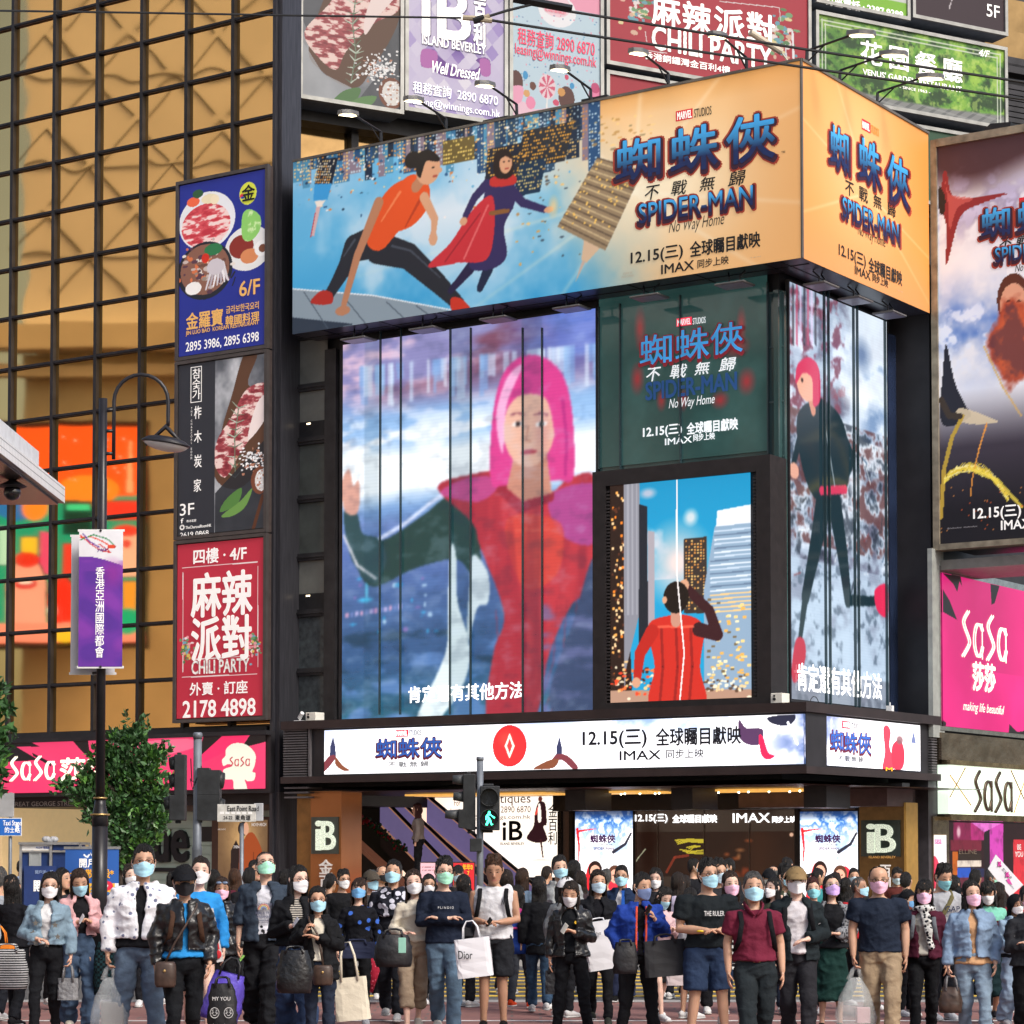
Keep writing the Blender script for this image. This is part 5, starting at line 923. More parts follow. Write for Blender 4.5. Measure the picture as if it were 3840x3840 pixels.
def led_side():
 o = .04; u0, u1 = RI.px(2966, 2000, o)[0], RI.px(3330, 2000, o)[0]; z1, z0 = RI.px(2966, 1058, o)[1], RI.px(2966, 2620, o)[1]
 t = thing('led_screen', 'tall narrow video screen of an icy street scene on the short glass face', 'screen', RI.W((u0+u1)/2, z0, 0))
 b = MB(); b.box(RI, u0-.02, u1+.05, z0-.05, z1+.05, -.045, o-.01); b.build('casing', darkb, t)
 a = Art(RI, 0, 0, 0, 0, o, 420, 'a8b8cc', (u0, u1, z0, z1)); n = a.nz(1.6, 5, 3, .8, 1.3); n2 = a.nz(4.5, 4, 7, .8, 1.); y = a.y
 a.put(np.clip((n-.5)*6, 0, 1)*.8, 'e0eaf6'); a.put(np.clip((.45-n)*7, 0, 1)*.8, '5a5a70'); a.put((y < .3)*np.clip((n2-.5)*8, 0, 1)*(a.x < .55), '7a4a5c'); a.put((y < .4)*np.clip((a.x-.5)*4, 0, 1)*.8, 'e6f0fa'); a.put((y > .1)*(y < .33)*np.clip((a.x-.62)*5, 0, 1)*np.clip((n-.45)*4, 0, 1), '7a94b8')
 a.put((y > .3)*(y < .62)*np.clip((n2-.46)*7, 0, 1)*.8, '5a3434'); a.put((y > .3)*(y < .66)*np.clip((.45-n2)*7, 0, 1)*.7, '1c2430'); a.put((y > .66)*np.clip(.75+(n-.5), 0, 1), 'b4c8dc'); a.put((y > .66)*np.clip((n2-.56)*9, 0, 1)*.8, '5a6a7c'); a.put((y > .93)*.5, '6a6a74')
 r = np.random.default_rng(14)
 for k in range(7): a.poly([(2970+k*14, 1060), (2978+k*14, 1070), (2978+k*14, 1300), (2970+k*14, 1290)], ('2a2a34', 'b84a68', 'd8c8e8')[k % 3], .7)
 for k in range(60): x, yy = r.uniform(2970, 3325), r.uniform(1600, 2200); a.seg((x, yy), (x+r.normal()*16, yy+r.normal()*30), r.uniform(2, 7), ('f0f4f8', '2a3038', '8a3a3a', 'c8d4e0', '3a5a78')[r.integers(5)], .8)
 tl = '1c3038'; a.path([(3090, 1880), (3060, 2040), (3020, 2240)], 124, tl, 1, 60); a.path([(3130, 1890), (3160, 2080), (3180, 2250)], 112, tl, 1, 60); a.path([(3180, 2250), (3260, 2255), (3310, 2250)], 44, tl, 1, 34); a.spl([(3280, 2215), (3325, 2195), (3328, 2310), (3290, 2290)], 'd82c54'); a.path([(3020, 2240), (3000, 2400)], 46, tl, 1, 30); a.spl([(3015, 2400), (3020, 2470), (2985, 2560), (2968, 2520), (2985, 2400)], 'b82c44')
 a.spl([(2990, 1560), (3070, 1500), (3150, 1560), (3185, 1700), (3170, 1840), (3070, 1880), (3010, 1760)], tl); a.path([(3080, 1520), (3000, 1640), (2975, 1740)], 50, tl, 1, 34); a.path([(3140, 1580), (3200, 1720), (3170, 1800)], 46, tl, 1, 32); a.ell(2978, 1765, 18, 30, 'd8a08c'); a.seg((3080, 1840), (3170, 1835), 34, 'c8385a'); a.seg((3095, 1600), (3130, 1820), 8, 'dfe6ee', .6)
 a.seg((3040, 1500), (3050, 1540), 40, 'c88a74'); a.ell(3025, 1430, 38, 74, 'e0a890'); a.spl([(2985, 1440), (2990, 1370), (3030, 1340), (3070, 1380), (3075, 1500), (3050, 1520), (3045, 1420), (3010, 1400)], 'c8385c'); a.ell(3008, 1425, 5, 7, '2a2024')
 a.ell(3205, 1820, 26, 60, 'e4eaf4', .8, .7); a.ell(3230, 1330, 46, 80, '48608a', .7, .8); a.ell(3215, 1480, 90, 70, 'f4f8fc', .85, .9)
 scan = (np.arange(a.h) % 3 == 0)[:, None]*np.ones((1, a.w)); a.put(scan*.08, '0a1a28')
 a.blur(2); a.build('display', art_e, t); fins(RI, (3090, 3106, 3200, 3214, 3318), 1090, 2660, o+.02, t, .014); txt(RI, '肯定還有其他方法', 2990, 3306, 2556, 100, o+.03, wl_, t, .02)
led_side()
# ---------------------------------------------------------------- ticker band over the entrance
def band():
 z1, z0 = L.px(3035, 2636)[1], L.px(3035, 2892)[1]; uL = L.px(1060, 2800)[0]; uR = R.px(3516, 2760)[0]; o = .0
 t = thing('ticker_screen', 'long white ticker video screen wrapping the corner above the entrances', 'screen', L.W(uL/2, z0, -.5))
 fm = M('plum_bronze', (.040, .028, .028), .42, .3, var=.2, scale=2)
 b = MB(); b.box(L, uL, 0, z0, z1, -.9, -.06); b.box(R, .9, uR, z0, z1, -.9, -.06); b.build('casing', darkb, t)
 b = MB(); zt, zb = L.px(3035, 2668)[1], L.px(3035, 2872)[1]
 for fr, a_, c_ in ((L, uL, .07), (R, -.0, uR)):
  if fr is L: b.box(L, a_, c_, zt, z1+.02, -.06, .07); b.box(L, a_, c_, z0-.04, zb, -.06, .07)
  else: b.box(R, .061, c_, zt, z1+.02, -.06, .07); b.box(R, .061, c_, z0-.04, zb, -.06, .07)
 b.build('frame', fm, t)
 b = MB(); u0, u1 = uL+.03, L.px(1152, 2800)[0]
 for k in range(21): z = z0+.04+(z1-z0-.12)*k/21; b.box(L, u0, u1, z, z+.028, -.055, .02)
 for k in range(3): z = z0-.35+k*.1; b.box(L, u0, u1, z, z+.035, -.5, -.02)
 b.box(L, u1+.05, u1+.09, zb, zt, -.05, .03); v0, v1 = R.px(3490, 2760)[0], R.px(3510, 2760)[0]
 for k in range(21): z = z0+.04+(z1-z0-.12)*k/21; b.box(R, v0, v1, z, z+.028, -.055, .02)
 b.build('louvre', M('louvre_grey', (.10, .095, .10), .5), t)
 a = Art(L, 0, 0, 0, 0, -.02, 70, 'fcfcff', (L.px(1214, 2800)[0], -.03, L.px(3030, 2864)[1], L.px(3030, 2676)[1])); n = a.nz(1.6, 5, 5, .7, 1.); y = a.y
 def px2x(x): return (L.px(x, 2780)[0]-a.u0)/(a.u1-a.u0)
 m_ = np.clip((.5-y)*1.8, 0, 1)*np.clip((n-.4)*4, 0, 1); a.put(m_*.8, 'a8bce0'); xr = px2x(2790); a.put(np.clip((a.x-xr)*9, 0, 1)*np.clip((n-.32)*4, 0, 1), '7888b4'); a.put(np.clip((a.x-px2x(2880))*14, 0, 1)*np.clip((n-.5)*7, 0, 1), '3c568c'); a.put((a.x > px2x(2230))*(a.x < xr+.05)*np.clip((.55-y)*2, 0, 1)*np.clip((n-.42)*5, 0, 1)*.7, '7a9ccc')
 for x in (1246, 2095):
  a.poly([(x-8, 2800), (x+3, 2762), (x+12, 2800), (x+14, 2835), (x-10, 2835)], '2c3150'); a.spl([(x-10, 2835), (x+14, 2835), (x-2, 2865), (x-34, 2896), (x-34, 2866)] if x < 2000 else [(x-10, 2830), (x+30, 2832), (x+70, 2870), (x+60, 2890), (x+10, 2850), (x-30, 2862)], '6a3038'); a.spl([(x+14, 2840), (x+40, 2870), (x+66, 2888), (x+40, 2890), (x+12, 2868)] if x < 2000 else [(x-95, 2884), (x-40, 2852), (x, 2846), (x-20, 2880)], '70402c')
 a.ell(1911, 2797, 64, 78, 'b01824'); a.ell(1911, 2797, 60, 73, 'd8282c'); a.ell(1895, 2770, 34, 40, 'ee4a3c', .5, .8); a.poly([(1911, 2750), (1930, 2797), (1911, 2845), (1892, 2797)], 'f8d8c8'); a.poly([(1911, 2768), (1921, 2797), (1911, 2826), (1901, 2797)], 'd8383a')
 a.spl([(2772, 2700), (2800, 2730), (2860, 2735), (2850, 2790), (2800, 2790), (2770, 2760)], '4a3050'); a.spl([(2845, 2760), (2862, 2765), (2880, 2820), (2905, 2835), (2880, 2848), (2855, 2830)], 'e0204a'); a.spl([(2880, 2690), (2980, 2680), (2960, 2720), (2900, 2715)], '24263a'); a.seg((2955, 2710), (2990, 2790), 9, 'e8ecf8')
 a.build('display', M('band_emission', attr=True, rough=.15, var=0, emit=1.1), t)
 a = Art(R, 0, 0, 0, 0, -.02, 70, 'fcfaff', (.03, R.px(3454, 2800)[0], L.px(3030, 2864)[1], L.px(3030, 2676)[1])); n = a.nz(2.2, 5, 6); a.put(np.clip((.42-a.x)*5, 0, 1)*np.clip((n-.3)*3.4, 0, 1), '7a86b0'); a.put(np.clip((.2-a.x)*8, 0, 1)*np.clip((n-.5)*7, 0, 1), '38507e'); a.put(np.clip((a.y-.75)*3, 0, 1)*np.clip((a.x-.6)*4, 0, 1)*.5, 'b8c4dc')
 a.spl([(3312, 2735), (3328, 2720), (3340, 2745), (3336, 2800), (3352, 2850), (3350, 2885), (3310, 2885), (3318, 2820)], 'c83448'); a.spl([(3345, 2800), (3375, 2775), (3392, 2820), (3385, 2880), (3350, 2880)], 'a82a40'); a.ell(3374, 2775, 16, 20, '6a4a50', .9, .4); a.poly([(3426, 2740), (3436, 2790), (3416, 2785)], '5a648a'); a.seg((3050, 2850), (3090, 2845), 12, '7a3a2a')
 a.build('side_display', MATS['band_emission'], t)
 o = -.012; dk = M('ticker_ink', '1a1c28', .5); tb = M('ticker_title', '2f5fb4', .5, emit=.45, var=.5, scale=5, stretch=(.3, .3, 2)); tr = M('ticker_title_edge', '6a2238', .5, emit=.2); rd = M('ticker_red', 'd8243c', .5, emit=.6)
 def ttl(fr, s, x0, x1, y, h): txt(fr, s, x0-3, x1+3, y+2, h+5, o, tr, t, .07); txt(fr, s, x0, x1, y-1, h-3, o+.004, tb, t, .02)
 b = MB(); b.quad(L, L.px(1483, 2750)[0], L.px(1530, 2750)[0], L.px(1500, 2763)[1], L.px(1500, 2737)[1], o); b.build('studio_block', rd, t); txt(L, 'MARVEL', 1486, 1527, 2750, 18, o+.004, wl_, t, .03); txt(L, 'STUDIOS', 1534, 1580, 2748, 20, o, dk, t, .01)
 ttl(L, '蜘', 1412, 1484, 2808, 70); ttl(L, '蛛', 1496, 1570, 2806, 72); ttl(L, '俠', 1580, 1654, 2804, 74); txt(L, '不 戰 無 歸', 1456, 1606, 2866, 22, o, dk, t, .02)
 txt(L, '12.15(三)', 2186, 2424, 2772, 68, o, dk, t, .035); txt(L, '全球矚目獻映', 2460, 2778, 2760, 66, o, dk, t, .03); txt(L, 'IMAX', 2324, 2478, 2832, 34, o, dk, t, .03); txt(L, '同步上映', 2498, 2638, 2826, 34, o, dk, t, .02)
 b = MB(); b.quad(R, R.px(3160, 2716)[0], R.px(3190, 2716)[0], R.px(3175, 2732)[1], R.px(3175, 2704)[1], o); b.build('studio_block', rd, t); txt(R, 'MARVEL', 3163, 3187, 2718, 18, o+.004, wl_, t, .03); txt(R, 'STUDIOS', 3192, 3220, 2722, 20, o, dk, t, .01)
 ttl(R, '蜘', 3115, 3162, 2778, 74); ttl(R, '蛛', 3168, 3214, 2786, 74); ttl(R, '俠', 3218, 3264, 2790, 78); txt(R, '不 戰 無 歸', 3144, 3236, 2846, 22, o, dk, t, .02); txt(R, 'M', 3322, 3346, 2885, 14, o, M('ticker_gold', 'f0a820', .5, emit=.8), t, .06); txt(R, '8 11 2021 sat', 3352, 3400, 2890, 9, o, dk, t, .01)
 # cameras and boxes on the ledge
 def cambox(fr, x, y, w_, h, nm): t2 = thing('utility_box', nm, 'box', fr.W(fr.px(x, y)[0], z1+.02, -.3)); b = MB(); u = fr.px(x, y)[0]; b.box(fr, u, u+w_, z1+.02, z1+.02+h, -.35, -.05); b.build('box', cream, t2, bevel=.01); b = MB(); b.tube([fr.W(u+.08, z1+.1, -.05), fr.W(u+.08, z1+.1, -.03)], .03, 8); b.tube([fr.W(u+.08, z1+.16, -.05), fr.W(u+.08, z1+.16, -.03)], .018, 8); b.build('lens', black, t2)
 cambox(L, 1140, 2680, .27, .18, 'white utility box on the ledge beside the small camera, left end of the ticker'); cambox(L, 2885, 2630, .24, .19, 'white utility box on the ledge near the corner of the ticker')
 u = L.px(1106, 2690)[0]; t2 = thing('security_camera', 'white bullet security camera tilted up on the left end of the ticker ledge', 'camera', L.W(u, z1+.02, -.2)); b = MB(); b.box(L, u-.11, u+.11, z1+.02, z1+.045, -.3, -.1); b.tube([L.W(u-.03, z1+.04, -.2), L.W(u-.02, z1+.12, -.2)], .02, 6); b.build('stand', white, t2); b = MB(); b.tube([L.W(u-.04, z1+.1, -.2), L.W(u+.08, z1+.2, -.15)], .045, 8); b.build('housing', white, t2)
 t2 = thing('security_camera', 'small white camera with a loop of cable on the ledge under the narrow screen', 'camera', R.W(R.px(3362, 2660)[0], z1, -.3)); u = R.px(3362, 2660)[0]; b = MB(); b.box(R, u-.05, u+.05, z1+.02, z1+.15, -.2, -.08); b.tube([R.W(u, z1+.15, -.14), R.W(u, z1+.22, -.14)], .012, 5); b.build('housing', white, t2)
 b = MB(); b.tube([R.W(R.px(3090, 2640)[0]+.35*math.cos(k/9*math.pi)*.5, z1+.03+.14*math.sin(k/9*math.pi), -.2) for k in range(10)], .008, 5); T(b.build('cable_loop', black), 'thin black cable loop standing on the ticker ledge by the narrow screen', 'cable')
band()
# ---------------------------------------------------------------- poster box on the right
def poster_box():
 p = R.W(R.px(3500, 2040)[0], 0); F = Fr((p.x, p.y), (L.u.x, L.u.y), (L.n.x, L.n.y)); o = 0
 x0 = 3522; u0 = F.px(x0, 1500)[0]; u1 = u0+4.0; z1, z0 = F.px(x0, 552)[1], F.px(x0, 2042)[1]
 t = thing('poster_board', 'tall film poster board with pale sky and yellow lightning jutting out at right', 'billboard', F.W(u0+2, z0, -1))
 b = MB(); b.box(F, u0-.1, u1, z0-.02, z1+.0, -2.0, -.03); b.build('casing', M('maroon_soffit', (.045, .022, .03), .4, var=.3), t)
 b = MB(); b.box(F, u0-.14, u0, z0-.12, z1+.16, -.3, .05); b.box(F, u0, u1, z1, z1+.16, -.3, .06); b.box(F, u0, u1, z0-.12, z0, -.3, .06); b.build('frame', M('weathered_frame', (.30, .26, .19), .45, .4, var=.4, scale=4), t)
 b = MB(); b.box(F, u0-.14, u1, z0-.5, z0-.3, -2.2, -.2); b.build('lower_beam', M('cream_beam', (.22, .21, .19), .5), t)
 a = Art(F, 0, 0, 0, 0, 0, 330, 'e6e8f0', (u0, u1, z0, z1)); n = a.nz(.9, 5, 4); n2 = a.nz(3, 4, 6); y = a.y; X = a.x*4
 a.put(np.clip((.13-y+.02*np.sin(X*2))*14, 0, 1), '4a2f34'); md = np.exp(-((y-.17)/.06)**2); a.put(md*np.clip((n2-.35)*3, 0, 1), '6a5a86'); a.put(md*np.clip((n2-.52)*8, 0, 1), 'c8c4e0'); a.put(np.clip((y-.18)*10, 0, 1)*np.clip((.5-y)*3, 0, 1)*.35, 'f8f8fc')
 a.put(np.exp(-((y-.47)/.10)**2)*np.clip((n-.36)*3.5, 0, 1)*(X < 1.5), '3f6cc0'); a.put(np.exp(-((y-.47)/.10)**2)*np.clip((n2-.53)*8, 0, 1)*(X < 1.5), 'dfe8fa'); a.put(np.clip((y-.62)*7, 0, 1), '3a3440'); a.put(np.clip((y-.78)*7, 0, 1), '17151c')
 a.spl([(3535, 660), (3550, 645), (3565, 720), (3600, 745), (3690, 735), (3780, 725), (3690, 760), (3610, 800), (3580, 880), (3555, 980), (3545, 975), (3550, 860), (3530, 770)], '8a2a2e'); a.spl([(3545, 680), (3565, 730), (3650, 745), (3590, 780), (3562, 860), (3555, 760)], 'c8605a', .7); a.spl([(3521, 700), (3545, 740), (3540, 800), (3521, 790)], '2a201e')
 a.spl([(3535, 1400), (3548, 1290), (3580, 1430), (3620, 1520), (3640, 1560), (3560, 1600), (3525, 1560)], '20222e'); a.spl([(3600, 1530), (3700, 1560), (3740, 1585), (3640, 1590), (3590, 1570)], 'd8c8a8', .9); a.path([(3610, 1560), (3570, 1640), (3540, 1760), (3528, 1940)], 16, 'b89a3c'); a.path([(3530, 1500), (3560, 1560), (3600, 1560)], 24, '3a3028')
 a.ell(3800, 1120, 62, 96, '5a2c20'); a.ell(3800, 1140, 50, 78, 'd89c80'); a.ell(3782, 1130, 9, 5, '2a1a18'); a.ell(3820, 1130, 9, 5, '2a1a18'); a.ell(3802, 1185, 14, 5, 'a84a40'); a.seg((3800, 1200), (3800, 1260), 60, 'b87a60')
 bl = np.exp(-((X-1.62)/.55)**2-((y-.515)/.115)**2); a.put(np.clip((bl-.35+(n2-.5)*.6)*6, 0, 1)*.95, 'a8432c'); a.put(np.clip((bl-.55+(n-.5)*.8)*5, 0, 1)*.7, 'd06038'); a.put(np.clip((bl-.5+(n2-.55)*1.2)*5, 0, 1)*.5, '2a2440'); a.path([(3690, 1300), (3760, 1450), (3830, 1560)], 8, 'd8b060', .7)
 r = np.random.default_rng(21)
 for k in range(34): P = [(3535+170*0, 1765)]; P = [(3540+i*24, 1752+(i-4)**2*3.2+r.normal()*9) for i in range(11)]; a.path(P, 2.6, ('f0d848', 'e8c83a', 'fff2a0')[k % 3], .75)
 a.path([(3700, 1590), (3672, 1680), (3645, 1800), (3640, 1860)], 7, 'f0a040', .9, 3); a.path([(3640, 1760), (3740, 1800), (3830, 1900)], 12, 'f6de50', .8)
 for k in range(50): a.ell(r.uniform(3530, 3840), r.uniform(1820, 2000), 2, 2, ('e86a2a', 'f0a050')[k % 2], .7)
 a.build('print', art_p, t); o = .008
 b = MB(); b.quad(F, F.px(3822, 760)[0], F.px(3890, 760)[0], F.px(3850, 768)[1], F.px(3850, 738)[1], o); b.build('studio_block', MATS['film_red'], t)
 big_title(F, '蜘', 3676, 3790, 836, 116, o, t); big_title(F, '蛛', 3812, 3930, 815, 122, o, t); txt(F, '不 戰 無 歸', 3748, 3990, 895, 44, o, BK, t, .02, .2); big_title(F, 'SPIDER-MAN', 3728, 4030, 940, 64, o, t, .04); txt(F, 'No Way Home', 3806, 3960, 1000, 36, o, BK, t, 0, .3)
 txt(F, '12.15(三)', 3650, 3828, 1924, 52, o, W_, t, .03); txt(F, '全球矚目獻映', 3850, 4060, 1905, 52, o, W_, t, .03); txt(F, 'IMAX', 3754, 3866, 1966, 34, o, W_, t, .03)
 txt(F, '@thefilmofficial   #thefilmofficial', 3552, 3664, 1978, 7, o, M('faint_white', 'a8a4a8', .5), t)
 b = MB(); v = F.px(3640, 540)[0]; b.prism(F, [(v, z1+.16), (v+.3, z1+.4), (v+.75, z1+.36), (v+.7, z1+.16)], -.6, -.3); T(b.build('roof_lamp', black), 'small black lamp housing on top of the right poster board', 'lamp')
poster_box()
# ---------------------------------------------------------------- signboards on the tower
def tower_signs():
 fm = M('tower_sign_frame', (.33, .33, .31), .45, .4, var=.2, scale=3); grp = 'signboards hung on the tower'
 def board(label, x0, y0, x1, y1, xr, yr, base, depth=.6, res=200, o=.3):
  """frame from its left edge column x0 (bottom row y1 there) to right column x1"""
  u0, u1 = TW.px(x0, y1, o)[0], TW.px(x1, y1, o)[0]; z0 = TW.px(x0, y1, o)[1]; z1 = TW.px(x0, y0, o)[1]
  t = thing('signboard', label, 'signboard', TW.W((u0+u1)/2, z0, 0), grp)
  b = MB(); b.box(TW, u0, u1, z0, z1, o-depth, o-.03); b.build('case', M('blue_grey_case', (.16, .18, .21), .5, var=.15), t); b = MB(); b.frame(TW, u0, u1, z0, z1, o-.029, o+.05, .09); b.build('frame', fm, t)
  a = Art(TW, 0, 0, 0, 0, o, res, base, (u0+.09, u1-.09, z0+.09, z1-.09)); return t, a, o
 t, a, o = board('steak photo signboard with rosemary and salt, at the left end of the tower signs', 1118, -330, 1512, 368, 0, 0, 'b9bcc0', 1.3, 320)
 a.poly([(1230, -330), (1530, -330), (1530, 430), (1300, 430), (1440, 250)], '34383e'); a.put(np.clip(a.nz(3)*1.4-.4, 0, 1)*.5, '70747a'); a.spl([(1130, 30), (1180, -40), (1300, -80), (1200, 60), (1160, 120)], '4a4e56')
 steak(a, [(1160, 160), (1300, -160), (1500, -200), (1500, 60), (1400, 250), (1330, 330), (1210, 270)], [(1142, 120), (1230, 20), (1330, -100), (1500, -120), (1500, 30), (1400, 90), (1300, 190), (1260, 262), (1190, 210)], [(1340, -60), (1322, 90), (1335, 200), (1316, 310)]); a.spl([(1370, 60), (1420, -60), (1500, -140), (1500, -40), (1420, 60), (1370, 130)], 'efdcd8')
 a.poly([(1120, 130), (1210, 275), (1330, 335), (1300, 420), (1110, 400)], 'a9adb2', .8); salt(a, 1420, 260, 34, 26, 170, 3); a.ell(1468, 350, 48, 58, '7a4630'); a.ell(1470, 350, 36, 46, 'e6e2dc'); salt(a, 1470, 350, 18, 22, 70, 6); a.spl([(1250, 380), (1290, 340), (1350, 330), (1340, 370), (1300, 395)], '4f7a44'); a.spl([(1310, 395), (1350, 365), (1412, 362), (1380, 400)], '5f8a50'); a.build('poster', art_t, t)
 # lilac board
 t, a, o = board('lilac diamond patterned shopping arcade signboard with a purple ribbon', 1516, -330, 1902, 414, 0, 0, 'd4cce6', .6, 320); r = np.random.default_rng(31)
 w_ = a.u1-a.u0; s_ = w_/7
 pu = np.floor(a.U/s_+ (a.Z/s_*.9)), np.floor(a.U/s_-(a.Z/s_*.9)); h = vnoise(np.stack([pu[0]*7.3, pu[1]*5.1, pu[0]*0+.5], -1), 3); a.put(np.clip((h-.4)*2.5, 0, 1)*.7, 'b4a8d8'); a.put(np.clip((h-.62)*5, 0, 1)*.6, '9a80c8'); a.put(np.clip((.35-h)*6, 0, 1)*.7, 'f2eef6')
 a.put(np.exp(-((a.x-.5)/.22)**2-((a.y-.62)/.1)**2)*np.clip((h-.3)*2, 0, 1)*.9, '6a4aa0'); a.put(np.exp(-((a.x-.5)/.3)**2-((a.y-.75)/.06)**2)*np.clip((h-.3)*2, 0, 1)*.4, 'b090cc')
 a.spl([(1590, 190), (1625, 185), (1640, 205), (1700, 250), (1770, 262), (1800, 245), (1785, 225), (1815, 215), (1838, 230), (1836, 278), (1805, 275), (1795, 290), (1720, 298), (1640, 275), (1620, 250), (1580, 248)], '6f3f96'); a.spl([(1580, 190), (1610, 184), (1640, 200), (1630, 250), (1582, 248)], 'b86ab4'); a.spl([(1800, 222), (1835, 228), (1838, 282), (1805, 280)], 'b86ab4'); a.build('poster', art_t, t); a_ = o+.012
 wt = W_; pl = M('plum_letter', '5b5570', .5)
 txt(TW, 'iB', 1588, 1766, 50, 190, a_, pl, t, .03, name='lettering'); txt(TW, 'iB', 1584, 1762, 46, 190, a_+.006, wt, t, .03); txt(TW, '金\n百\n利', 1780, 1824, 48, 250, a_, pl, t, .03); txt(TW, '金\n百\n利', 1777, 1821, 45, 250, a_+.006, wt, t, .03)
 txt(TW, 'ISLAND BEVERLEY', 1586, 1824, 170, 34, a_, pl, t, .03); txt(TW, 'ISLAND BEVERLEY', 1584, 1822, 167, 34, a_+.006, wt, t, .02); txt(TW, 'Well Dressed', 1622, 1800, 265, 44, a_, wt, t, .02, .35); txt(TW, '租務查詢  2890 6870', 1550, 1868, 352, 46, a_, M('lilac_letter', '8a86c0', .5, emit=.1), t, .02); txt(TW, '租務查詢  2890 6870', 1549, 1867, 351, 44, a_+.006, wt, t, .005)
 txt(TW, 'leasing@winnings.com.hk', 1540, 1876, 405, 40, a_, M('lilac_letter', '8a86c0'), t, .02); txt(TW, 'leasing@winnings.com.hk', 1539, 1875, 404, 38, a_+.006, wt, t, .005)
 # candy board
 t, a, o = board('pale blue candy patterned leasing signboard with pink lettering', 1908, -330, 2262, 470, 0, 0, 'c4dbe8', .6, 320); a.put((a.y < .40), 'f2a2bc'); a.ell(2090, 40, 70, 62, 'f4f4f8'); a.ell(2085, 20, 55, 44, 'f6d4de')
 for k in range(150): a.ell(r.uniform(1915, 2255), r.uniform(60, 330), 3, 3, ('8a9cc0', 'f0a0b8', '7ab8d8')[r.integers(3)])
 a.spl([(1915, 400), (1960, 380), (2000, 410), (2100, 400), (2180, 410), (2255, 395), (2260, 480), (1910, 440)], 'f2c8d8')
 a.ell(1935, 305, 26, 42, '5a3028'); a.spl([(1912, 330), (1960, 325), (1955, 380), (1915, 390)], 'f2a8c4'); a.ell(2052, 325, 32, 46, 'f0d4dc')
 for k in range(8):
  an = k*math.pi/4; a.poly([(2052, 325), (2052+30*math.cos(an), 325+44*math.sin(an)), (2052+30*math.cos(an+.4), 325+44*math.sin(an+.4))], 'd85a7a')
 a.ell(2125, 370, 30, 46, '5a3028'); a.ell(2105, 345, 14, 16, 'd89a50'); a.ell(1998, 322, 12, 16, '6a3828'); a.ell(1975, 350, 12, 14, 'e0a868'); a.ell(1990, 385, 18, 24, 'f290b4'); a.ell(2085, 385, 12, 12, 'd84a70'); a.ell(1970, 282, 10, 16, '3a9ad0'); a.ell(2145, 322, 9, 12, '3a9ad0'); a.ell(2125, 290, 8, 10, 'd8486c'); a.ell(2232, 360, 24, 40, 'f088b0'); a.ell(2232, 330, 16, 20, 'c8487a'); a.seg((2052, 370), (2048, 440), 6, 'f4f0ec'); a.build('poster', art_t, t)
 pk = M('crimson_letter', 'cc3a5a', .5, emit=.15); txt(TW, '租務查詢 2890 6870', 1942, 2230, 158, 62, a_, pk, t, .01); txt(TW, 'leasing@winnings.com.hk', 1932, 2236, 212, 54, a_, pk, t, .005); txt(TW, 'ISLAND BEVERLEY', 2044, 2122, 43, 10, a_, pk, t)
 # chili board
 t, a, o = board('big red chili restaurant signboard with flowers on the tower', 2272, -330, 3040, 240, 0, 0, 'b52a3c', .6, 200); a.put((a.nz(1)-.5)*.2, '7a1020'); wl = 'ece4e4'
 for cx, cy_, sx, sy in ((2390, 20, 26, 40), (2930, 140, 22, 40)):
  for k in range(60): a.ell(cx+r.normal()*sx, cy_+r.normal()*sy, r.uniform(5, 14), r.uniform(4, 10), ('f0e4e0', '5f8a5a', 'e0b8a0', '7aa878', 'e8d8a0', '70a8b8')[r.integers(6)])
 a.seg((2972, 120), (2976, 225), 9, 'f0f0f4'); a.seg((2945, 170), (2950, 225), 6, 'e4e4ea'); a.seg((2420, 120), (2425, 155), 3, wl); a.seg((2425, 188), (2500, 200), 3, wl); a.seg((2700, 5), (2920, 28), 3, wl); a.seg((2922, 28), (2928, 80), 3, wl); a.build('poster', art_t, t)
 for s, x0, x1, y in (('麻', 2446, 2550, 42), ('辣', 2562, 2665, 68), ('派', 2680, 2790, 88), ('對', 2802, 2902, 108)): txt(TW, s, x0, x1, y, 112, a_, W_, t, .035)
 txt(TW, 'CHILI PARTY', 2446, 2894, 180, 84, a_, M('mottled_letter', (.7, .72, .66)), t, .035); txt(TW, '香港銅鑼灣金百利4樓    電話 2178 4898', 2416, 2990, 258, 28, a_, W_, t, .02)
 # lower plain boards
 for lab, x0, x1, y0, y1, c in (('plain red lower panel under the chili signboard on the tower', 2272, 2760, 262, 560, 'b02436'), ('plain dark green lower panel behind the orange billboard corner', 3052, 3762, 400, 700, '2f5a3c')):
  t, a, o = board(lab, x0, y0, x1, y1, 0, 0, c, .5, 40, .2); a.put((a.nz(.6)-.5)*.3, '200a10'); a.build('poster', art_t, t)
 # garden board
 t, a, o = board('leafy green garden restaurant signboard on the right of the tower', 3058, 38, 3776, 362, 0, 0, '6fae3c', .6, 220)
 n = a.nz(2.3, 5, 3, 1, 1.3); a.put(np.clip((n-.5)*6, 0, 1), 'a4d24c'); a.put(np.clip((.47-n)*7, 0, 1), '274e1c'); n2 = a.nz(6, 3, 8); a.put(np.clip((n2-.56)*8, 0, 1)*.5, 'd8ee80'); a.put(np.clip((.42-n2)*8, 0, 1)*.4, '16341a'); a.put(np.exp(-((a.x-.1)/.12)**2)*.3, '1d4a20')
 fl = np.clip((a.y-.83-.06*np.sin(a.x*3))*30, 0, 1); a.put(fl, '8f9290'); a.put(fl*(np.sin((a.U-a.Z*1.5)*16) > .5)*.5, '55585a'); a.put(fl*(np.sin(a.U*3+a.Z*30) > .7)*.4, 'b8bab8')
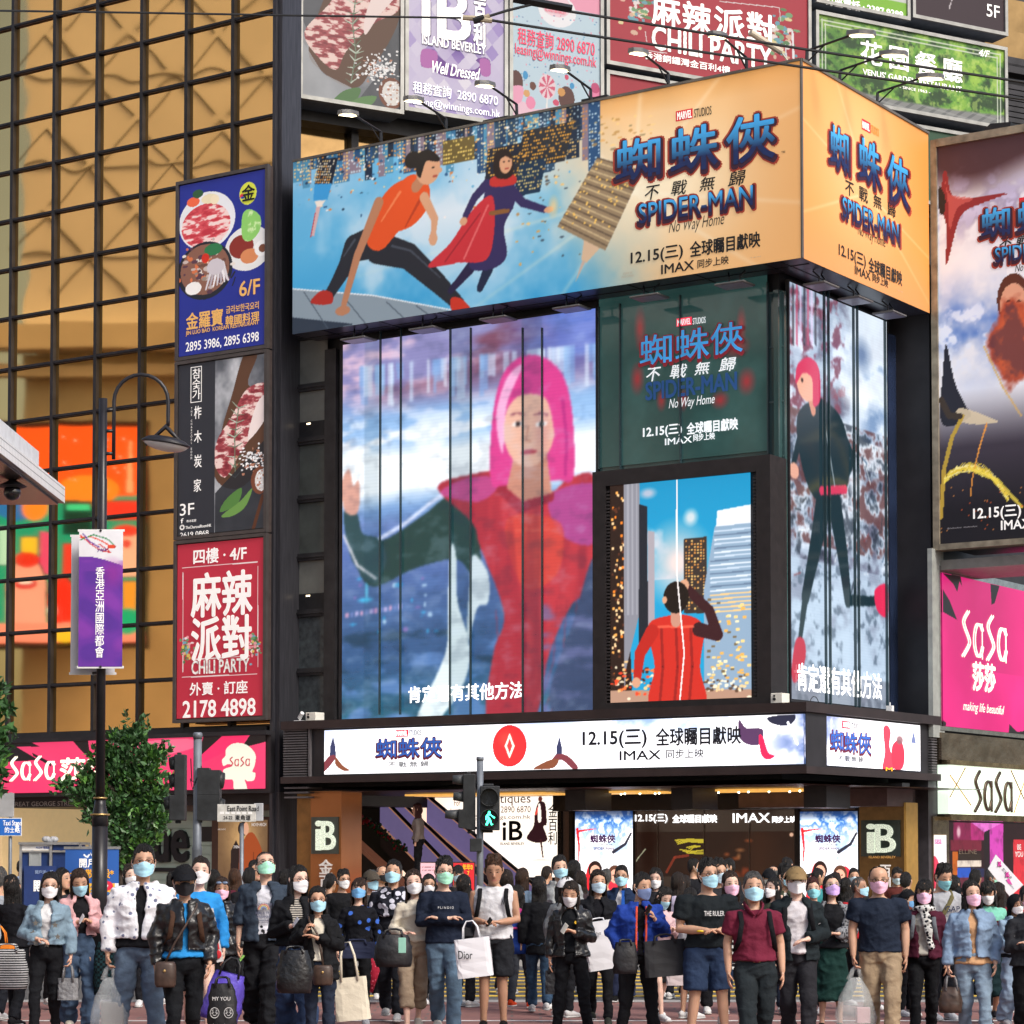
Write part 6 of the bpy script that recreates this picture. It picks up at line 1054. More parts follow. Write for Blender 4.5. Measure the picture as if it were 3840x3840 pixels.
 for dd in (0, .10):
  d = .12+dd; m_ = ((abs(a.U-a.u0-d) < .018) | (abs(a.u1-a.U-d) < .018) | (abs(a.z1-a.Z-d) < .018)) & (a.U > a.u0+d-.03) & (a.U < a.u1-d+.03) & (a.Z < a.z1-d+.03); a.put(m_*.8, 'e8f0e0')
 a.build('poster', art_t, t); txt(TW, '花', 3228, 3308, 200, 86, a_, W_, t, .025); txt(TW, '園', 3336, 3406, 220, 84, a_, W_, t, .025); txt(TW, '餐', 3432, 3512, 240, 84, a_, W_, t, .025); txt(TW, '廳', 3534, 3608, 262, 88, a_, W_, t, .025)
 txt(TW, "VENUS' GARDEN RESTAURANT", 3236, 3606, 302, 22, a_, W_, t, .03); txt(TW, '- SINCE 1963 -', 3374, 3488, 336, 10, a_, W_, t, .02); txt(TW, '4/F', 3670, 3712, 200, 26, a_, W_, t, .015, .3)
 # top right boards
 t, a, o = board('white and lime signboard with a phone number at the top edge', 3058, -260, 3410, 8, 0, 0, 'd8dcd6', .6, 60); a.put((a.y > .78), '8ac83a'); a.build('poster', art_t, t); txt(TW, '訂座電話 : 2387 9388', 3098, 3386, 28, 36, a_, W_, t, .04)
 t, a, o = board('dark maroon fifth floor signboard at the top right corner', 3420, -260, 3776, 66, 0, 0, '331a26', .6, 60); a.seg((3560, 30), (3575, -20), 4, 'e0d8dc'); a.seg((3612, 20), (3612, -10), 3, 'e0d8dc'); a.build('poster', art_t, t); txt(TW, '5F', 3700, 3748, 42, 46, a_, W_, t, .01)
tower_signs()
# ---------------------------------------------------------------- street furniture
pole_g = M('grey_pole', (.17, .19, .22), .45, .3, var=.2, scale=4); gilt = M('gilt_ring', (.45, .30, .12), .35, .7, var=.3, scale=20); sig = M('signal_black', (.016, .018, .02), .55, var=.5, scale=5, bump=.15)
def lathe(b, x, y, prof, n=20, mi=0): b.tube([(x, y, z) for z, r in prof], [r for z, r in prof], n, mi); return b
def Zp(py, Y): return H+(YH-py)*Y/FP
def street_lamp():
 Y = 36.; x = gx(374, Y); t = thing('street_lamp', 'tall black street lamp with curved swan neck arm and gilt collar rings', 'street lamp', (x, Y, .13))
 b = MB(); lathe(b, x, Y, [(.13, .115), (Zp(3098, Y), .115)]); lathe(b, x, Y, [(Zp(3098, Y), .118), (Zp(3056, Y), .118), (Zp(3050, Y), .11), (Zp(3020, Y), .085), (Zp(2994, Y), .078)]); lathe(b, x, Y, [(Zp(2994, Y), .068), (Zp(1790, Y), .068), (Zp(1788, Y), .062), (Zp(1484, Y), .062)]); b.build('pole', M('lamp_post_black', (.014, .013, .016), .35, var=.25), t, True)
 for py, r in ((3055, .135), (2993, .09)):
  b = MB(); z = Zp(py, Y); b.tube([(x+r*math.cos(k*math.pi/10), Y+r*math.sin(k*math.pi/10), z) for k in range(21)], .016, 6); b.build('collar_ring', gilt, t, True)
 b = MB(); xa = gx(415, Y); zt = Zp(1395, Y); xc, rr = (gx(415, Y)+gx(620, Y))/2, (gx(620, Y)-gx(415, Y))/2
 P = [(xa, Y, Zp(1715, Y)), (xa, Y, Zp(1500, Y))]+[(xc-rr*math.cos(k*math.pi/12), Y, Zp(1495, Y)+rr*math.sin(k*math.pi/12)) for k in range(13)]+[(xc+rr, Y, Zp(1570, Y)), (xc+rr, Y, Zp(1588, Y))]
 b.tube(P, .028, 8);
 for py in (1527, 1607, 1693): b.tube([(x, Y, Zp(py, Y)), (xa, Y, Zp(py, Y))], .026, 6)
 b.build('curved_arm', M('lamp_post_black'), t, True)
 xl = gx(612, Y); z0 = Zp(1715, Y); z1 = Zp(1590, Y); b = MB()
 hw = .34; P = []; n = 14                              # lens shaped lantern: shallow hood on top, glass bowl below
 def lens(b, top, mi):
  rows = []
  for i in range(7):
   f = i/6*math.pi/2; rows.append((math.sin(f), math.cos(f)))
  V = []; Fc = []
  for s_, c_ in rows:
   for j in range(n):
    a = 2*math.pi*j/n; V.append((xl+hw*s_*math.cos(a), Y+.22*s_*math.sin(a), Zp(1652, Y)+(top*c_)-.28*(s_*math.cos(a))*hw*.55))
  for i in range(6):
   for j in range(n): q = (i*n+j, i*n+(j+1) % n, (i+1)*n+(j+1) % n, (i+1)*n+j); Fc.append(q if top < 0 else q[::-1])
  b.add(V, Fc, mi)
 b = MB(); lens(b, .10, 0); b.tube([(xl-.30, Y, Zp(1660, Y)), (xl, Y, z1), (xl+.30, Y, Zp(1672, Y))], [.022, .045, .022], 6); b.build('lamp_hood', M('lamp_post_black'), t, True)
 b = MB(); lens(b, -.13, 0); b.build('lamp_bowl', M('frosted_bowl', (.55, .52, .52), .2, var=.05), t, True)
 b = MB(); b.tube([(xl+hw*math.cos(k*math.pi/12), Y+.22*math.sin(k*math.pi/12), Zp(1654, Y)-.28*math.cos(k*math.pi/12)*hw*.55) for k in range(25)], .022, 6); b.build('lamp_rim', M('lamp_post_black'), t, True)
 # banners hung on the pole
 def banner(label, x0, x1, y0, y1, dy, printed):
  F = frontal(Y+dy); t2 = thing('street_banner', label, 'banner', F.W(F.px((x0+x1)/2, y1)[0], F.px(x0, y1)[1], 0), 'banners on the lamp post')
  a = Art(F, x0, y0, x1, y1, 0, 150, 'dcdce2')
  if printed:
   a.put((a.y > .19+.095*np.clip(a.x-.2, 0, 1)**1.5), '67309c'); n = np.sin(a.U*9+np.sin(a.Z*6)*1.5)+np.sin(a.Z*11+a.U*4); a.put((a.y > .3)*np.clip(n, 0, 1)*.5, '44288a'); a.put((a.y > .22)*np.clip(-n-.6, 0, 1)*.6, '8a3aa8'); a.ell(420, 2150, 60, 70, 'a02a90', .5, .8)
   for P, c in (([(302, 2008), (340, 2040), (380, 2065), (415, 2072), (372, 2040)], 'c83a3a'), ([(302, 2015), (345, 2014), (385, 2030), (420, 2052)], 'd84a2a'), ([(300, 2025), (350, 2005), (400, 2020), (425, 2040)], '3a8a5a'), ([(310, 2000), (335, 2030), (372, 2052)], '6a3a9a'), ([(365, 2060), (395, 2066), (412, 2050), (432, 2048)], '8a2a5a')): a.path(P, 5, c)
   for k in range(4): a.seg((372+k*8, 2062-k*2), (362+k*10, 2072+k), 4, '4a2a80', 1, 1)
   a.ell(418, 2050, 14, 7, 'd8482a'); a.poly([(428, 2042), (438, 2050), (428, 2056)], 'b83a30')
  a.build('cloth', M('banner_cloth', attr=True, rough=.8, var=.05), t2); b = MB(); b.box(F, a.u0-.02, a.u1+.02, a.z0-.025, a.z0+.012, -.03, -.004); b.box(F, a.u0-.02, a.u1+.02, a.z1-.012, a.z1+.02, -.03, -.004); b.build('batten', white, t2)
  if printed: txt(F, '香\n港\n亞\n洲\n國\n際\n都\n會', 357, 391, 2296, 340, .004, W_, t2, .005)
  b = MB(); b.tube([(F.px((x0+x1)/2, y0)[0], Y+dy-.01, a.z1), (x, Y, a.z1)], .02, 6); b.tube([(F.px((x0+x1)/2, y1)[0], Y+dy-.01, a.z0), (x, Y, a.z0)], .02, 6); b.build('bracket', M('lamp_post_black'), t2)
 banner('purple street banner with white Chinese lettering on the lamp post', 297, 458, 1990, 2500, -.14, True)
 banner('plain pale back of a second banner behind the purple one on the lamp post', 268, 430, 2010, 2524, .12, False)
street_lamp()
def traffic_lights():
 # left pole: two heads seen from behind
 Y = 34.; x = gx(739, Y); t = thing('signal_pole', 'grey signal pole with two black signal heads seen from the back', 'traffic light', (x, Y, .13))
 b = MB(); lathe(b, x, Y, [(.13, .068), (Zp(3190, Y), .068), (Zp(3182, Y), .072), (Zp(3172, Y), .06), (Zp(2770, Y), .058)]); lathe(b, x, Y, [(Zp(2770, Y), .066), (Zp(2752, Y), .066), (Zp(2746, Y), .05)]); b.build('pole', pole_g, t, True)
 F = frontal(Y)
 def q(x_, y_): return F.px(x_, y_)
 g = MB(); h1 = g; (ua, za), (ub, zb) = q(657, 2830), q(716, 3077); um = q(637, 2980);
 g.prism(F, [(ua, za), (q(715, 0)[0], za), (q(715, 0)[0], zb), (um[0], zb), (um[0], q(0, 2982)[1]), (ua, q(0, 2982)[1])], -.12, .1); g.box(F, q(690, 0)[0]-.03, q(690, 0)[0]+.03, za, za+.03, -.03, .03); g.box(F, q(690, 0)[0]-.05, q(690, 0)[0]+.03, zb-.04, zb, -.03, .03); hd = g.build('signal_head', sig, t, bevel=.012)
 for yy, xx in ((2860, 652), (2925, 652), (3010, 632)):
  c = q(xx, yy); b = MB(); b.tube([F.W(c[0]+.05, c[1], -.02), F.W(c[0]-.06, c[1]-.015, -.02)], [.105, .085], 14); b.build('visor', sig, hd, True)
 g = MB(); (ua, za), (ub, zb) = q(743, 2880), q(826, 3077); g.prism(F, [(ua, za), (q(802, 0)[0], za), (q(806, 0)[0], za-.03), (ub, za-.03), (ub, zb), (ua, zb)], -.14, .1); g.box(F, q(765, 0)[0]-.03, q(765, 0)[0]+.03, za, za+.03, -.03, .03); g.box(F, q(765, 0)[0]-.04, q(765, 0)[0]+.04, zb-.03, zb, -.03, .03); g.box(F, ua, ub, q(0, 2978)[1]-.004, q(0, 2978)[1]+.004, .1, .104); hd = g.build('signal_head', sig, t, bevel=.012)
 for yy in (2925, 3025): c = q(822, yy); b = MB(); b.tube([F.W(c[0]-.02, c[1], -.05), F.W(c[0]+.06, c[1]-.01, -.05)], [.13, .11], 14); b.build('visor', sig, hd, True)
 b = MB(); b.tube([F.W(*q(716, 2845), .02), F.W(*q(722, 2930), .08), F.W(*q(735, 2935), .06), F.W(*q(742, 2900), .02)], .008, 5); b.tube([F.W(*q(714, 2920), .02), F.W(*q(724, 2960), .06), F.W(*q(742, 2915), .06)], .008, 5); b.build('cable', black, t)
 # pole with the green man
 Y = 37.; x = gx(1800, Y); t = thing('pedestrian_signal', 'grey pole with a pedestrian signal showing a lit green man', 'traffic light', (x, Y, .13)); F = frontal(Y)
 b = MB(); lathe(b, x, Y, [(.13, .054), (Zp(2850, Y), .05)]); lathe(b, x, Y, [(Zp(2852, Y), .058), (Zp(2840, Y), .058), (Zp(2838, Y), .05)]); b.build('pole', pole_g, t, True)
 g = MB(); (ua, za), (ub, zb) = q(1801, 2948), q(1874, 3114); g.box(F, ua, ub, zb, za, -.05, .16); g.box(F, q(1815, 0)[0], q(1852, 0)[0], za, za+.035, -.03, .08); g.box(F, q(1812, 0)[0], q(1850, 0)[0], zb-.035, zb, -.03, .06); hd = g.build('signal_head', sig, t, bevel=.012)
 for k, yy in enumerate((2991, 3070)):
  c = q(1835, yy); b = MB(); R_ = .137; V = []; n = 24
  for o_, r_ in ((.16, R_), (.34, R_*1.02), (.34, R_*.93), (.165, R_*.93)):
   for j in range(n): a = 2*math.pi*j/n; V.append(F.W(c[0]+r_*math.cos(a), c[1]+r_*math.sin(a), o_-(.10 if (o_ > .3 and math.sin(a) < -.2) else 0)))
  b.add(V, [(i*n+j, i*n+(j+1) % n, (i+1)*n+(j+1) % n, (i+1)*n+j) for i in range(3) for j in range(n)]); b.build('visor', sig, hd, True)
  b = MB(); b.tube([F.W(c[0], c[1], .161), F.W(c[0], c[1], .168)], .127, 24); b.build('lens', M('dark_lens', (.012, .014, .016), .3), hd)
  m_ = tint('green_man_light', '3dffb4', 6.) if k else M('dim_man', (.03, .035, .04), .5)
  b = MB(); s = .0011*4; Q = lambda *P: [(c[0]+a_*s, c[1]+b_*s) for a_, b_ in P]
  b.prism(F, Q((-5, 11), (4, 11), (17, 0), (20, 4), (18, 5), (8, 12), (3, 17), (-5, 17), (-12, 8), (-13, -4), (-9, -5), (-7, 6), (-5, -2), (-13, -22), (-6, -23), (0, -8), (7, -23), (14, -20), (9, -18), (5, -3)), .169, .172); b.tube([F.W(c[0], c[1]+21*s, .169), F.W(c[0], c[1]+21*s, .172)], 4.2*s, 12); b.build('walking_man', m_, hd)
 g = MB(); (ua, za), (ub, zb) = q(1737, 2903), q(1783, 3116); um = q(1719, 3035); g.prism(F, [(ua, za), (ub, za), (ub, zb), (um[0], zb+.05), (um[0], um[1]), (ua, um[1])], -.12, .12); g.box(F, q(1752, 0)[0], q(1768, 0)[0], za, za+.03, -.02, .03); g.box(F, q(1755, 0)[0], q(1785, 0)[0], zb-.04, zb, -.03, .03); hd = g.build('signal_head', sig, t, bevel=.012)
 for yy, xx, dz in ((2925, 1737, .16), (2988, 1737, .15), (3056, 1719, .2)):
  c = q(xx, yy); b = MB(); b.tube([F.W(c[0]+.02, c[1], .0), F.W(c[0]-dz, c[1]+.01, .0)], [.085, .06], 14); b.build('visor', M('visor_grey', (.05, .055, .06), .5), hd, True)
 b = MB(); b.box(F, q(1765, 0)[0], q(1809, 0)[0], q(0, 3194)[1], q(0, 3144)[1], .0, .15); b.build('control_box', sig, t, bevel=.01)
 b = MB()
 for yy in (2935, 3105): MB().tube([F.W(*q(1775, yy), 0), F.W(*q(1812, yy), 0)], .018, 6).build('bracket', sig, t)
traffic_lights()
def signs_poles():
 Y = 35.; F = frontal(Y); q = F.px
 t = thing('taxi_stand_sign', 'blue taxi stand sign on a grey post under a blank grey plate', 'sign', F.W(q(37, 3300)[0], .13, 0))
 b = MB(); u = q(37, 3100)[0]; b.tube([(u, Y+.04, .13), (u, Y+.04, Zp(2972, Y))], .026, 10); b.build('post', pole_g, t, True)
 b = MB(); b.box(F, q(-60, 0)[0], q(81, 0)[0], q(0, 3064)[1], q(0, 2974)[1], 0, .012); b.build('blank_plate', M('plate_back', (.45, .46, .48), .45, .4), t, bevel=.004)
 b = MB(); b.box(F, q(-105, 0)[0], q(110, 0)[0], q(0, 3135)[1], q(0, 3067)[1], 0, .012); b.build('plate', white, t)
 b = MB(); b.box(F, q(-102, 0)[0], q(107, 0)[0], q(0, 3132)[1], q(0, 3070)[1], .0125, .016); pb = b.build('blue_face', M('sign_blue', (.02, .14, .55), .4), t)
 txt(F, 'Taxi Stand', 11, 81, 3086, 19, .018, W_, t, .012); txt(F, '的士站', 18, 74, 3112, 22, .018, W_, t, .01)
 def man(cx, cy, s): b = MB(); P = lambda *A: [(q(cx+a*s, 0)[0], q(0, cy-b_*s)[1]) for a, b_ in A]; b.prism(F, P((-3, 9), (3, 9), (8, 0), (6, -1), (2, 4), (8, -16), (4, -17), (-1, -4), (-5, -17), (-9, -15), (-4, -1), (-4, 4), (-8, -1), (-9, 1)), .0165, .019); b.tube([F.W(q(cx, 0)[0], q(0, cy-13*s)[1], .0165), F.W(q(cx, 0)[0], q(0, cy-13*s)[1], .019)], .0145, 10); b.build('walking_man', W_, t)
 man(94, 3101, .95); man(-3, 3098, .95)
 Y = 33.5; F = frontal(Y); q = F.px
 t = thing('street_name_sign', 'grey East Point Road street name plate on a thin pole', 'sign', F.W(q(905, 3300)[0], .13, 0))
 b = MB(); u = q(905, 3100)[0]; b.tube([(u, Y+.05, .13), (u, Y+.05, Zp(3085, Y))], .03, 10); b.build('post', pole_g, t, True)
 b = MB(); b.box(F, q(832, 0)[0], q(974, 0)[0], q(0, 3082)[1], q(0, 3016)[1], 0, .03); b.build('plate', M('worn_plate', (.50, .49, .46), .5, var=.25, scale=9), t, bevel=.006)
 b = MB(); b.box(F, q(966, 0)[0], q(999, 0)[0], q(0, 3079)[1], q(0, 3012)[1], -.12, -.02); b.build('second_plate', M('plate_back'), t, bevel=.006)
 for k, x in enumerate((842, 862, 884, 903, 924, 946)):
  if k == 0: b = MB()
  b.box(F, q(x, 0)[0], q(x+15, 0)[0], q(0, 3053)[1], q(0, 3044)[1], .0305, .032)
 b.build('sticker', white, t); txt(F, 'East Point Road', 853, 970, 3032, 20, .034, BK, t, .012); txt(F, '東角道', 882, 940, 3066, 20, .034, BK, t, .012); txt(F, '24-22', 838, 872, 3066, 12, .034, BK, t, .005)
signs_poles()
def booth_banner():
 Y = 39.; F = frontal(Y); q = F.px
 t = thing('phone_booth', 'blue and steel twin phone booth behind the pull-up banner', 'phone booth', F.W(q(212, 3300)[0], .13, -.5)); st = M('booth_steel', (.38, .38, .38), .4, .6, var=.2); bl = M('booth_blue', (.012, .035, .14), .4)
 zt = q(0, 3158)[1]; b = MB()
 b.box(F, q(100, 0)[0], q(325, 0)[0], zt-.04, zt, -.95, .05)
 for x in (103, 214, 322): b.box(F, q(x, 0)[0], q(x+9, 0)[0], .13, zt-.04, -.03, .03); b.box(F, q(x, 0)[0], q(x+9, 0)[0], .13, zt-.04, -.93, -.87)
 b.box(F, q(112, 0)[0], q(322, 0)[0], q(0, 3196)[1], q(0, 3190)[1], -.02, .02); b.build('frame', st, t)
 b = MB(); b.box(F, q(112, 0)[0], q(213, 0)[0], .3, q(0, 3196)[1], -.8, -.02); b.box(F, q(224, 0)[0], q(321, 0)[0], .3, q(0, 3196)[1], -.8, -.02); b.build('panel', bl, t)
 b = MB(); b.box(F, q(112, 0)[0], q(213, 0)[0], q(0, 3189)[1], q(0, 3168)[1], -.6, .01); b.build('header', white, t); b = MB(); b.box(F, q(226, 0)[0], q(321, 0)[0], q(0, 3189)[1], q(0, 3168)[1], -.6, .01); b.build('side_header', bl, t)
 txt(F, 'PCCW 電訊盈科', 136, 194, 3178, 9, .014, M('navy_letter', '24489a', .5), t, .02); b = MB(); b.frame(F, q(138, 0)[0], q(182, 0)[0], q(0, 3250)[1], q(0, 3194)[1], -.02, .005, .03); b.box(F, q(144, 0)[0], q(176, 0)[0], q(0, 3246)[1], q(0, 3200)[1], -.019, -.005); b.build('window', M('booth_pane', (.32, .34, .35), .3), t)
 b = MB(); b.box(F, q(122, 0)[0], q(240, 0)[0], .4, q(0, 3247)[1], .03, .05); b.build('poster', M('poster_navy', (.02, .045, .17), .5), t); txt(F, '開戶送一股', 132, 200, 3270, 14, .054, M('pale_blue_letter', '9ab0d8', .5), t, .015); txt(F, '開', 127, 150, 3322, 40, .054, W_, t, .03)
 b = MB(); r = random.Random(2)
 for k in range(6): b.ball((q(180+k*7, 0)[0], Y+.4, zt+.03+r.random()*.02), (.06, .08, .05), 8)
 T(b.build('plastic_bundle', M('grey_plastic', (.35, .36, .38), .4), smooth=True), 'crumpled grey plastic bundle on the phone booth roof', 'bundle')
 Y = 36.8; F = frontal(Y); q = F.px; t = thing('pull_up_banner', 'blue pull-up banner offering shares, with yellow Chinese lettering, beside the lamp post', 'banner', F.W(q(345, 3300)[0], .13, 0))
 a = Art(F, 0, 0, 0, 0, 0, 240, '2d5ca8', (q(244, 3300)[0], q(445, 3300)[0], .2, q(0, 3182)[1])); a.put((a.y > .33), 'eef0f4'); a.poly([(262, 3312), (430, 3312), (430, 3392), (262, 3392)], 'f2b640'); a.poly([(300, 3392), (445, 3380), (445, 3402), (300, 3402)], '5ab0e0'); a.ell(400, 3322, 24, 18, 'd8304a'); a.ell(395, 3322, 10, 9, 'f6f6f8'); a.poly([(262, 3560), (445, 3520), (445, 3580), (262, 3590)], 'f2b640'); a.ell(300, 3540, 20, 12, 'd8304a'); a.seg((244, 3470), (445, 3462), 2, 'c0c4d0')
 a.path([(316, 3206), (322, 3212), (328, 3214), (334, 3206)], 6, 'f4f6fa'); a.build('print', art_p, t); b = MB(); b.box(F, a.u0-.02, a.u1+.02, a.z1-.01, a.z1+.03, -.03, .012); b.box(F, a.u0-.02, a.u1+.02, .13, .2, -.1, .1); b.tube([((a.u0+a.u1)/2, Y+.02, .2), ((a.u0+a.u1)/2, Y+.02, a.z1)], .012, 6); b.build('stand', st, t)
 ye = M('banner_yellow', 'f0b030', .5, emit=.1); txt(F, 'Webull', 339, 376, 3204, 12, .006, W_, t, .02); txt(F, '開戶送', 298, 392, 3236, 34, .006, W_, t, .03); txt(F, '一股散美股*', 258, 426, 3276, 34, .006, ye, t, .03); sk = M('sky_letter', '2a78c0', .5); txt(F, '12月', 330, 376, 3332, 22, .006, sk, t, .03); txt(F, '迎新豪禮', 312, 412, 3358, 26, .006, sk, t, .04); txt(F, 'Apple', 356, 388, 3428, 12, .006, BK, t, .01); txt(F, '$1,000現金券', 352, 406, 3450, 12, .006, M('banner_grey', '5a6070'), t); txt(F, 'CCTV music', 350, 408, 3482, 12, .006, BK, t, .005)
booth_banner()
def lobby_easels():
 Y = 44.; F = frontal(Y); q = F.px
 for lab, x0, x1, y0, c, s in (('pink notice board on a stand at the foot of the escalator', 1577, 1632, 3236, 'e8b4be', None), ('red festive notice board on a stand right of the escalator', 1699, 1778, 3236, 'c8242c', '年年0\n 7')):
  t = thing('notice_board', lab, 'notice', F.W(q((x0+x1)/2, 3300)[0], .13, 0)); a = Art(F, 0, 0, 0, 0, 0, 40, c, (q(x0, 3300)[0], q(x1, 3300)[0], .8, q(0, y0)[1]))
  if s is None:
   for k in range(2): a.path([(1584+i*6, 3250+k*12+(i % 2)*3) for i in range(8)], 2, '6a5a60')
  a.build('print', art_p, t); b = MB(); u = (a.u0+a.u1)/2; b.box(F, a.u0-.02, a.u1+.02, .78, a.z1+.02, -.04, -.004); b.box(F, u-.03, u+.03, .16, .78, -.04, -.01); b.box(F, u-.25, u+.25, .13, .16, -.2, .2); b.build('stand', darkb, t)
  if s: txt(F, s, x0+36, x1-6, 3262, 44, .005, M('easel_yellow', 'f0c030', .5), t, .04)
lobby_easels()
def wires():
 Y = 31.; blk = M('cable_black', (.01, .01, .01), .5); ins = M('insulator', (.38, .32, .22), .5)
 def P(*pts, dy=0): return [at(x, y, Y+dy) for x, y in pts]
 for lab, pts, r in (('thin overhead tram cable across the top, running left from the insulator clamp', ((-300, 36), (600, 49), (1100, 58), (1730, 67)), .014), ('lower overhead tram cable sloping down to the right from the insulator clamp', ((1840, 76), (2200, 131), (2600, 190), (3100, 265), (3840, 372), (4200, 425)), .018), ('upper overhead tram cable sloping down to the right from the dark junction bar', ((2130, 42), (2500, 101), (3000, 182), (3840, 308), (4200, 360)), .018), ('short slanted stay wire from the clamp up to the dark junction bar', ((1830, 62), (1900, 40), (1990, 18)), .018)):
  b = MB(); b.tube(P(*pts), r, 6); T(b.build('overhead_cable', blk), lab, 'cable', 'overhead tram cables')
 t = thing('cable_clamp', 'beige insulator clamp where the overhead cables meet', 'clamp', at(1790, 72, Y)); b = MB(); b.tube(P((1735, 66), (1785, 69)), .035, 8); b.tube(P((1795, 72), (1845, 78)), .035, 8); b.tube(P((1800, 72), (1835, 58)), .03, 8); b.build('insulator', ins, t); b = MB(); b.tube(P((1775, 78), (1815, 66)), .045, 8); b.build('hook', blk, t)
 b = MB(); b.tube(P((1925, -6), (2145, 34)), .055, 4); T(b.build('junction_bar', blk), 'thick dark cable junction bar hanging at the top edge', 'cable bar')
 b = MB(); p0, p1 = L.W(L.px(2930, 200, -.3)[0], z1_b+.35, -.3), L.W(L.px(2870, 160, -.3)[0], z1_b+.62, .3); b.tube([p1, p0], .06, 10); b.tube([p0, L.W(L.px(2945, 220)[0], z1_b, -.3)], .02, 6); T(b.build('camera_tube', M('beige_tube', (.5, .44, .34), .4), smooth=False), 'beige tube shaped camera on the top edge of the billboard', 'camera')
 b = MB(); b.box(L, L.px(2190, 600, -.5)[0]-.0, L.px(2190, 600, -.5)[0]+.6, z1_b-.1, z1_b+.25, -.7, -.4); T(b.build('roof_box', black), 'black box on the billboard roof edge below the red panel', 'box')
 b = MB(); u = L.px(1870, 450, -.3)[0]; b.box(L, u-.25, u+.35, z1_b+.02, z1_b+.12, -.6, -.1); T(b.build('roof_lamp', black), 'flat black lamp housing on the billboard edge under the lilac sign', 'lamp')
wires()
# ---------------------------------------------------------------- trees
leafm = bpy.data.materials.new('leaf'); leafm.use_nodes = True
_n = leafm.node_tree; _p = _n.nodes['Principled BSDF']; _a = _n.nodes.new('ShaderNodeVertexColor'); _a.layer_name = 'Col'; _n.links.new(_a.outputs[0], _p.inputs['Base Color']); _p.inputs['Roughness'].default_value = .42
def tree(label, cx, Y, crown, zb, lobes, nleaf, size, seed, trunk=True, twigs=()):
 """crown = list of (px,py,r_px) lobes; leaves are single folded blades scattered through the lobes, with tips of new pale leaves."""
 r = np.random.default_rng(seed); t = thing('street_tree', label, 'tree', (gx(cx, Y), Y, zb))
 bark = M('bark', (.06, .045, .035), .9, var=.4, scale=8, bump=.4); C = [(at(x, y, Y), rr*Y/FP) for x, y, rr in crown]
 if trunk:
  b = MB(); x = gx(cx, Y); top = max(c.z for c, _ in C); b.tube([(x, Y, zb), (x+.03, Y, zb+.9), (x-.02, Y, zb+1.6), (x+.05, Y, top)], [.10, .085, .07, .02], 8)
  for c, rr in C[:9]: b.tube([(x, Y, max(zb+.8, c.z-rr*1.6)), (x*.5+c.x*.5, Y*.5+c.y*.5, c.z-rr*.5), tuple(c)], [.05, .03, .012], 6)
  b.build('trunk', bark, t, True)
 V = []; Fc = []; Cl = []; vol = np.array([rr**2.2 for _, rr in C]); vol /= vol.sum()
 def leaf(p, d, s, col):
  d = d/np.linalg.norm(d); side = np.cross(d, r.normal(size=3)); side /= np.linalg.norm(side)+1e-9; up = np.cross(side, d); i = len(V)
  V.extend([p, p+d*s*.5+side*s*.26+up*s*.08, p+d*s, p+d*s*.5-side*s*.26+up*s*.08, p+d*s*.5]); Fc.extend([(i, i+1, i+4), (i+1, i+2, i+4), (i, i+4, i+3), (i+4, i+2, i+3)]); Cl.extend([col]*5)
 nb = nleaf//9
 for k in range(nb):                                   # leaf sprays: a short twig with a rosette
  c, rr = C[r.choice(len(C), p=vol)]; dv = r.normal(size=3); dv /= np.linalg.norm(dv); f = r.uniform(.1, 1.45)**.7
  p = np.array(c)+dv*np.array([rr, rr*.85, rr])*f; young = r.random() < .22; base = np.array([.036, .095, .030])*r.uniform(.5, 1.6) if not young else np.array([.09, .22, .04])*r.uniform(.8, 1.3)
  ax = dv*.6+np.array([0, -.2, .8])
  for j in range(9): leaf(p+r.normal(size=3)*size*.35, ax+r.normal(size=3)*.75, size*r.uniform(.7, 1.25), base*r.uniform(.75, 1.3))
 for pts in twigs:                                     # free-standing sprigs at the outline
  Q = [np.array(at(x, y, Y)) for x, y in pts]
  for i in range(len(Q)-1):
   for f in np.linspace(0, 1, 12): leaf(Q[i]+(Q[i+1]-Q[i])*f, (Q[i+1]-Q[i])*.6+r.normal(size=3)*np.linalg.norm(Q[i+1]-Q[i])*.8, size*r.uniform(.8, 1.2), np.array([.03, .085, .025])*r.uniform(.7, 1.4))
 me = bpy.data.meshes.new('crown'); me.from_pydata([tuple(v) for v in V], [], Fc); at_ = me.color_attributes.new('Col', 'FLOAT_COLOR', 'POINT'); at_.data.foreach_set('color', np.concatenate([np.array(Cl), np.ones((len(Cl), 1))], 1).astype(np.float32).ravel()); link('crown', me, leafm, t)
tree('bushy dark green street tree behind the lamp post and signals', 455, 40.5, [(450, 2780, 42), (500, 2760, 36), (520, 2840, 50), (400, 2840, 45), (570, 2850, 40), (440, 2900, 60), (540, 2920, 55), (340, 2920, 42), (600, 2940, 36), (390, 2990, 55), (480, 3000, 60), (570, 3010, 45), (290, 2985, 32), (430, 3070, 55), (530, 3090, 55), (350, 3060, 36), (600, 3080, 32), (470, 3150, 50), (540, 3170, 40), (480, 3220, 34), (250, 2950, 22)], .13, 0, 7400, .12, 3, twigs=(((250, 2990), (205, 2915)), ((300, 2950), (225, 2935)), ((480, 2720), (470, 2670)), ((590, 2800), (625, 2780)), ((560, 2740), (545, 2690)), ((620, 2840), (640, 2800))))
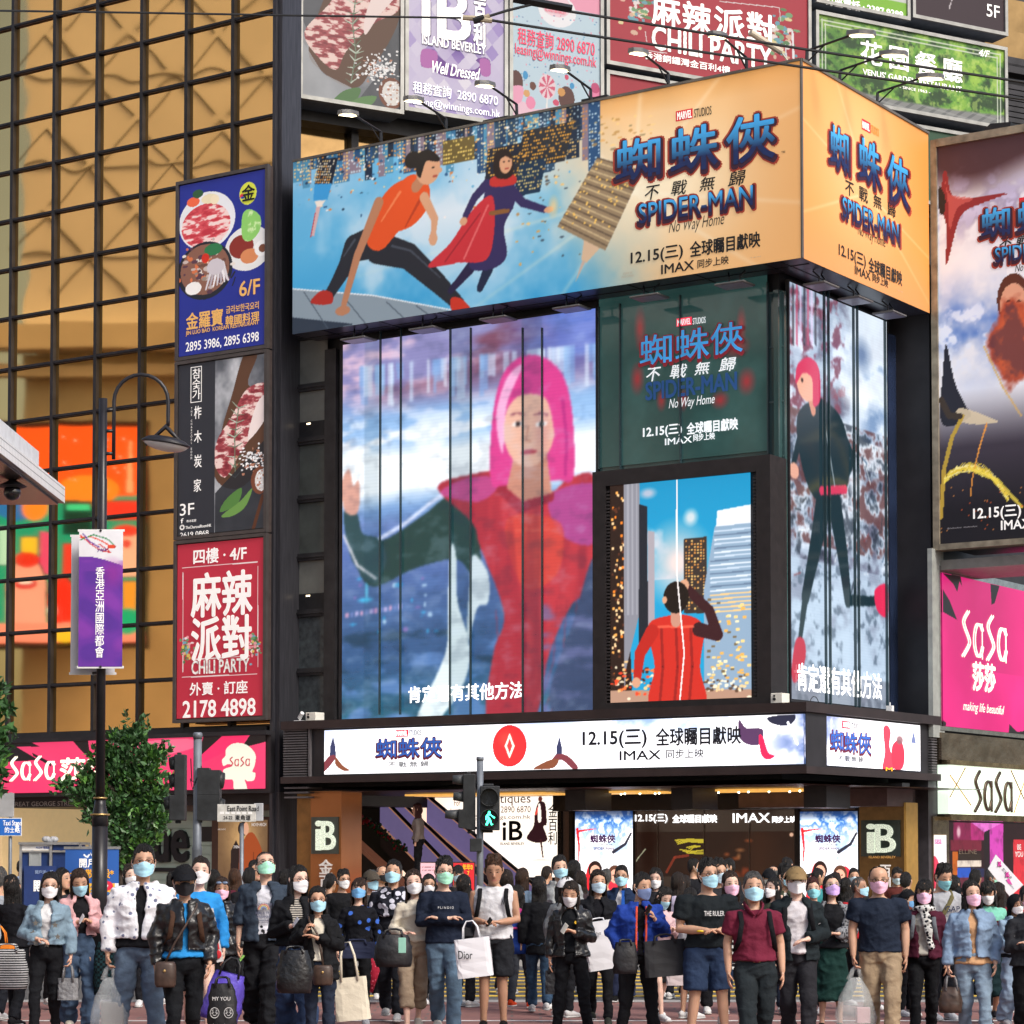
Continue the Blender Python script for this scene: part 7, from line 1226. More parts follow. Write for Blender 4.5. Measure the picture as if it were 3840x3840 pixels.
tree('leafy tree branches coming in at the left edge above the taxi sign', -70, 33., [(-85, 2640, 60), (-60, 2740, 50), (-90, 2840, 70), (-40, 2870, 28), (-70, 2940, 44), (-95, 2560, 44)], .13, 0, 4200, .15, 9, twigs=(((-20, 2780), (40, 2740)), ((0, 2680), (38, 2660)), ((0, 2600), (18, 2570)), ((-10, 2830), (62, 2760)), ((-10, 2930), (28, 2900)), ((0, 2640), (50, 2655))))
# ---------------------------------------------------------------- people
REMQ = []
def soft(mb, vox, smooth, post): REMQ.append((mb.mesh('soft'), vox, smooth, post))
def flush_soft():
 obs = []
 for me, vox, sm, post in REMQ:
  o = bpy.data.objects.new('soft', me); COL.objects.link(o); m = o.modifiers.new('r', 'REMESH'); m.mode = 'VOXEL'; m.voxel_size = vox
  if sm: k = o.modifiers.new('s', 'SMOOTH'); k.factor = .5; k.iterations = sm
  obs.append(o)
 dg = bpy.context.evaluated_depsgraph_get(); dg.update()
 for (me, vox, sm, post), o in zip(REMQ, obs):
  m2 = bpy.data.meshes.new_from_object(o.evaluated_get(dg)); n = len(m2.vertices); co = np.empty(n*3, np.float32); no = np.empty(n*3, np.float32)
  m2.vertices.foreach_get('co', co); m2.vertices.foreach_get('normal', no); post(m2, co.reshape(-1, 3).astype(float), no.reshape(-1, 3).astype(float))
 for o in obs: me = o.data; bpy.data.objects.remove(o); bpy.data.meshes.remove(me)
 REMQ.clear()
skinm = M('skin', attr=True, rough=.5, var=.06, scale=14); skinm.node_tree.nodes['Principled BSDF'].inputs['Subsurface Weight'].default_value = .08
SKIN = {'l': (.58, .36, .26), 'm': (.50, .29, .19), 'd': (.40, .22, .14), 'p': (.64, .42, .33)}
def cloth(hexc, pat=None, c2='ffffff', sc=10., rough=.85):
 """Fabric material with a weave of noise; pat adds dots, stripes, check, patches."""
 nm = 'fabric_%s_%s' % (hexc, pat or 'plain')
 if nm in MATS: return MATS[nm]
 c = lin(hx(hexc))*.8; c = c if pat != 'denim' else c*.72+c.mean()*.2
 m = M(nm, tuple(c), rough, spec=.15, var=.22 if pat == 'denim' else .14, scale=9 if pat == 'denim' else 5, bump=.5, bscale=22)
 if pat and pat != 'denim':
  t = m.node_tree; N = t.nodes; Ln = t.links; p = N['Principled BSDF']; src = p.inputs['Base Color'].links[0].from_socket; tc = next(n for n in N if n.type == 'TEX_COORD')
  mix = N.new('ShaderNodeMix'); mix.data_type = 'RGBA'; mix.inputs[7].default_value = (*lin(hx(c2)), 1); Ln.new(src, mix.inputs[6])
  th = N.new('ShaderNodeMath'); th.operation = 'LESS_THAN'
  if pat in ('dots', 'blotch'):
   v = N.new('ShaderNodeTexVoronoi'); v.inputs['Scale'].default_value = sc; Ln.new(tc.outputs['Object'], v.inputs['Vector']); Ln.new(v.outputs['Distance'], th.inputs[0]); th.inputs[1].default_value = .27 if pat == 'dots' else .42
  elif pat == 'check':
   v = N.new('ShaderNodeTexChecker'); v.inputs['Scale'].default_value = sc; Ln.new(tc.outputs['Object'], v.inputs[0]); Ln.new(v.outputs[1], th.inputs[0]); th.inputs[1].default_value = .5
  elif pat == 'stripes':
   v = N.new('ShaderNodeTexWave'); v.bands_direction = 'Z'; v.inputs['Scale'].default_value = sc; Ln.new(tc.outputs['Object'], v.inputs[0]); Ln.new(v.outputs[1], th.inputs[0]); th.inputs[1].default_value = .5
  elif pat == 'print':
   v = N.new('ShaderNodeTexVoronoi'); v.feature = 'DISTANCE_TO_EDGE'; v.inputs['Scale'].default_value = sc; Ln.new(tc.outputs['Object'], v.inputs['Vector']); n2 = N.new('ShaderNodeTexNoise'); n2.inputs['Scale'].default_value = sc*2.2; Ln.new(tc.outputs['Object'], n2.inputs[0])
   ad = N.new('ShaderNodeMath'); ad.operation = 'MULTIPLY'; Ln.new(v.outputs['Distance'], ad.inputs[0]); Ln.new(n2.outputs[0], ad.inputs[1]); Ln.new(ad.outputs[0], th.inputs[0]); th.inputs[1].default_value = .011
  Ln.new(th.outputs[0], mix.inputs[0]); Ln.new(mix.outputs[2], p.inputs['Base Color'])
 return m
ARM = {  # elbow, wrist (x = towards the outside of that arm), hand direction, curl
 'down': ((.225, .03, 1.12), (.235, -.03, .875), (.0, -.15, -1), .45), 'bag': ((.23, .02, 1.12), (.25, -.04, .88), (0, -.1, -1), 1.25), 'swing': ((.23, .06, 1.13), (.21, -.10, .91), (-.1, -.5, -1), .55), 'back': ((.23, .12, 1.14), (.23, .14, .90), (0, .1, -1), .5),
 'phone': ((.215, .0, 1.10), (.065, -.24, 1.17), (-.75, -.45, .35), .9), 'phonelow': ((.22, .0, 1.09), (.075, -.25, 1.07), (-.8, -.4, .1), .9), 'waist': ((.25, .0, 1.11), (.08, -.20, 1.06), (-.9, -.3, -.15), .6), 'chest': ((.22, -.03, 1.12), (-.01, -.20, 1.21), (-.8, -.2, .35), .6),
 'cross': ((.225, -.05, 1.12), (-.05, -.19, 1.15), (-1, .45, .2), .7), 'strap': ((.25, .0, 1.14), (.135, -.17, 1.27), (-.3, -.2, .6), 1.3), 'pocket': ((.25, .08, 1.13), (.17, -.02, .93), (-.4, -.1, -1), .5), 'clasp': ((.24, .0, 1.10), (.05, -.24, 1.09), (-.9, -.25, .1), .8), 'face': ((.25, -.05, 1.16), (.14, -.14, 1.44), (-.3, .1, 1), .8), 'bagfore': ((.22, .02, 1.10), (.14, -.21, 1.06), (-.6, -.5, .2), .6)}
def person(label, x, yt, Z, yaw=0, hyaw=0, hp=0, roll=0, f=0, skin='m', hair=('short', 'black'), mask=None, gl=None, top=('long', '222222'), outer=None, bot=('trousers', '1c1d22'), shoe='d8d8d8', al='down', ar='down', legs='stand', lean=0., wd=1., lod=0, hat=None, group=None, z0=None, sleeve=None, eyes=True, cat='person', straps=None, scarf=None, logo=None):
 js = np.random.default_rng(int(x*3+yt)); yaw += js.normal()*7; hyaw += js.normal()*7; roll += js.normal()*3; lean += js.normal()*.012; hp += js.normal()*3
 if legs == 'stand' and js.random() < .6: legs = ('walkl', 'walkr')[js.integers(2)]
 x0 = gx(x, Z); z0 = (.134 if Z > 37.6 else .004) if z0 is None else z0
 ht = H-(yt-YH)*Z/FP-z0; s = ht/1.735; c_, s_ = math.cos(math.radians(yaw)), math.sin(math.radians(yaw))
 lx = x0-lean*s*1.6
 root = thing('person', label, cat, (lx, Z, z0), group or ('people in the crowd' if lod else None))
 def Wd(co):
  co = np.asarray(co, float).reshape(-1, 3).copy(); co[:, 0] += lean*np.clip(co[:, 2]-.5, 0, 2)*1.33; q = co*s
  return np.stack([lx+q[:, 0]*c_-q[:, 1]*s_, Z+q[:, 0]*s_+q[:, 1]*c_, z0+q[:, 2]], 1)
 vo = .0095 if not lod else .016; sw = (.178 if f else .198)*wd; hpw = (.155 if f else .158)*wd; k = .88 if f else 1.
 rs = np.random.default_rng(int(x*7+yt)); seed = int(rs.integers(1000))
 # ---- head frame
 hy, hpt, hr = math.radians(hyaw-0), math.radians(hp), math.radians(roll); HS = 1.07; HC = Vector((0, -.020, 1.592))
 RH = Matrix.Rotation(hy, 3, 'Z') @ Matrix.Rotation(hpt, 3, 'X') @ Matrix.Rotation(hr, 3, 'Y'); piv = Vector((0, .015, 1.47))
 def hd(p): return RH @ (Vector((p[0]*1.07, p[1], p[2]*.985))*HS + HC - piv) + piv
 RHn = np.array(RH)
 def unhd(co): return ((co-np.array(piv)) @ RHn + np.array(piv) - np.array(HC))/HS/np.array([1.07, 1, .985])
 tors = [(.86, hpw*.93, .112), (.93, hpw*1.02, .122), (1.04, (.125 if f else .147)*wd, .100 if f else .110+.03*(wd-1)*3), (1.15, (.135 if f else .155)*wd, .108+.03*(wd-1)*3), (1.26, (.148 if f else .170)*wd, .122 if f else .118), (1.325, sw*.90, .104), (1.365, sw*.76, .088), (1.40, sw*.50, .068), (1.44, .055, .052)]
 def arm(side, which):
  e, w_, d, cu = ARM[which]; S = Vector((side*(sw-.032), .005, 1.345))
  return S, Vector((side*e[0]*(.5+.5*wd), e[1], e[2])), Vector((side*w_[0], w_[1], w_[2])), Vector((side*d[0], d[1], d[2])).normalized(), cu
 arms = {-1: arm(-1, al), 1: arm(1, ar)}
 LG = {'stand': {-1: ((.088, -.01, .48), (.10, .02, .085)), 1: ((.088, -.01, .48), (.10, .02, .085))}, 'walkl': {-1: ((.09, -.15, .50), (.085, -.20, .10)), 1: ((.085, .02, .47), (.075, .20, .14))}, 'walkr': {1: ((.09, -.15, .50), (.085, -.20, .10)), -1: ((.085, .02, .47), (.075, .20, .14))}, 'wide': {-1: ((.13, -.02, .48), (.17, .02, .085)), 1: ((.13, -.02, .48), (.17, .02, .085))}}[legs]
 def leg(side): kn, an = LG[side]; return Vector((side*.085*wd, 0, .90)), Vector((side*kn[0], kn[1], kn[2])), Vector((side*an[0], an[1], an[2]))
 # ---- body
 b = MB(); HRn = [(-.115, .030, .026, -.060), (-.095, .047, .046, -.044), (-.06, .060, .068, -.022), (-.02, .069, .083, -.006), (.03, .0745, .092, .004), (.07, .071, .089, .008), (.10, .054, .071, .008), (.118, .026, .036, .008)]
 P = [hd((0, cy_, z)) for z, rx, ry, cy_ in HRn]; V = []
 for z, rx, ry, cy_ in HRn:
  for j in range(16): a = 2*math.pi*j/16; V.append(hd((rx*math.cos(a), cy_+ry*math.sin(a), z)))
 b.add(V, [(i*16+j, i*16+(j+1) % 16, (i+1)*16+(j+1) % 16, (i+1)*16+j) for i in range(7) for j in range(16)]+[tuple(range(15, -1, -1)), tuple(112+j for j in range(16))])
 b.tube([hd((0, -.082, .022)), hd((0, -.106, -.022)), hd((0, -.098, -.034))], [.009*HS, .0145*HS, .010*HS], 8)
 for sd_ in (-1, 1): b.tube([hd((sd_*.068, .004, -.035)), hd((sd_*.080, .012, 0)), hd((sd_*.080, .014, .028))], [(.010, .012), (.010, .020), (.009, .012)], 8)
 b.tube([(0, .012, 1.38), (0, .010, 1.44), tuple(hd((0, .018, -.07)))], [.062*k, .054*k+.002, .055*k+.002], 12)
 b.tube([(0, -.012 if f and .2 < z-1 < .3 else 0, z) for z, _, _ in tors], [(rx*.93, ry*.92) for _, rx, ry in tors], 16, ref=(1, 0, 0))
 for sd_ in (-1, 1):
  S, e, w_, d, cu = arms[sd_]; ra = (.046, .050, .041, .038, .0265) if not f else (.040, .042, .034, .032, .023)
  b.tube([(sd_*(sw-.09), .005, 1.352), tuple(S), tuple(S.lerp(e, .6)), tuple(e), tuple(e.lerp(w_, .45)), tuple(w_)], [ra[0]*wd, ra[1]*wd, ra[2]*wd, ra[3]*wd, ra[3]*.95*wd, ra[4]], 10)
  n_ = d.cross(Vector((0, 0, 1)) if abs(d.z) < .8 else Vector((sd_, 0, 0))); n_ = n_.normalized(); ac = n_ if abs(d.z) < .8 else d.cross(Vector((sd_, 0, 0))).normalized()
  b.tube([tuple(w_), tuple(w_+d*.035), tuple(w_+d*.085)], [(.022, .019), (.033, .017), (.038, .014)], 8, ref=ac)
  hp_, kn, an = leg(sd_); b.tube([tuple(hp_), tuple(hp_.lerp(kn, .4)), tuple(kn), tuple(kn.lerp(an, .3)), tuple(kn.lerp(an, .8)), tuple(an)], [.085*k*wd, .076*k*wd, .053*k, .052*k, .036*k, .034*k], 12)
  b.tube([tuple(an+Vector((0, .04, -.02))), tuple(an+Vector((0, -.05, -.035))), tuple(an+Vector((0, -.14, -.058)))], [(.034, .03), (.04, .03), (.034, .018)], 8, ref=(1, 0, 0))
 base = np.array(SKIN[skin])*(.95+.1*rs.random()); hands = {}
 fing = MB()
 for sd_ in (-1, 1):
  S, e, w_, d, cu = arms[sd_]; ac = d.cross(Vector((0, 0, 1)) if abs(d.z) < .8 else Vector((sd_, 0, 0))).normalized()
  if abs(d.z) >= .8: ac = d.cross(Vector((sd_, 0, 0))).normalized()
  pn = d.cross(ac).normalized(); inward = Vector((-sd_, 0, 0)) if abs(d.z) >= .8 else Vector((0, .6, -.6))
  if pn.dot(inward) < 0: pn = -pn
  if ac.y > 0 and abs(d.z) >= .8: ac = -ac
  hands[sd_] = w_+d*.095+pn*.02
  if lod: continue
  for j, (o_, l) in enumerate(((-.028, .066), (-.0095, .078), (.0095, .073), (.028, .056))):
   q0 = w_+d*.078+ac*-o_; a1, a2 = cu*.55, cu*1.25; d1 = d*math.cos(a1)+pn*math.sin(a1); d2 = d*math.cos(a2)+pn*math.sin(a2); q1 = q0+d1*l*.55; q2 = q1+d2*l*.5
   fing.tube([tuple(q0), tuple(q1), tuple(q2)], [.0088, .0082, .0065], 6)
  t0 = w_+d*.03+ac*.024; t1 = t0+(ac*.75+d*.55+pn*.3).normalized()*.036; t2 = t1+(d*.8+pn*.55-ac*.1).normalized()*.034; fing.tube([tuple(t0), tuple(t1), tuple(t2)], [.0115, .0102, .0078], 6)
 def post_body(m2, co, no):
  h = unhd(co); col = np.ones((len(co), 3))*base; fr = (h[:, 1] < -.03)
  ck = np.exp(-((abs(h[:, 0])-.042)/.022)**2-((h[:, 2]+.025)/.025)**2)*fr; col = col*(1-ck[:, None]*np.array([0, .10, .12]))
  br = (np.exp(-((abs(h[:, 0])-.031)/.019)**4-((h[:, 2]-.036)/.0065)**2))*fr*(h[:, 2] < .07); col = col*(1-.82*br[:, None])
  so = np.exp(-((abs(h[:, 0])-.031)/.021)**2-((h[:, 2]-.012)/.013)**2)*fr; col = col*(1-.28*so[:, None])
  lp = (np.exp(-(h[:, 0]/.024)**4-((h[:, 2]+.066)/.008)**2))*fr; col = col*(1-lp[:, None])+np.array([.42, .15, .13])*lp[:, None]
  hl = (h[:, 2] > .085) | ((h[:, 2] > .0) & (h[:, 1] > .03));
  if hair[0] not in ('bald',): col[hl & (h[:, 2] < .2) & (abs(h[:, 0]) < .1) & (h[:, 1] < .14)] *= .35
  kn = np.exp(-((co[:, 2]-.48)/.05)**2); col = col*(1-.12*kn[:, None])
  if fing.v:
   n0 = len(co); vv = np.array(fing.v); faces = [tuple(p.vertices) for p in m2.polygons]+[tuple(i+n0 for i in q) for q in fing.f]
   co = np.concatenate([co, vv]); col = np.concatenate([col, np.ones((len(vv), 3))*base*np.array([1, .92, .9])]); m2 = bpy.data.meshes.new('body'); m2.from_pydata(Wd(co).tolist(), [], faces)
  else: m2.vertices.foreach_set('co', Wd(co).astype(np.float32).ravel())
  m2.materials.clear(); m2.name = 'body'; at_ = m2.color_attributes.new('Col', 'FLOAT_COLOR', 'POINT'); at_.data.foreach_set('color', np.concatenate([col, np.ones((len(col), 1))], 1).astype(np.float32).ravel())
  link('body', m2, skinm, root, smooth=True)
 soft(b, vo, 2, post_body)
 def garment(name, b, mat, amp=.005, vox=None, sm=3, sc=9., lab=None):
  def post(m2, co, no):
   n1 = vnoise(co*np.array([sc, sc, sc*.7])+seed, seed)-.5; n2 = vnoise(co*np.array([sc*2.6, sc*2.6, sc*1.3])+seed, seed+5)-.5; n3 = 1-np.abs(vnoise(np.stack([co[:, 0]*sc*.9+co[:, 2]*sc*.8, co[:, 1]*sc, co[:, 2]*sc*1.7-co[:, 0]*sc*.6], 1)+seed, seed+9)-.5)*4
   co = co+no*(amp*1.5*(n1*1.8+n2*1.7+np.clip(n3, 0, 1)*1.3))[:, None]; m2.vertices.foreach_set('co', Wd(co).astype(np.float32).ravel()); m2.materials.clear(); m2.name = name; o = link(name, m2, mat, root, smooth=True)
   if lab: o['label'] = lab
  soft(b, vox or (.013 if not lod else .019), sm, post)
 def mt(spec): return cloth(*spec) if isinstance(spec, tuple) else cloth(spec)
 def sleeves(b, kind, inf, cuff=0):
  for sd_ in (-1, 1):
   S, e, w_, d, cu = arms[sd_]; r0, r1, r2 = (.062, .052, .043) if not f else (.053, .044, .036); r0, r1, r2 = (r0+inf)*wd, (r1+inf)*wd, r2+inf
   st = [((sd_*(sw-.10), .005, 1.352), r0*.86), (tuple(S), r0)]
   if kind == 'short': st += [(tuple(S.lerp(e, .45)), r1*1.1), (tuple(S.lerp(e, .62)), r1*1.15)]
   elif kind == 'three': st += [(tuple(S.lerp(e, .5)), r1), (tuple(e), r1), (tuple(e.lerp(w_, .3)), r2*1.15)]
   elif kind == 'long': st += [(tuple(S.lerp(e, .5)), r1), (tuple(e), r1), (tuple(e.lerp(w_, .55)), r2), (tuple(e.lerp(w_, .93)), r2*.86)]
   b.tube([p for p, _ in st], [r for _, r in st], 12)
 # ---- bottoms
 kind, spec = bot[0], bot[1]
 b = MB(); top_z = 1.02; W0 = .016
 rings = [(1.025, (.128 if f else .15)*wd+.004, .108+.03*(wd-1)*3), (.97, hpw*.97+W0*.5, .122), (.92, hpw*1.03+W0*.5, .128), (.86, hpw*1.0+W0*.5, .122)]
 if kind in ('trousers', 'wide', 'slim', 'shorts', 'crop'):
  b.tube([(0, 0, z) for z, _, _ in rings]+[(0, 0, .82)], [(rx, ry) for _, rx, ry in rings]+[(hpw*.85, .09)], 16, ref=(1, 0, 0))
  rr = {'trousers': (.099, .092, .072, .064), 'wide': (.098, .094, .094, .105), 'slim': (.098, .088, .066, .050), 'shorts': (.104, .104, .1, .1), 'crop': (.098, .092, .08, .085)}[kind]
  for sd_ in (-1, 1):
   hp_, kn, an = leg(sd_); hp_ = hp_+Vector((0, 0, -.01))
   if kind == 'shorts': st = [(hp_, rr[0]*k), (hp_.lerp(kn, .5), rr[1]*k), (hp_.lerp(kn, .86), rr[2]*k)]
   elif kind == 'crop': st = [(hp_, rr[0]*k), (hp_.lerp(kn, .5), rr[1]*k), (kn, rr[2]*k), (kn.lerp(an, .55), rr[3]*k)]
   else: st = [(hp_, rr[0]*k), (hp_.lerp(kn, .45), rr[1]*k), (kn, rr[2]*k), (kn.lerp(an, .5), (rr[2]+rr[3])/2*k), (an+Vector((0, 0, .0)), rr[3]*k)]
   b.tube([tuple(p) for p, _ in st], [r*(wd*.5+.5) for _, r in st], 12)
  nm = {'shorts': 'shorts'}.get(kind, 'trousers')
 else:                                                 # skirts
  zz = {'mini': .62, 'midi': .36, 'long': .16, 'knee': .5}[kind]; nm = 'skirt'; fl = {'mini': .19, 'midi': .24, 'long': .22, 'knee': .19}[kind]
  b.tube([(0, 0, z) for z, _, _ in rings]+[(0, -.01, (.86+zz)/2), (0, -.01, zz)], [(rx, ry) for _, rx, ry in rings]+[((hpw+fl)/2, (.12+fl*.8)/2), (fl, fl*.8)], 20, ref=(1, 0, 0))
 garment(nm, b, mt(spec), .006 if kind not in ('wide', 'midi', 'long') else .011, sc=8)
 # ---- tops
 def torso(b, inf, zlo, neck=1.412, flare=0.):
  R_ = [(z, rx, ry) for z, rx, ry in tors if zlo < z < neck]; r0 = np.interp(zlo, [t[0] for t in tors], [t[1] for t in tors]); y0 = np.interp(zlo, [t[0] for t in tors], [t[2] for t in tors])
  R_ = [(zlo, r0+flare, y0+flare)]+R_; R_ = [(z, rx+inf+(flare*.5 if z < 1.15 else 0), ry+inf+(flare*.5 if z < 1.15 else 0)) for z, rx, ry in R_]+[(neck, .082*k+inf, .066+inf)]
  b.tube([(0, -.012 if f and 1.2 < z < 1.3 else 0, z) for z, _, _ in R_], [(rx, ry) for _, rx, ry in R_], 20, ref=(1, 0, 0))
 tk, ts = top[0], top[1]; zl = top[2] if len(top) > 2 else .93
 b = MB(); torso(b, .012 if not outer else .006, zl, 1.412, .012 if tk != 'tight' and not outer else (.022 if outer and zl < .99 else 0))
 if tk in ('tee', 'short'): sleeves(b, 'short', .012)
 elif tk in ('long', 'tight'): sleeves(b, 'long', .008 if tk == 'tight' or outer else .015)
 elif tk == 'tank':
  for sd_ in (-1, 1): b.tube([(sd_*(sw-.1), .0, 1.36), (sd_*(sw-.035), .0, 1.385)], [.07, .055], 10)
 elif tk == 'vest': pass
 garment('top', b, mt(ts), .005)
 if outer:                                             # open jacket: C shaped shell with sleeves
  ok, os_, olo, gap = outer[0], outer[1], outer[2], outer[3]; b = MB(); n = 22; inf = .030; R_ = [(z, rx, ry) for z, rx, ry in tors if olo < z < 1.39]
  R_ = [(olo, np.interp(olo, [t[0] for t in tors], [t[1] for t in tors])+.012, np.interp(olo, [t[0] for t in tors], [t[2] for t in tors])+.012)]+R_+[(1.405, .092*k, .074), (1.445, .068*k, .066)]
  V = []
  for i, (z, rx, ry) in enumerate(R_):
   fz = (z-olo)/(1.445-olo); g = gap*(.55+.6*(1-abs(fz-.72)*1.1)) if ok != 'zip' else (gap if fz > .72 else .02); g = max(.02, g)
   row = []
   for j in range(n+1): a = -math.pi/2+g+(2*math.pi-2*g)*j/n; row.append((a, 1))
   for a, _ in row: V.append(((rx+inf+.014)*math.cos(a), (ry+inf+.014)*math.sin(a)-(.012 if f and 1.2 < z < 1.3 else 0), z))
   for a, _ in reversed(row): V.append(((rx+inf-.012)*math.cos(a), (ry+inf-.012)*math.sin(a)-(.012 if f and 1.2 < z < 1.3 else 0), z))
  m = 2*(n+1); K = len(R_); Fc = [(i*m+j, i*m+(j+1) % m, (i+1)*m+(j+1) % m, (i+1)*m+j) for i in range(K-1) for j in range(m)]
  for i, flip in ((0, 1), (K-1, 0)):
   for j in range(n): q = (i*m+j, i*m+j+1, i*m+m-2-j, i*m+m-1-j); Fc.append(q[::-1] if flip else q)
  b.add(V, Fc); sleeves(b, sleeve or 'long', .022); garment('jacket', b, mt(os_), .007, .0125 if not lod else .018, 2)
 # ---- shoes
 for sd_ in (-1, 1):
  if lod and yt > 0 and Z > 30: break
  hp_, kn, an = leg(sd_); b = MB(); y0 = an.y; zb = an.z-.085; xx = an.x
  b.tube([(xx, y0+.065, zb+.05), (xx, y0+.03, zb+.06), (xx, y0-.04, zb+.052), (xx, y0-.11, zb+.04), (xx, y0-.175, zb+.032), (xx, y0-.195, zb+.026)], [(.030, .038), (.038, .05), (.041, .045), (.046, .034), (.040, .025), (.02, .014)], 12, ref=(1, 0, 0)); b.f = [tuple(q) for q in b.f]; n1 = len(b.f)
  b.tube([(xx, y0+.075, zb+.012), (xx, y0+.03, zb+.012), (xx, y0-.05, zb+.012), (xx, y0-.12, zb+.012), (xx, y0-.185, zb+.014), (xx, y0-.205, zb+.02)], [(.03, .013), (.042, .014), (.043, .014), (.050, .014), (.042, .014), (.02, .010)], 12, 1, ref=(1, 0, 0))
  b.v = [tuple(p) for p in Wd(b.v)]; b.build('shoe', [mt(shoe), M('shoe_sole', (.45, .45, .44) if shoe not in ('111111', '151515') else (.05, .05, .05), .6)], root, True)
 # ---- hair
 hc = {'black': (.010, .0085, .008), 'brown': (.032, .016, .010), 'dbrown': (.018, .011, .008), 'grey': (.07, .068, .066), 'red': (.05, .012, .010), 'chest': (.055, .024, .012)}[hair[1]]
 hm = M('hair_'+hair[1], hc, .42, spec=.3, var=.6, scale=36, bump=1., bscale=70, stretch=(3, 3, .35)); hk = hair[0]
 NA = 60 if not lod else 40; NR = 11; L_ = {'long': .42, 'bob': .165, 'mid': .27, 'vlong': .5}.get(hk, 0); NL = 9 if L_ else 0; front = {'bangs': 12}.get(hair[2] if len(hair) > 2 else '', 42)
 V = []; A0 = math.radians(66 if hk != 'bob' else 60); part = (.35 if rs.random() < .5 else -.35) if L_ else rs.uniform(-.5, .5)
 def surf(a, el, r): return (r[0]*math.sin(a)*math.cos(el), -r[1]*math.cos(a)*math.cos(el)+.006, r[2]*math.sin(el)+.004)
 big = {'spiky': .030, 'vol': .030, 'buzz': .003, 'bald': .003}.get(hk, .014 if L_ else .021)
 jit = rs.normal(0, 1, (3, NA)); jit = (jit+np.roll(jit, 1, 1))/1.4; ph = rs.uniform(0, 6)
 for layer in (1, 0):
  for i in range(NR+NL):
   for j in range(NA):
    a = 2*math.pi*j/NA; aa = abs((a+math.pi) % (2*math.pi)-math.pi); dg_ = math.degrees(aa)
    if hk == 'bald': lim = np.interp(dg_, [0, 70, 85, 100, 125, 180], [80, 60, -4, 0, -30, -42])
    else: lim = np.interp(dg_, [0, 30, 52, 68, 82, 100, 125, 180], [front, front-2, 27, 4, 2, 2, -32, -46] if L_ else [front, front-3, 30, 8, -10, 8, -30, -44])
    if front == 12: lim += 3*math.sin(j*2.1+ph)
    lim += jit[0, j]*(3.2 if not L_ else 1.5)+(7 if hk == 'buzz' else 0); st_el = 90 if hk != 'bald' else np.interp(dg_, [0, 70, 90, 180], [82, 62, 42, 46])
    f_ = min(i, NR-1)/(NR-1); el = math.radians(st_el+(lim-st_el)*f_); se = max(0, math.sin(el)); top_ = min(1, max(0, (math.degrees(el)-18)/45))
    strand = .0045*math.sin(j*2.3+ph+f_*2*part*8)+.003*jit[1, j]+.0035*jit[2, (j+i*3) % NA]
    if hk in ('spiky', 'vol'): strand *= 2.2 if i < NR-2 else 1
    t_ = ((.006 if not L_ else .011)+big*top_*(1-.25*math.cos(a-part*2))+strand*(.35+top_*.65 if not L_ else 1))*layer-.010*(1-layer)
    if L_ and dg_ < 60 and top_ > .5: t_ -= .010*layer*math.exp(-((a-part*.4)/.22)**2)
    p = surf(a, el, (.0765+t_*(.6+.4*top_), .0955+t_*.9, .116+t_*.85))
    if i >= NR and L_:
     g = (i-NR+1)/NL
     if aa > A0:
      dn = L_*g*(1-.13*abs(jit[1, j])); bx, by, bz = p; out = 1+.06*g*(layer-.3)*(2.2 if hk == 'bob' else 1)+.07*math.sin(g*6+jit[0, j]+ph)*g+.04*jit[2, j]*g
      by2 = by+(.03*g if aa > 2. else (.012*g if aa > 1.45 else -.022*g)); p = (bx*out*(1-.16*max(0, g-.7)*3*(hk != 'bob')), by2+.010*jit[0, j]*g, bz-dn)
    V.append(p)
 NT = NR+NL; m = NT*NA; Fc = []
 for ly in (0, 1):
  for i in range(NT-1):
   for j in range(NA): q = (ly*m+i*NA+j, ly*m+i*NA+(j+1) % NA, ly*m+(i+1)*NA+(j+1) % NA, ly*m+(i+1)*NA+j); Fc.append(q[::-1] if ly == 0 else q)
 for j in range(NA): i = NT-1; Fc.append((i*NA+j, i*NA+(j+1) % NA, m+i*NA+(j+1) % NA, m+i*NA+j))
 hb = MB();
 def drop(p):                                          # long hair hangs straight down from a tilted head
  w_ = hd((p[0], p[1], max(p[2], -.06))); return (w_.x, w_.y, w_.z+min(0, p[2]+.06)*HS) if p[2] < -.06 else tuple(w_)
 hb.add([drop(p) for p in V], Fc)
 if hk == 'pony': hb.tube([tuple(hd((0, .10, .05))), tuple(hd((0, .16, .03))), tuple(hd((0, .17, -.06))), tuple(hd((0, .15, -.17)))], [.022, .032, .03, .008], 10)
 hb.v = [tuple(p) for p in Wd(hb.v)]
 if hk != 'none': hb.build('hair', hm, root, True)
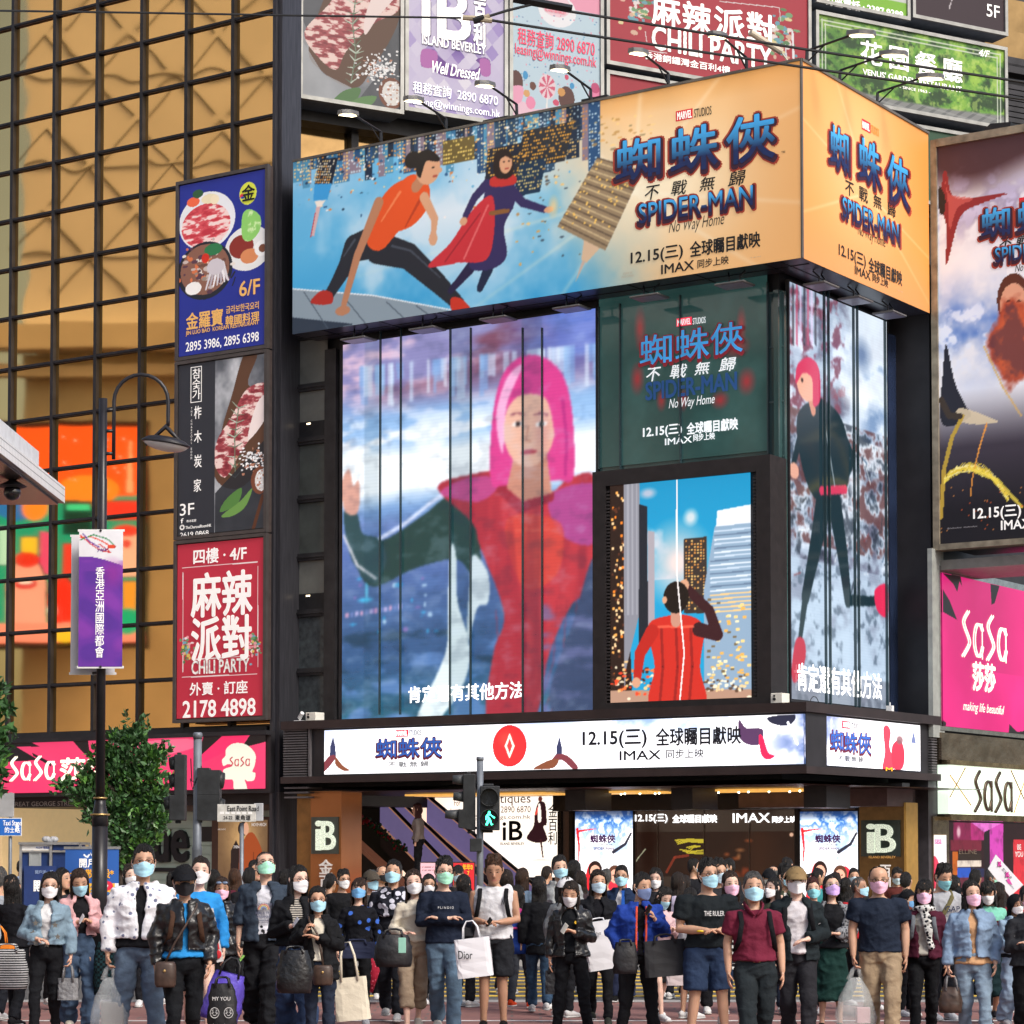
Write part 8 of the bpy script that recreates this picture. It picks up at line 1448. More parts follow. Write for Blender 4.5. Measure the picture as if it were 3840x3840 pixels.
 # ---- hat
 if hat:
  b = MB(); hkind, hcol = hat; V = []
  for i in range(8):
   for j in range(28): a = 2*math.pi*j/28; aa = abs((a+math.pi) % (2*math.pi)-math.pi); el = math.radians(90-(90-np.interp(aa, [0, 1, 1.8, 3.14], [30, 24, 8, 2]))*i/7); V.append(tuple(hd(surf(a, el, (.101, .121, .138)))))
  Fc = [(i*28+j, i*28+(j+1) % 28, (i+1)*28+(j+1) % 28, (i+1)*28+j) for i in range(7) for j in range(28)]; b.add(V, [q[::-1] for q in Fc])
  if hkind in ('cap', 'backcap'):
   sg = 1 if hkind == 'cap' else -1; V = []
   for i in range(5):
    for j in range(11): a = math.radians(-62+124*j/10); r = 1+.62*i/4*math.cos(a*1.2); p = surf(a, math.radians(29-3*i), (.100, .119*r, .138)); V.append((p[0], p[1]*sg, p[2]-.012*i*.5))
   n0 = [tuple(hd(p)) for p in V]; n1 = [tuple(hd((p[0], p[1], p[2]-.006))) for p in V]
   b.add(n0, [(i*11+j, i*11+j+1, (i+1)*11+j+1, (i+1)*11+j) for i in range(4) for j in range(10)]); b.add(n1, [(i*11+j, (i+1)*11+j, (i+1)*11+j+1, i*11+j+1) for i in range(4) for j in range(10)])
  if hkind == 'hijab':
   st = [(.02, .108, .125, .01), (-.08, .10, .12, .01), (-.15, .085, .10, .015), (-.24, .15, .11, .01), (-.34, .19, .13, 0)]
   b = MB(); V = []
   for i in range(8):
    for j in range(28): a = 2*math.pi*j/28; aa = abs((a+math.pi) % (2*math.pi)-math.pi); lim = np.interp(math.degrees(aa), [0, 40, 60, 180], [34, 20, -20, -30]); el = math.radians(90+(lim-90)*i/7); V.append(tuple(hd(surf(a, el, (.096, .116, .135)))))
   for z, rx, ry, cy_ in st[1:]:
    for j in range(28): a = 2*math.pi*j/28; q = hd((rx*math.sin(a), -ry*math.cos(a)*(.8 if z > -.2 else 1)+cy_, z-.03 if z < -.1 else z-.05)); V.append(tuple(q))
   b.add(V, [(i*28+j, (i+1)*28+j, (i+1)*28+(j+1) % 28, i*28+(j+1) % 28) for i in range(11) for j in range(28) if not (i == 7 and (j < 6 or j > 22))])
  b.v = [tuple(p) for p in Wd(b.v)]; b.build('headscarf' if hkind == 'hijab' else 'cap', mt(hcol), root, True)
 # ---- eyes
 if eyes and abs(hyaw+yaw) < 75:
  for sd_ in (-1, 1):
   b = MB()
   def disc(cx, cz, rx, rz, off, mi, n=12):
    V = []
    for j in range(n): a = 2*math.pi*j/n; xx = cx+rx*math.cos(a); zz = cz+rz*math.sin(a)*(1 if math.sin(a) > 0 else .8); yy = .003-.0895*math.sqrt(max(0, 1-(xx/.0745)**2))-off; V.append(tuple(hd((xx, yy, zz))))
    b.add(V, [tuple(range(n))], mi)
   sq = .55 if hp > 12 else 1.; disc(sd_*.031, .011, .0150, .0062*sq, .0005, 0); disc(sd_*.031, .0112, .0065, .0062*sq, .0012, 1); disc(sd_*.031, .0165*1 if sq == 1 else .013, .0165, .0026, .0017, 1)
   b.v = [tuple(p) for p in Wd(b.v)]; b.build('eye', [M('eye_white', (.50, .46, .43), .3, var=0), M('eye_dark', (.012, .008, .006), .2, var=0)], root)
 if gl:
  b = MB()
  for sd_ in (-1, 1):
   b.tube([tuple(hd((sd_*.033+.0255*math.cos(j*math.pi/9), -.094+.004*abs(math.cos(j*math.pi/9))*(1 if math.cos(j*math.pi/9)*sd_ > 0 else -.5)+abs(sd_*.033+.0255*math.cos(j*math.pi/9))*.10, .008+.020*math.sin(j*math.pi/9)))) for j in range(19)], .0026, 5)
   b.tube([tuple(hd((sd_*.058, -.086, .014))), tuple(hd((sd_*.078, -.05, .016))), tuple(hd((sd_*.083, .012, .012)))], .0022, 5)
  b.tube([tuple(hd((-.009, -.094, .012))), tuple(hd((.009, -.094, .012)))], .0024, 5); b.v = [tuple(p) for p in Wd(b.v)]; b.build('glasses', M('glasses_'+gl, {'dark': '1a1512', 'brown': '5a3020', 'silver': '8a8a90', 'gold': 'a8804a'}[gl], .3, .2), root)
 # ---- mask
 if mask:
  b = MB(); na, ne = 17, 10; V = []
  n95 = mask[1:] == '95' or mask in ('k',); col = {'b': 'a6d5e6', 'w': 'e6e6e8', 'p': 'eebcd4', 'g': 'a4e2c4', 'k': '15151a', 'v': 'c3a2dd', 'd': '6fa8d8', 'n': '7486b0', 'l': 'bcd4e2', 't': '86c8d2'}[mask[0]]
  for i in range(ne):
   v = i/(ne-1)
   for j in range(na):
    a = math.radians(-68+136*j/(na-1)); c0 = math.cos(a*1.25); top_ = -.004+.012*math.exp(-(a/.35)**2)-.010*(1-c0); zz = top_+(-.108-.02*c0*(.0)+.034*(1-c0)-top_)*v
    rx = np.interp(zz, [-.115, -.08, -.04, 0], [.056, .069, .077, .080]); ry = np.interp(zz, [-.13, -.1, -.06, -.02, .02], [.082, .096, .100, .100, .097]); nose = .017*math.exp(-(a/.33)**2)*math.exp(-((zz+.022)/.03)**2)+.006*math.exp(-(a/.5)**2)
    if n95: nose += .012*math.exp(-(a/.16)**2)*math.exp(-((zz+.05)/.045)**2)
    pl = .0028*math.sin(v*math.pi*6) if not n95 else 0
    V.append((rx*math.sin(a), -(ry+nose+pl)*math.cos(a)*1.0-(.0), zz))
  W2 = [tuple(hd(p)) for p in V]; b.add(W2, [(i*na+j, (i+1)*na+j, (i+1)*na+j+1, i*na+j+1) for i in range(ne-1) for j in range(na-1)]); b.v = [tuple(p) for p in Wd(b.v)]
  mo = b.build('face_mask', M('mask_'+mask, col, .75, var=.05, scale=20, bump=.15), root, True)
  b = MB()
  for sd_ in (-1, 1):
   for vi in (1, ne-2): p = V[vi*na+(0 if sd_ < 0 else na-1)]; b.tube([tuple(hd(p)), tuple(hd((sd_*.082, .0, .004 if vi == 1 else -.02)))], .0018, 4)
  b.v = [tuple(p) for p in Wd(b.v)]; b.build('ear_loop', M('ear_loop', (.6, .6, .6), .7), mo)
 if straps:
  for sd_ in (-1, 1):
   b = MB(); o_ = .05 if outer else .034; b.tube([(sd_*sw*.62, .11, 1.30), (sd_*sw*.62, .06, 1.395+o_*.3), (sd_*sw*.60, -.06, 1.395), (sd_*sw*.60, -.118-o_, 1.30), (sd_*sw*.72, -.115-o_, 1.15), (sd_*sw*.85, -.02, 1.05)], [(.022, .006)]*6, 8, ref=(1, 0, 0)); b.v = [tuple(p) for p in Wd(b.v)]; b.build('backpack_strap', mt(straps), root, True)
 if scarf:
  b = MB(); b.tube([(.085*math.cos(j*math.pi/8), -.02+.085*math.sin(j*math.pi/8), 1.435+.01*math.sin(j*2)) for j in range(17)], [(.036, .03)]*17, 8); b.tube([(.0, -.11, 1.42), (.03, -.155, 1.30), (.055, -.165, 1.15), (.075, -.16, 1.02)], [(.05, .022), (.05, .018), (.04, .014), (.03, .01)], 10, ref=(1, 0, 0)); garment('scarf', b, mt(scarf), .006, .011, 1)
 if logo:                                              # printed lettering or badge on the chest
  for (tx_, lx0, lx1, lz, lh, lm, sh) in logo:
   P0, P1 = Wd([(lx0, 0, lz)])[0], Wd([(lx1, 0, lz)])[0]; u = (P1-P0)/np.linalg.norm(P1-P0); F = Fr((P0[0], P0[1]), (u[0], u[1]), (u[1], -u[0])); dd = (.150+.03*(wd-1)*3)*s; hh = lh*s
   txt(F, tx_, 0, 0, 0, 0, dd, lm, root, .02, sh, rect=(0, np.linalg.norm(P1-P0), P0[2]-hh/2, P0[2]+hh/2), name='print')
 res = {k_: Vector(Wd([tuple(v)])[0]) for k_, v in hands.items()}; res['W'] = lambda p: Vector(Wd([p])[0]); res['s'] = s; res['root'] = root
 return res
# ---------------------------------------------------------------- bags and things carried
def bag_thing(name, label, cat, top, w_, h, d, mat, kind='tote', yaw=0, hl=.16, mark=None, tilt=0., hmat=None):
 """A bag hanging from point top: handles hl long, body w x h x d below, slightly slumped."""
 t = thing(name, label, cat, (top.x, top.y, top.z-hl-h)); c, s = math.cos(math.radians(yaw)), math.sin(math.radians(yaw)); ct, st = math.cos(tilt), math.sin(tilt)
 def P(u, v, z): u, z = u*ct-z*st, u*st+z*ct; return (top.x+u*c-v*s, top.y+u*s+v*c, top.z+z)
 r = np.random.default_rng(int(abs(top.x)*1000)); n = 16; V = []; K = 9
 for i in range(K):
  f = i/(K-1); z = -hl-h*f
  if kind == 'plastic': ww = w_*(.22+.78*math.sin(min(1, f*1.25)*math.pi/2)**.8)*(1-.25*max(0, f-.85)*6); dd = d*(.25+.75*math.sin(min(1, f*1.4)*math.pi/2))
  elif kind == 'slouch': ww = w_*(.62+.38*math.sin(f*math.pi*.62+.3)); dd = d*(.45+.55*math.sin(f*math.pi*.7+.15))
  elif kind == 'tote': ww = w_*(.97+.06*f); dd = d*(.35+.65*f)
  else: ww, dd = w_, d
  for j in range(n):
   a = 2*math.pi*j/n; e = .35 if kind in ('paper', 'box') else (.6 if kind == 'tote' else .9); cx, cy_ = math.cos(a), math.sin(a)
   u = ww/2*math.copysign(abs(cx)**e, cx); v = dd/2*math.copysign(abs(cy_)**e, cy_); q = (r.random()-.5)*(.022 if kind in ('plastic', 'slouch') else .006)
   V.append(P(u+q, v+q, z+((r.random()-.5)*.02 if kind in ('plastic', 'slouch') and 0 < i < K-1 else 0)))
 b = MB(); b.add(V, [(i*n+j, (i+1)*n+j, (i+1)*n+(j+1) % n, i*n+(j+1) % n) for i in range(K-1) for j in range(n)]+[tuple((K-1)*n+j for j in range(n-1, -1, -1))]); body = b.build('bag_body', mat, t, kind in ('plastic', 'slouch'))
 if kind == 'plastic':
  b = MB()
  for sd_ in (-1, 1): b.tube([P(sd_*w_*.16, 0, -hl-h*.05), P(sd_*.03, 0, -hl*.4), P(0, 0, 0)], [(.03, .012), (.02, .010), (.016, .01)], 6)
  b.build('handle', mat, t, True)
 elif hl > .02:
  for v in (-d*.3, d*.3):
   b = MB(); b.tube([P(-w_*.25, v, -hl-.03), P(-w_*.2, v*.8, -hl*.4), P(-.03, v*.2, -.01), P(.03, v*.2, -.01), P(w_*.2, v*.8, -hl*.4), P(w_*.25, v, -hl-.03)], .007 if kind == 'paper' else .010, 6); b.build('handle', hmat or mat, t, True)
 if mark:
  F = Fr((top.x+d*.5*s-w_*.5*c, top.y-d*.5*c-w_*.5*s), (c, s), (s, -c))
  for (tx_, u0, u1, v, lh, m_) in mark: txt(F, tx_, 0, 0, 0, 0, .006 + d*.12, m_, body, .01, rect=(w_*u0, w_*u1, top.z-hl-h*v-lh/2, top.z-hl-h*v+lh/2), name='print')
 return t
def crossbody(label, p, hips, wdt, h, mat, side, name='shoulder_bag', dz=0, front=.2):
 """Bag resting at one hip on a strap that runs to the other shoulder."""
 W = p['W']; q = W((side*hips, -front, .93+dz)); t = thing(name, label, 'bag', (q.x, q.y, q.z-h)); b = MB()
 F = frontal(q.y); V = []; n = 14
 for i, (f, k) in enumerate(((0, .82), (.12, .98), (.6, 1.03), (.9, .98), (1, .86))):
  for j in range(n): a = 2*math.pi*j/n; V.append((q.x+wdt/2*k*math.copysign(abs(math.cos(a))**.6, math.cos(a)), q.y+.05*k*math.sin(a), q.z-h*f))
 b.add(V, [(i*n+j, (i+1)*n+j, (i+1)*n+(j+1) % n, i*n+(j+1) % n) for i in range(4) for j in range(n)]+[tuple(range(n)), tuple(4*n+j for j in range(n-1, -1, -1))]); b.build('bag_body', mat, t, True)
 b = MB(); P = [W((side*hips, -front+.02, .92+dz)), W((side*hips*.5, -.17, 1.10)), W((0, -.175, 1.24)), W((-side*.09, -.14, 1.39)), W((-side*.10, -.02, 1.445))]; b.tube([tuple(v) for v in P], .010, 6); b.build('strap', mat, t, True)
 b = MB(); b.ball((q.x, q.y-.055, q.z-h*.35), (.012, .006, .012), 8); b.build('clasp', gilt, t); return t
def phone(label, p, side, col='101014', up=.05):
 q = p[side]; t = T(MB().tube([(q.x-.035*side, q.y-.02, q.z-.02), (q.x+.01*side, q.y-.035, q.z+up)], [(.036, .005), (.036, .005)], 8, ref=(.6, -.7, .2)).build('phone', M('phone_'+col, col, .2, spec=.8)), label, 'phone'); return t
# ---------------------------------------------------------------- the front of the crowd, from the left
lea = M('black_leather', (.012, .012, .013), .28, var=.3, scale=6, bump=.6, bscale=18); lea_b = M('brown_leather', (.05, .03, .022), .4, var=.4, scale=18); nyl = M('black_nylon', (.012, .012, .014), .5, var=.3, bump=.5, bscale=14)
clear = M('clear_plastic', (.62, .66, .66), .25, var=.12, scale=9, alpha=.32, bump=.6, bscale=16); papw = M('white_paper', (.72, .72, .75), .6, var=.04); canv = M('canvas', (.58, .53, .42), .85, var=.08, bump=.3)
MATS['fabric_leather_plain'] = lea; MATS['fabric_nylon_plain'] = nyl
dk1, dk2, dk3 = '16171b', '1d1f26', '222731'; jean = ('3d5878', 'denim'); jeanl = ('6f8ba6', 'denim'); jeand = ('232f45', 'denim'); BLK = M('print_black', (.02, .02, .025), .7); WHP = M('print_white', (.62, .62, .62), .7); inkb = M('print_ink', (.12, .13, .2), .7)
p = person('person seen from behind at the left edge, grey hair, pale grey top and small backpack', 8, 3252, 25, yaw=170, hair=('short', 'grey'), top=('tee', '9aa0a8'), bot=('trousers', dk2), ar='bag', straps='22252c')
bag_thing('shopping_bag', 'bright orange paper shopping bag at the left edge', 'bag', at(-8, 3470, 23.6), .36, .42, .14, M('orange_paper', (.75, .20, .01), .6, var=.05), 'paper', hl=.18)
p = person('person with very long black hair seen from behind, black t-shirt, left edge', 72, 3281, 24, yaw=158, hyaw=10, f=1, hair=('vlong', 'black'), top=('tee', '15151a'), bot=('trousers', '1a1c22'), shoe='1c1c20', al='down', ar='bag', legs='walkr')
bag_thing('tote_bag', 'black and white striped slouchy bag beside the orange bag', 'bag', at(28, 3535, 23.3), .40, .38, .16, cloth('c9c9c9', 'stripes', '111114', 14.), 'slouch', hl=.06)
p = person('woman in pale blue frayed denim jacket with star patches, holding a grey handbag', 186, 3272, 22.6, hyaw=8, f=1, skin='l', hair=('long', 'black'), mask='w', gl='brown', top=('long', 'd9d9da', 1.0), outer=('open', ('7f9fb4', 'denim'), 1.0, .30), bot=('slim', dk1), shoe='dedede', al='waist', ar='bag', legs='walkl')
bag_thing('handbag', 'small grey quilted handbag held by the woman in the star patched denim jacket', 'bag', p[1], .19, .20, .10, M('quilted_grey', (.16, .16, .165), .5, var=.2, bump=.9, bscale=18), 'tote', hl=.12, hmat=M('quilted_grey'))
for dx, dz in ((-.10, 1.22), (-.09, 1.02), (.10, 1.20), (.02, 1.0), (.13, 1.08), (-.12, 1.12)):
 c = p['W']((dx, -.19, dz)); k = [(math.cos(math.pi/2+i*math.pi/5), math.sin(math.pi/2+i*math.pi/5), .030 if i % 2 == 0 else .014) for i in range(10)]
 MB().prism(frontal(c.y), [(c.x+a*r, c.z+e*r) for a, e, r in k], 0, .006).build('star_patch', M('star_patch', (.16, .15, .13), .5, .3), p['root'])
p = person('woman in pink cardigan looking down at her phone', 300, 3252, 23.6, yaw=8, hyaw=6, hp=22, f=1, skin='m', hair=('long', 'brown'), mask='b', top=('tight', '18181c', 1.0), outer=('open', 'd8a8aa', 1.02, .42), bot=('wide', jean), shoe='e0d8c8', al='phone', ar='phone', legs='walkr'); phone('phone held by the woman in the pink cardigan', p, 1, 'd8d8dc')
bag_thing('tote_bag', 'dark teal woven tote bag hanging behind the clear plastic bag', 'bag', at(418, 3492, 23.4), .34, .50, .14, cloth('1c3a40', 'check', '0c1216', 40.), 'slouch', hl=.10)
p = person('tall man in white printed bomber jacket with glasses, carrying a clear plastic bag', 540, 3170, 20.2, hyaw=4, skin='m', hair=('short', 'black'), mask='b', gl='brown', top=('tee', '17171b', .93), outer=('open', ('f4f4f8', 'dots', '6a6f88', 17.), 1.0, .16), bot=('trousers', ('5a728c', 'denim')), al='bag', ar='down', legs='wide', wd=1.06, sleeve='long')
bag_thing('plastic_bag', 'clear plastic shopping bag held by the man in the white jacket', 'bag', p[-1], .30, .44, .18, clear, 'plastic', hl=.10)
b = MB(); q = p[-1]; b.xbox(q.x-.06, q.x+.12, q.y-.05, q.y+.05, q.z-.52, q.z-.30); T(b.build('parcel', M('grey_parcel', (.30, .28, .25), .7), bevel=.01), 'grey brown parcel inside the clear plastic bag on the left', 'parcel')
p = person('woman in black leather jacket, black cap and black mask striding at the front', 695, 3246, 19.6, hyaw=6, f=1, skin='m', hair=('short', 'black'), mask='k', gl='gold', hat=('cap', '15161a'), top=('long', '2a86c8', .96), outer=('open', 'leather', 1.02, .12), bot=('slim', '14161a'), shoe='151515', al='down', ar='swing', legs='walkl', straps='4a3428', wd=1.05);
crossbody('small brown monogram bag slung across the woman in the black leather jacket', p, .17, .17, .20, lea_b, -1, 'crossbody_bag')
p = person('woman in bright blue sweater and black skirt carrying a long carton', 748, 3216, 22.4, hyaw=-4, f=1, skin='p', hair=('pony', 'dbrown'), mask='w', top=('long', '2f8fd8', .98), bot=('knee', '1b1d22'), shoe='d0c8b8', ar='down', al='down', legs='walkr', wd=1.04)
q = p[1]; b = MB(); b.tube([(q.x-.10, q.y-.06, q.z+.46), (q.x+.0, q.y-.07, q.z-.02)], [(.05, .04), (.05, .04)], 4, ref=(1, -1, 0)); t = b.build('carton', M('carton_white', (.68, .66, .64), .5)); T(t, 'long white and red carton under the arm of the woman in the blue sweater', 'carton')
b = MB(); b.tube([(q.x-.085, q.y-.105, q.z+.34), (q.x-.03, q.y-.115, q.z+.09)], [(.026, .004), (.03, .004)], 6, ref=(1, 0, 0)); b.ball((q.x-.02, q.y-.112, q.z+.05), (.036, .006, .04), 10); b.build('red_print', M('carton_red', (.55, .02, .03), .5), t)
pur = M('purple_nylon', (.09, .06, .42), .35, var=.3, bump=.7, bscale=12); bag_thing('shopping_bag', 'shiny purple shopping bag with white flower print', 'bag', at(880, 3590, 21.2), .34, .42, .22, pur, 'slouch', hl=.14, tilt=-.25, hmat=nyl)
bag_thing('shopping_bag', 'black plastic bag with white smiling faces, at the frame bottom', 'bag', at(835, 3660, 19.9), .24, .42, .12, nyl, 'slouch', hl=.06, mark=[('MY YOU', .2, .8, .28, .03, WHP), ('☺ ☺', .12, .9, .55, .085, WHP), ('Just be', .2, .8, .8, .03, WHP)])
p = person('woman with pink mask and sunglasses pushed up on her long brown hair, leather coat', 832, 3288, 25.2, hyaw=-8, hp=10, f=1, skin='d', hair=('vlong', 'brown'), mask='p', top=('long', '1a1a1e'), outer=('open', 'leather', .8, .2), bot=('trousers', dk1))
b = MB()
for sd_ in (-1, 1): c = p['W']((sd_*.036, -.125, 1.665)); b.ball(tuple(c), (.030, .012, .016), 10)
b.build('sunglasses', M('sunglass_blue', (.18, .24, .34), .1, .4), p['root'])
p = person('man in slate track jacket and white rainbow t-shirt looking up, mint mask', 1000, 3192, 23.2, hyaw=24, hp=-24, skin='l', hair=('buzz', 'black'), mask='g', gl='dark', top=('tee', 'd4d4dc', .95), outer=('open', '36414f', .90, .34), bot=('wide', '1a1b1f'), shoe='151515', al='down', ar='down', legs='walkr', sleeve='three', logo=[('LOVE DREAM', -.075, .085, 1.24, .022, inkb, 0), ('REAL & TRUE\nDREAMING', -.075, .085, 1.14, .06, inkb, 0), ('always keep\na rainbow', -.05, .06, 1.08, .03, inkb, 0)])
F = frontal(p['W']((0, -.152, 1.2)).y-.012); b = MB(); c = p['W']((.005, 0, 1.19))
for k, m in enumerate(('e0a090', 'e8d090', '90a8d8')): b.tube([(c.x+(.05-k*.013)*math.cos(i*math.pi/9), F.O.y, c.z+(.05-k*.013)*math.sin(i*math.pi/9)) for i in range(10)], .006, 5, k)
b.build('rainbow_print', [cloth(m) for m in ('d89484', 'e0cc88', '8ca4d4')], p['root']); phone('lime green phone case in the hand of the man in the slate track jacket', p, -1, '9ad86a', -.08)
p = person('woman in black blazer and striped shirt holding a phone, white mask, round glasses', 1112, 3246, 21.8, yaw=18, hyaw=16, f=1, skin='p', hair=('mid', 'black'), mask='w', gl='brown', top=('long', ('cfc8bc', 'stripes', '222226', 16.), 1.0), outer=('open', '17181c', .98, .30), bot=('wide', ('2c4770', 'denim')), al='phone', ar='phone', legs='walkr'); phone('phone held by the woman in the black blazer', p, 1, 'b8bcc8')
p = person('woman in black parka and cream top with reddish glasses, backpack and tote', 1192, 3325, 21.2, f=1, hyaw=4, skin='m', hair=('long', 'black'), mask='b', gl='brown', top=('long', 'd8d0be', .97), outer=('open', '17181b', .78, .34), bot=('trousers', jeand), shoe='c8c8c8', al='strap', ar='chest', legs='stand', straps='141417')
bag_thing('backpack', 'black leather backpack hanging at the side of the woman in the parka', 'bag', at(1105, 3545, 20.7), .30, .36, .18, lea, 'slouch', hl=.04); crossbody('small brown flap bag worn over the cream top', p, .05, .17, .17, lea_b, 1, 'crossbody_bag', front=.22)
bag_thing('tote_bag', 'plain cream canvas tote bag with long straps', 'bag', at(1298, 3530, 21.8), .30, .38, .10, canv, 'tote', hl=.32, tilt=.10)
p = person('woman in black blouse with blue polka dots and blue mask', 1347, 3294, 24.6, f=1, hyaw=-6, hp=-8, skin='l', hair=('mid', 'brown', 'bangs'), mask='d', top=('long', ('15161c', 'dots', '3a62b8', 11.), .82), bot=('slim', '131417'), al='down', ar='bag', legs='stand'); bag_thing('handbag', 'flat navy velvet handbag with a jewelled buckle', 'bag', at(1340, 3520, 24.1), .36, .16, .12, M('navy_velvet', (.012, .018, .05), .8), 'tote', hl=.03)
p = person('man in dark hoodie patterned with white stars, blue mask, holding hands', 1476, 3227, 25.2, hyaw=6, hp=-8, skin='m', hair=('short', 'black'), mask='b', top=('long', ('1a1c24', 'blotch', '2c3040', 9.), .9), outer=('zip', ('20222c', 'blotch', 'b8b8c4', 13.), 1.14, .10), bot=('trousers', dk2), shoe='b8b8b8', al='bag', ar='down', legs='stand')
b = MB(); q = at(1395, 3640, 25); b.tube([(q.x, q.y, q.z+.18), (q.x+.02, q.y, q.z), (q.x-.02, q.y, q.z-.22)], [(.03, .02), (.06, .03), (.03, .02)], 8); T(b.build('scarf', cloth('b02840', 'dots', 'e06a80', 30.), smooth=True), 'crumpled crimson scarf hanging between the polka dot blouse and the star hoodie', 'scarf')
p = person('woman in cream knit and long beige skirt leaning on the man beside her', 1560, 3262, 23.6, yaw=16, hyaw=8, roll=-10, f=1, skin='p', hair=('long', 'brown'), mask='w', top=('long', 'd9cfbc', .98), bot=('crop', '9a8874'), shoe='d8cfc0', al='bagfore', ar='down', legs='walkl', lean=.03)
t = bag_thing('handbag', 'large soft black handbag on the arm of the woman in the cream knit', 'bag', at(1475, 3480, 22.9), .36, .30, .20, nyl, 'slouch', hl=.06); b = MB(); q = at(1508, 3545, 22.5); b.box(frontal(q.y), q.x-.035, q.x+.035, q.z-.07, q.z+.07, 0, .012); b.build('phone_charm', M('mint_case', (.25, .5, .40), .4), t, bevel=.004)
p = person('man in navy sweatshirt with crossed arms, mint mask, white paper bag on his arm', 1660, 3220, 23.4, hyaw=4, hp=-8, skin='l', hair=('vol', 'black'), mask='g', gl='dark', top=('long', '1a2233', .90), bot=('trousers', ('55748e', 'denim')), shoe='cfcac0', al='cross', ar='cross', legs='walkr', wd=1.04, logo=[('P L I N D I D', -.055, .10, 1.255, .022, WHP, 0)])
bag_thing('paper_bag', 'white paper shopping bag with black lettering and cord handles', 'bag', at(1760, 3450, 22.8), .33, .36, .13, papw, 'paper', hl=.17, tilt=.12, yaw=-6, mark=[('Dior', .22, .62, .42, .075, BLK)], hmat=papw)
p = person('muscular man in white sleeveless shirt and black shorts reading his phone', 1852, 3204, 24., hyaw=0, hp=22, skin='d', hair=('vol', 'chest'), top=('tank', 'dadade', .90), bot=('shorts', '24262b'), shoe='151515', al='phonelow', ar='phonelow', legs='stand', wd=1.10, straps='17181c', logo=[('NY', .09, .135, 1.27, .06, BLK, 0)]); phone('dark phone held by the man in the white sleeveless shirt', p, 1, '101014')
p = person('man in grey hooded jacket and blue jeans looking right, with an earphone', 2098, 3209, 27.2, yaw=-8, hyaw=26, skin='l', hair=('short', 'black'), mask='b', top=('tee', '1a1a1e'), outer=('open', '9a9ea0', .86, .14), bot=('trousers', ('2f5272', 'denim')), shoe='e2e2e2', al='down', ar='down', legs='stand')
p = person('woman in black leather jacket and black polo shirt reading a white phone', 2140, 3296, 22.8, hyaw=-2, hp=22, f=1, skin='m', hair=('long', 'dbrown'), mask='w', top=('long', '14161a', .95), outer=('open', 'leather', .90, .42), bot=('trousers', '15161a'), shoe='33202a', al='down', ar='phone', legs='wide', logo=[('♞', .055, .085, 1.27, .035, M('polo_badge', 'e8b830', .6), 0)]); phone('white phone held by the woman in the black polo shirt', p, 1, 'd4d0c4', .06); bag_thing('handbag', 'small flat black pouch held low by the woman in the leather jacket', 'bag', p[-1], .12, .22, .04, nyl, 'tote', hl=.03)
p = person('woman in black varsity jacket with long dark hair and pale mask', 2238, 3263, 24.6, yaw=14, hyaw=8, f=1, skin='m', hair=('long', 'dbrown'), mask='l', top=('tight', '14141a'), outer=('open', '17181d', .98, .3), bot=('slim', '121317'), shoe='30322c', al='down', ar='down', legs='walkr'); bag_thing('paper_bag', 'tall white paper bag with small black lettering between the black jackets', 'bag', at(2236, 3440, 23.4), .30, .46, .12, papw, 'paper', hl=.04, tilt=.16, mark=[('CELINE', .28, .64, .24, .022, BLK), ('PARIS', .42, .54, .31, .008, BLK)])
p = person('man in navy suit and blue tie with glasses', 2330, 3246, 28.4, skin='m', hair=('short', 'black'), mask='b', gl='dark', top=('long', 'd8d8dc'), outer=('open', '1c2c48', .85, .26), bot=('trousers', '28304a'), shoe='151515')
b = MB(); b.prism(frontal(p['W']((0, -.15, 1.3)).y-.01), [(p['W']((x_, 0, 0)).x, p['W']((0, 0, z_)).z) for x_, z_ in ((-.022, 1.42), (.022, 1.42), (.016, 1.38), (.032, 1.10), (0, 1.06), (-.032, 1.10), (-.016, 1.38))], 0, .012); b.build('tie', cloth('2a62c0'), p['root'])
p = person('short haired woman in bright blue windbreaker with coral zip, looking right', 2398, 3273, 22.2, yaw=8, hyaw=24, f=1, skin='m', hair=('short', 'black'), mask='n95', top=('long', '15151a', .9), outer=('open', '26449c', .92, .22), bot=('trousers', '17181c'), shoe='d8d8d8', al='pocket', ar='strap', legs='wide', wd=1.1)
b = MB()
for sd_ in (-1, 1): b.tube([tuple(p['W']((sd_*.05, -.165, z))) for z in (1.40, 1.3, 1.2, 1.1, .95)], .010, 6)
b.build('coral_zip', cloth('f0604a'), p['root']); phone('black phone raised by the short haired woman in the blue windbreaker', p, 1, '101014', .06)
bag_thing('shopping_bag', 'wide black non-woven shopping bag beside the blue windbreaker', 'bag', at(2488, 3500, 21.9), .38, .32, .16, M('nonwoven_black', (.018, .018, .02), .8, var=.2), 'tote', hl=.06, tilt=.08); bag_thing('shoulder_bag', 'slim black shoulder bag under the arm in the blue windbreaker', 'bag', at(2345, 3520, 21.8), .22, .28, .10, nyl, 'slouch', hl=.03)
p = person('woman in pale pink top bending over her phone behind the black shopping bag', 2474, 3316, 25.2, yaw=24, hyaw=10, hp=30, f=1, skin='p', hair=('bob', 'black'), mask='b', top=('long', 'd8b8bc'), bot=('knee', '17181b'), al='phone', ar='phone'); bag_thing('paper_bag', 'pale pink and green paper bag behind the man in black t-shirt and shorts', 'bag', at(2548, 3560, 24.), .26, .30, .1, M('pastel_paper', (.60, .52, .52), .6), 'paper', hl=.05)
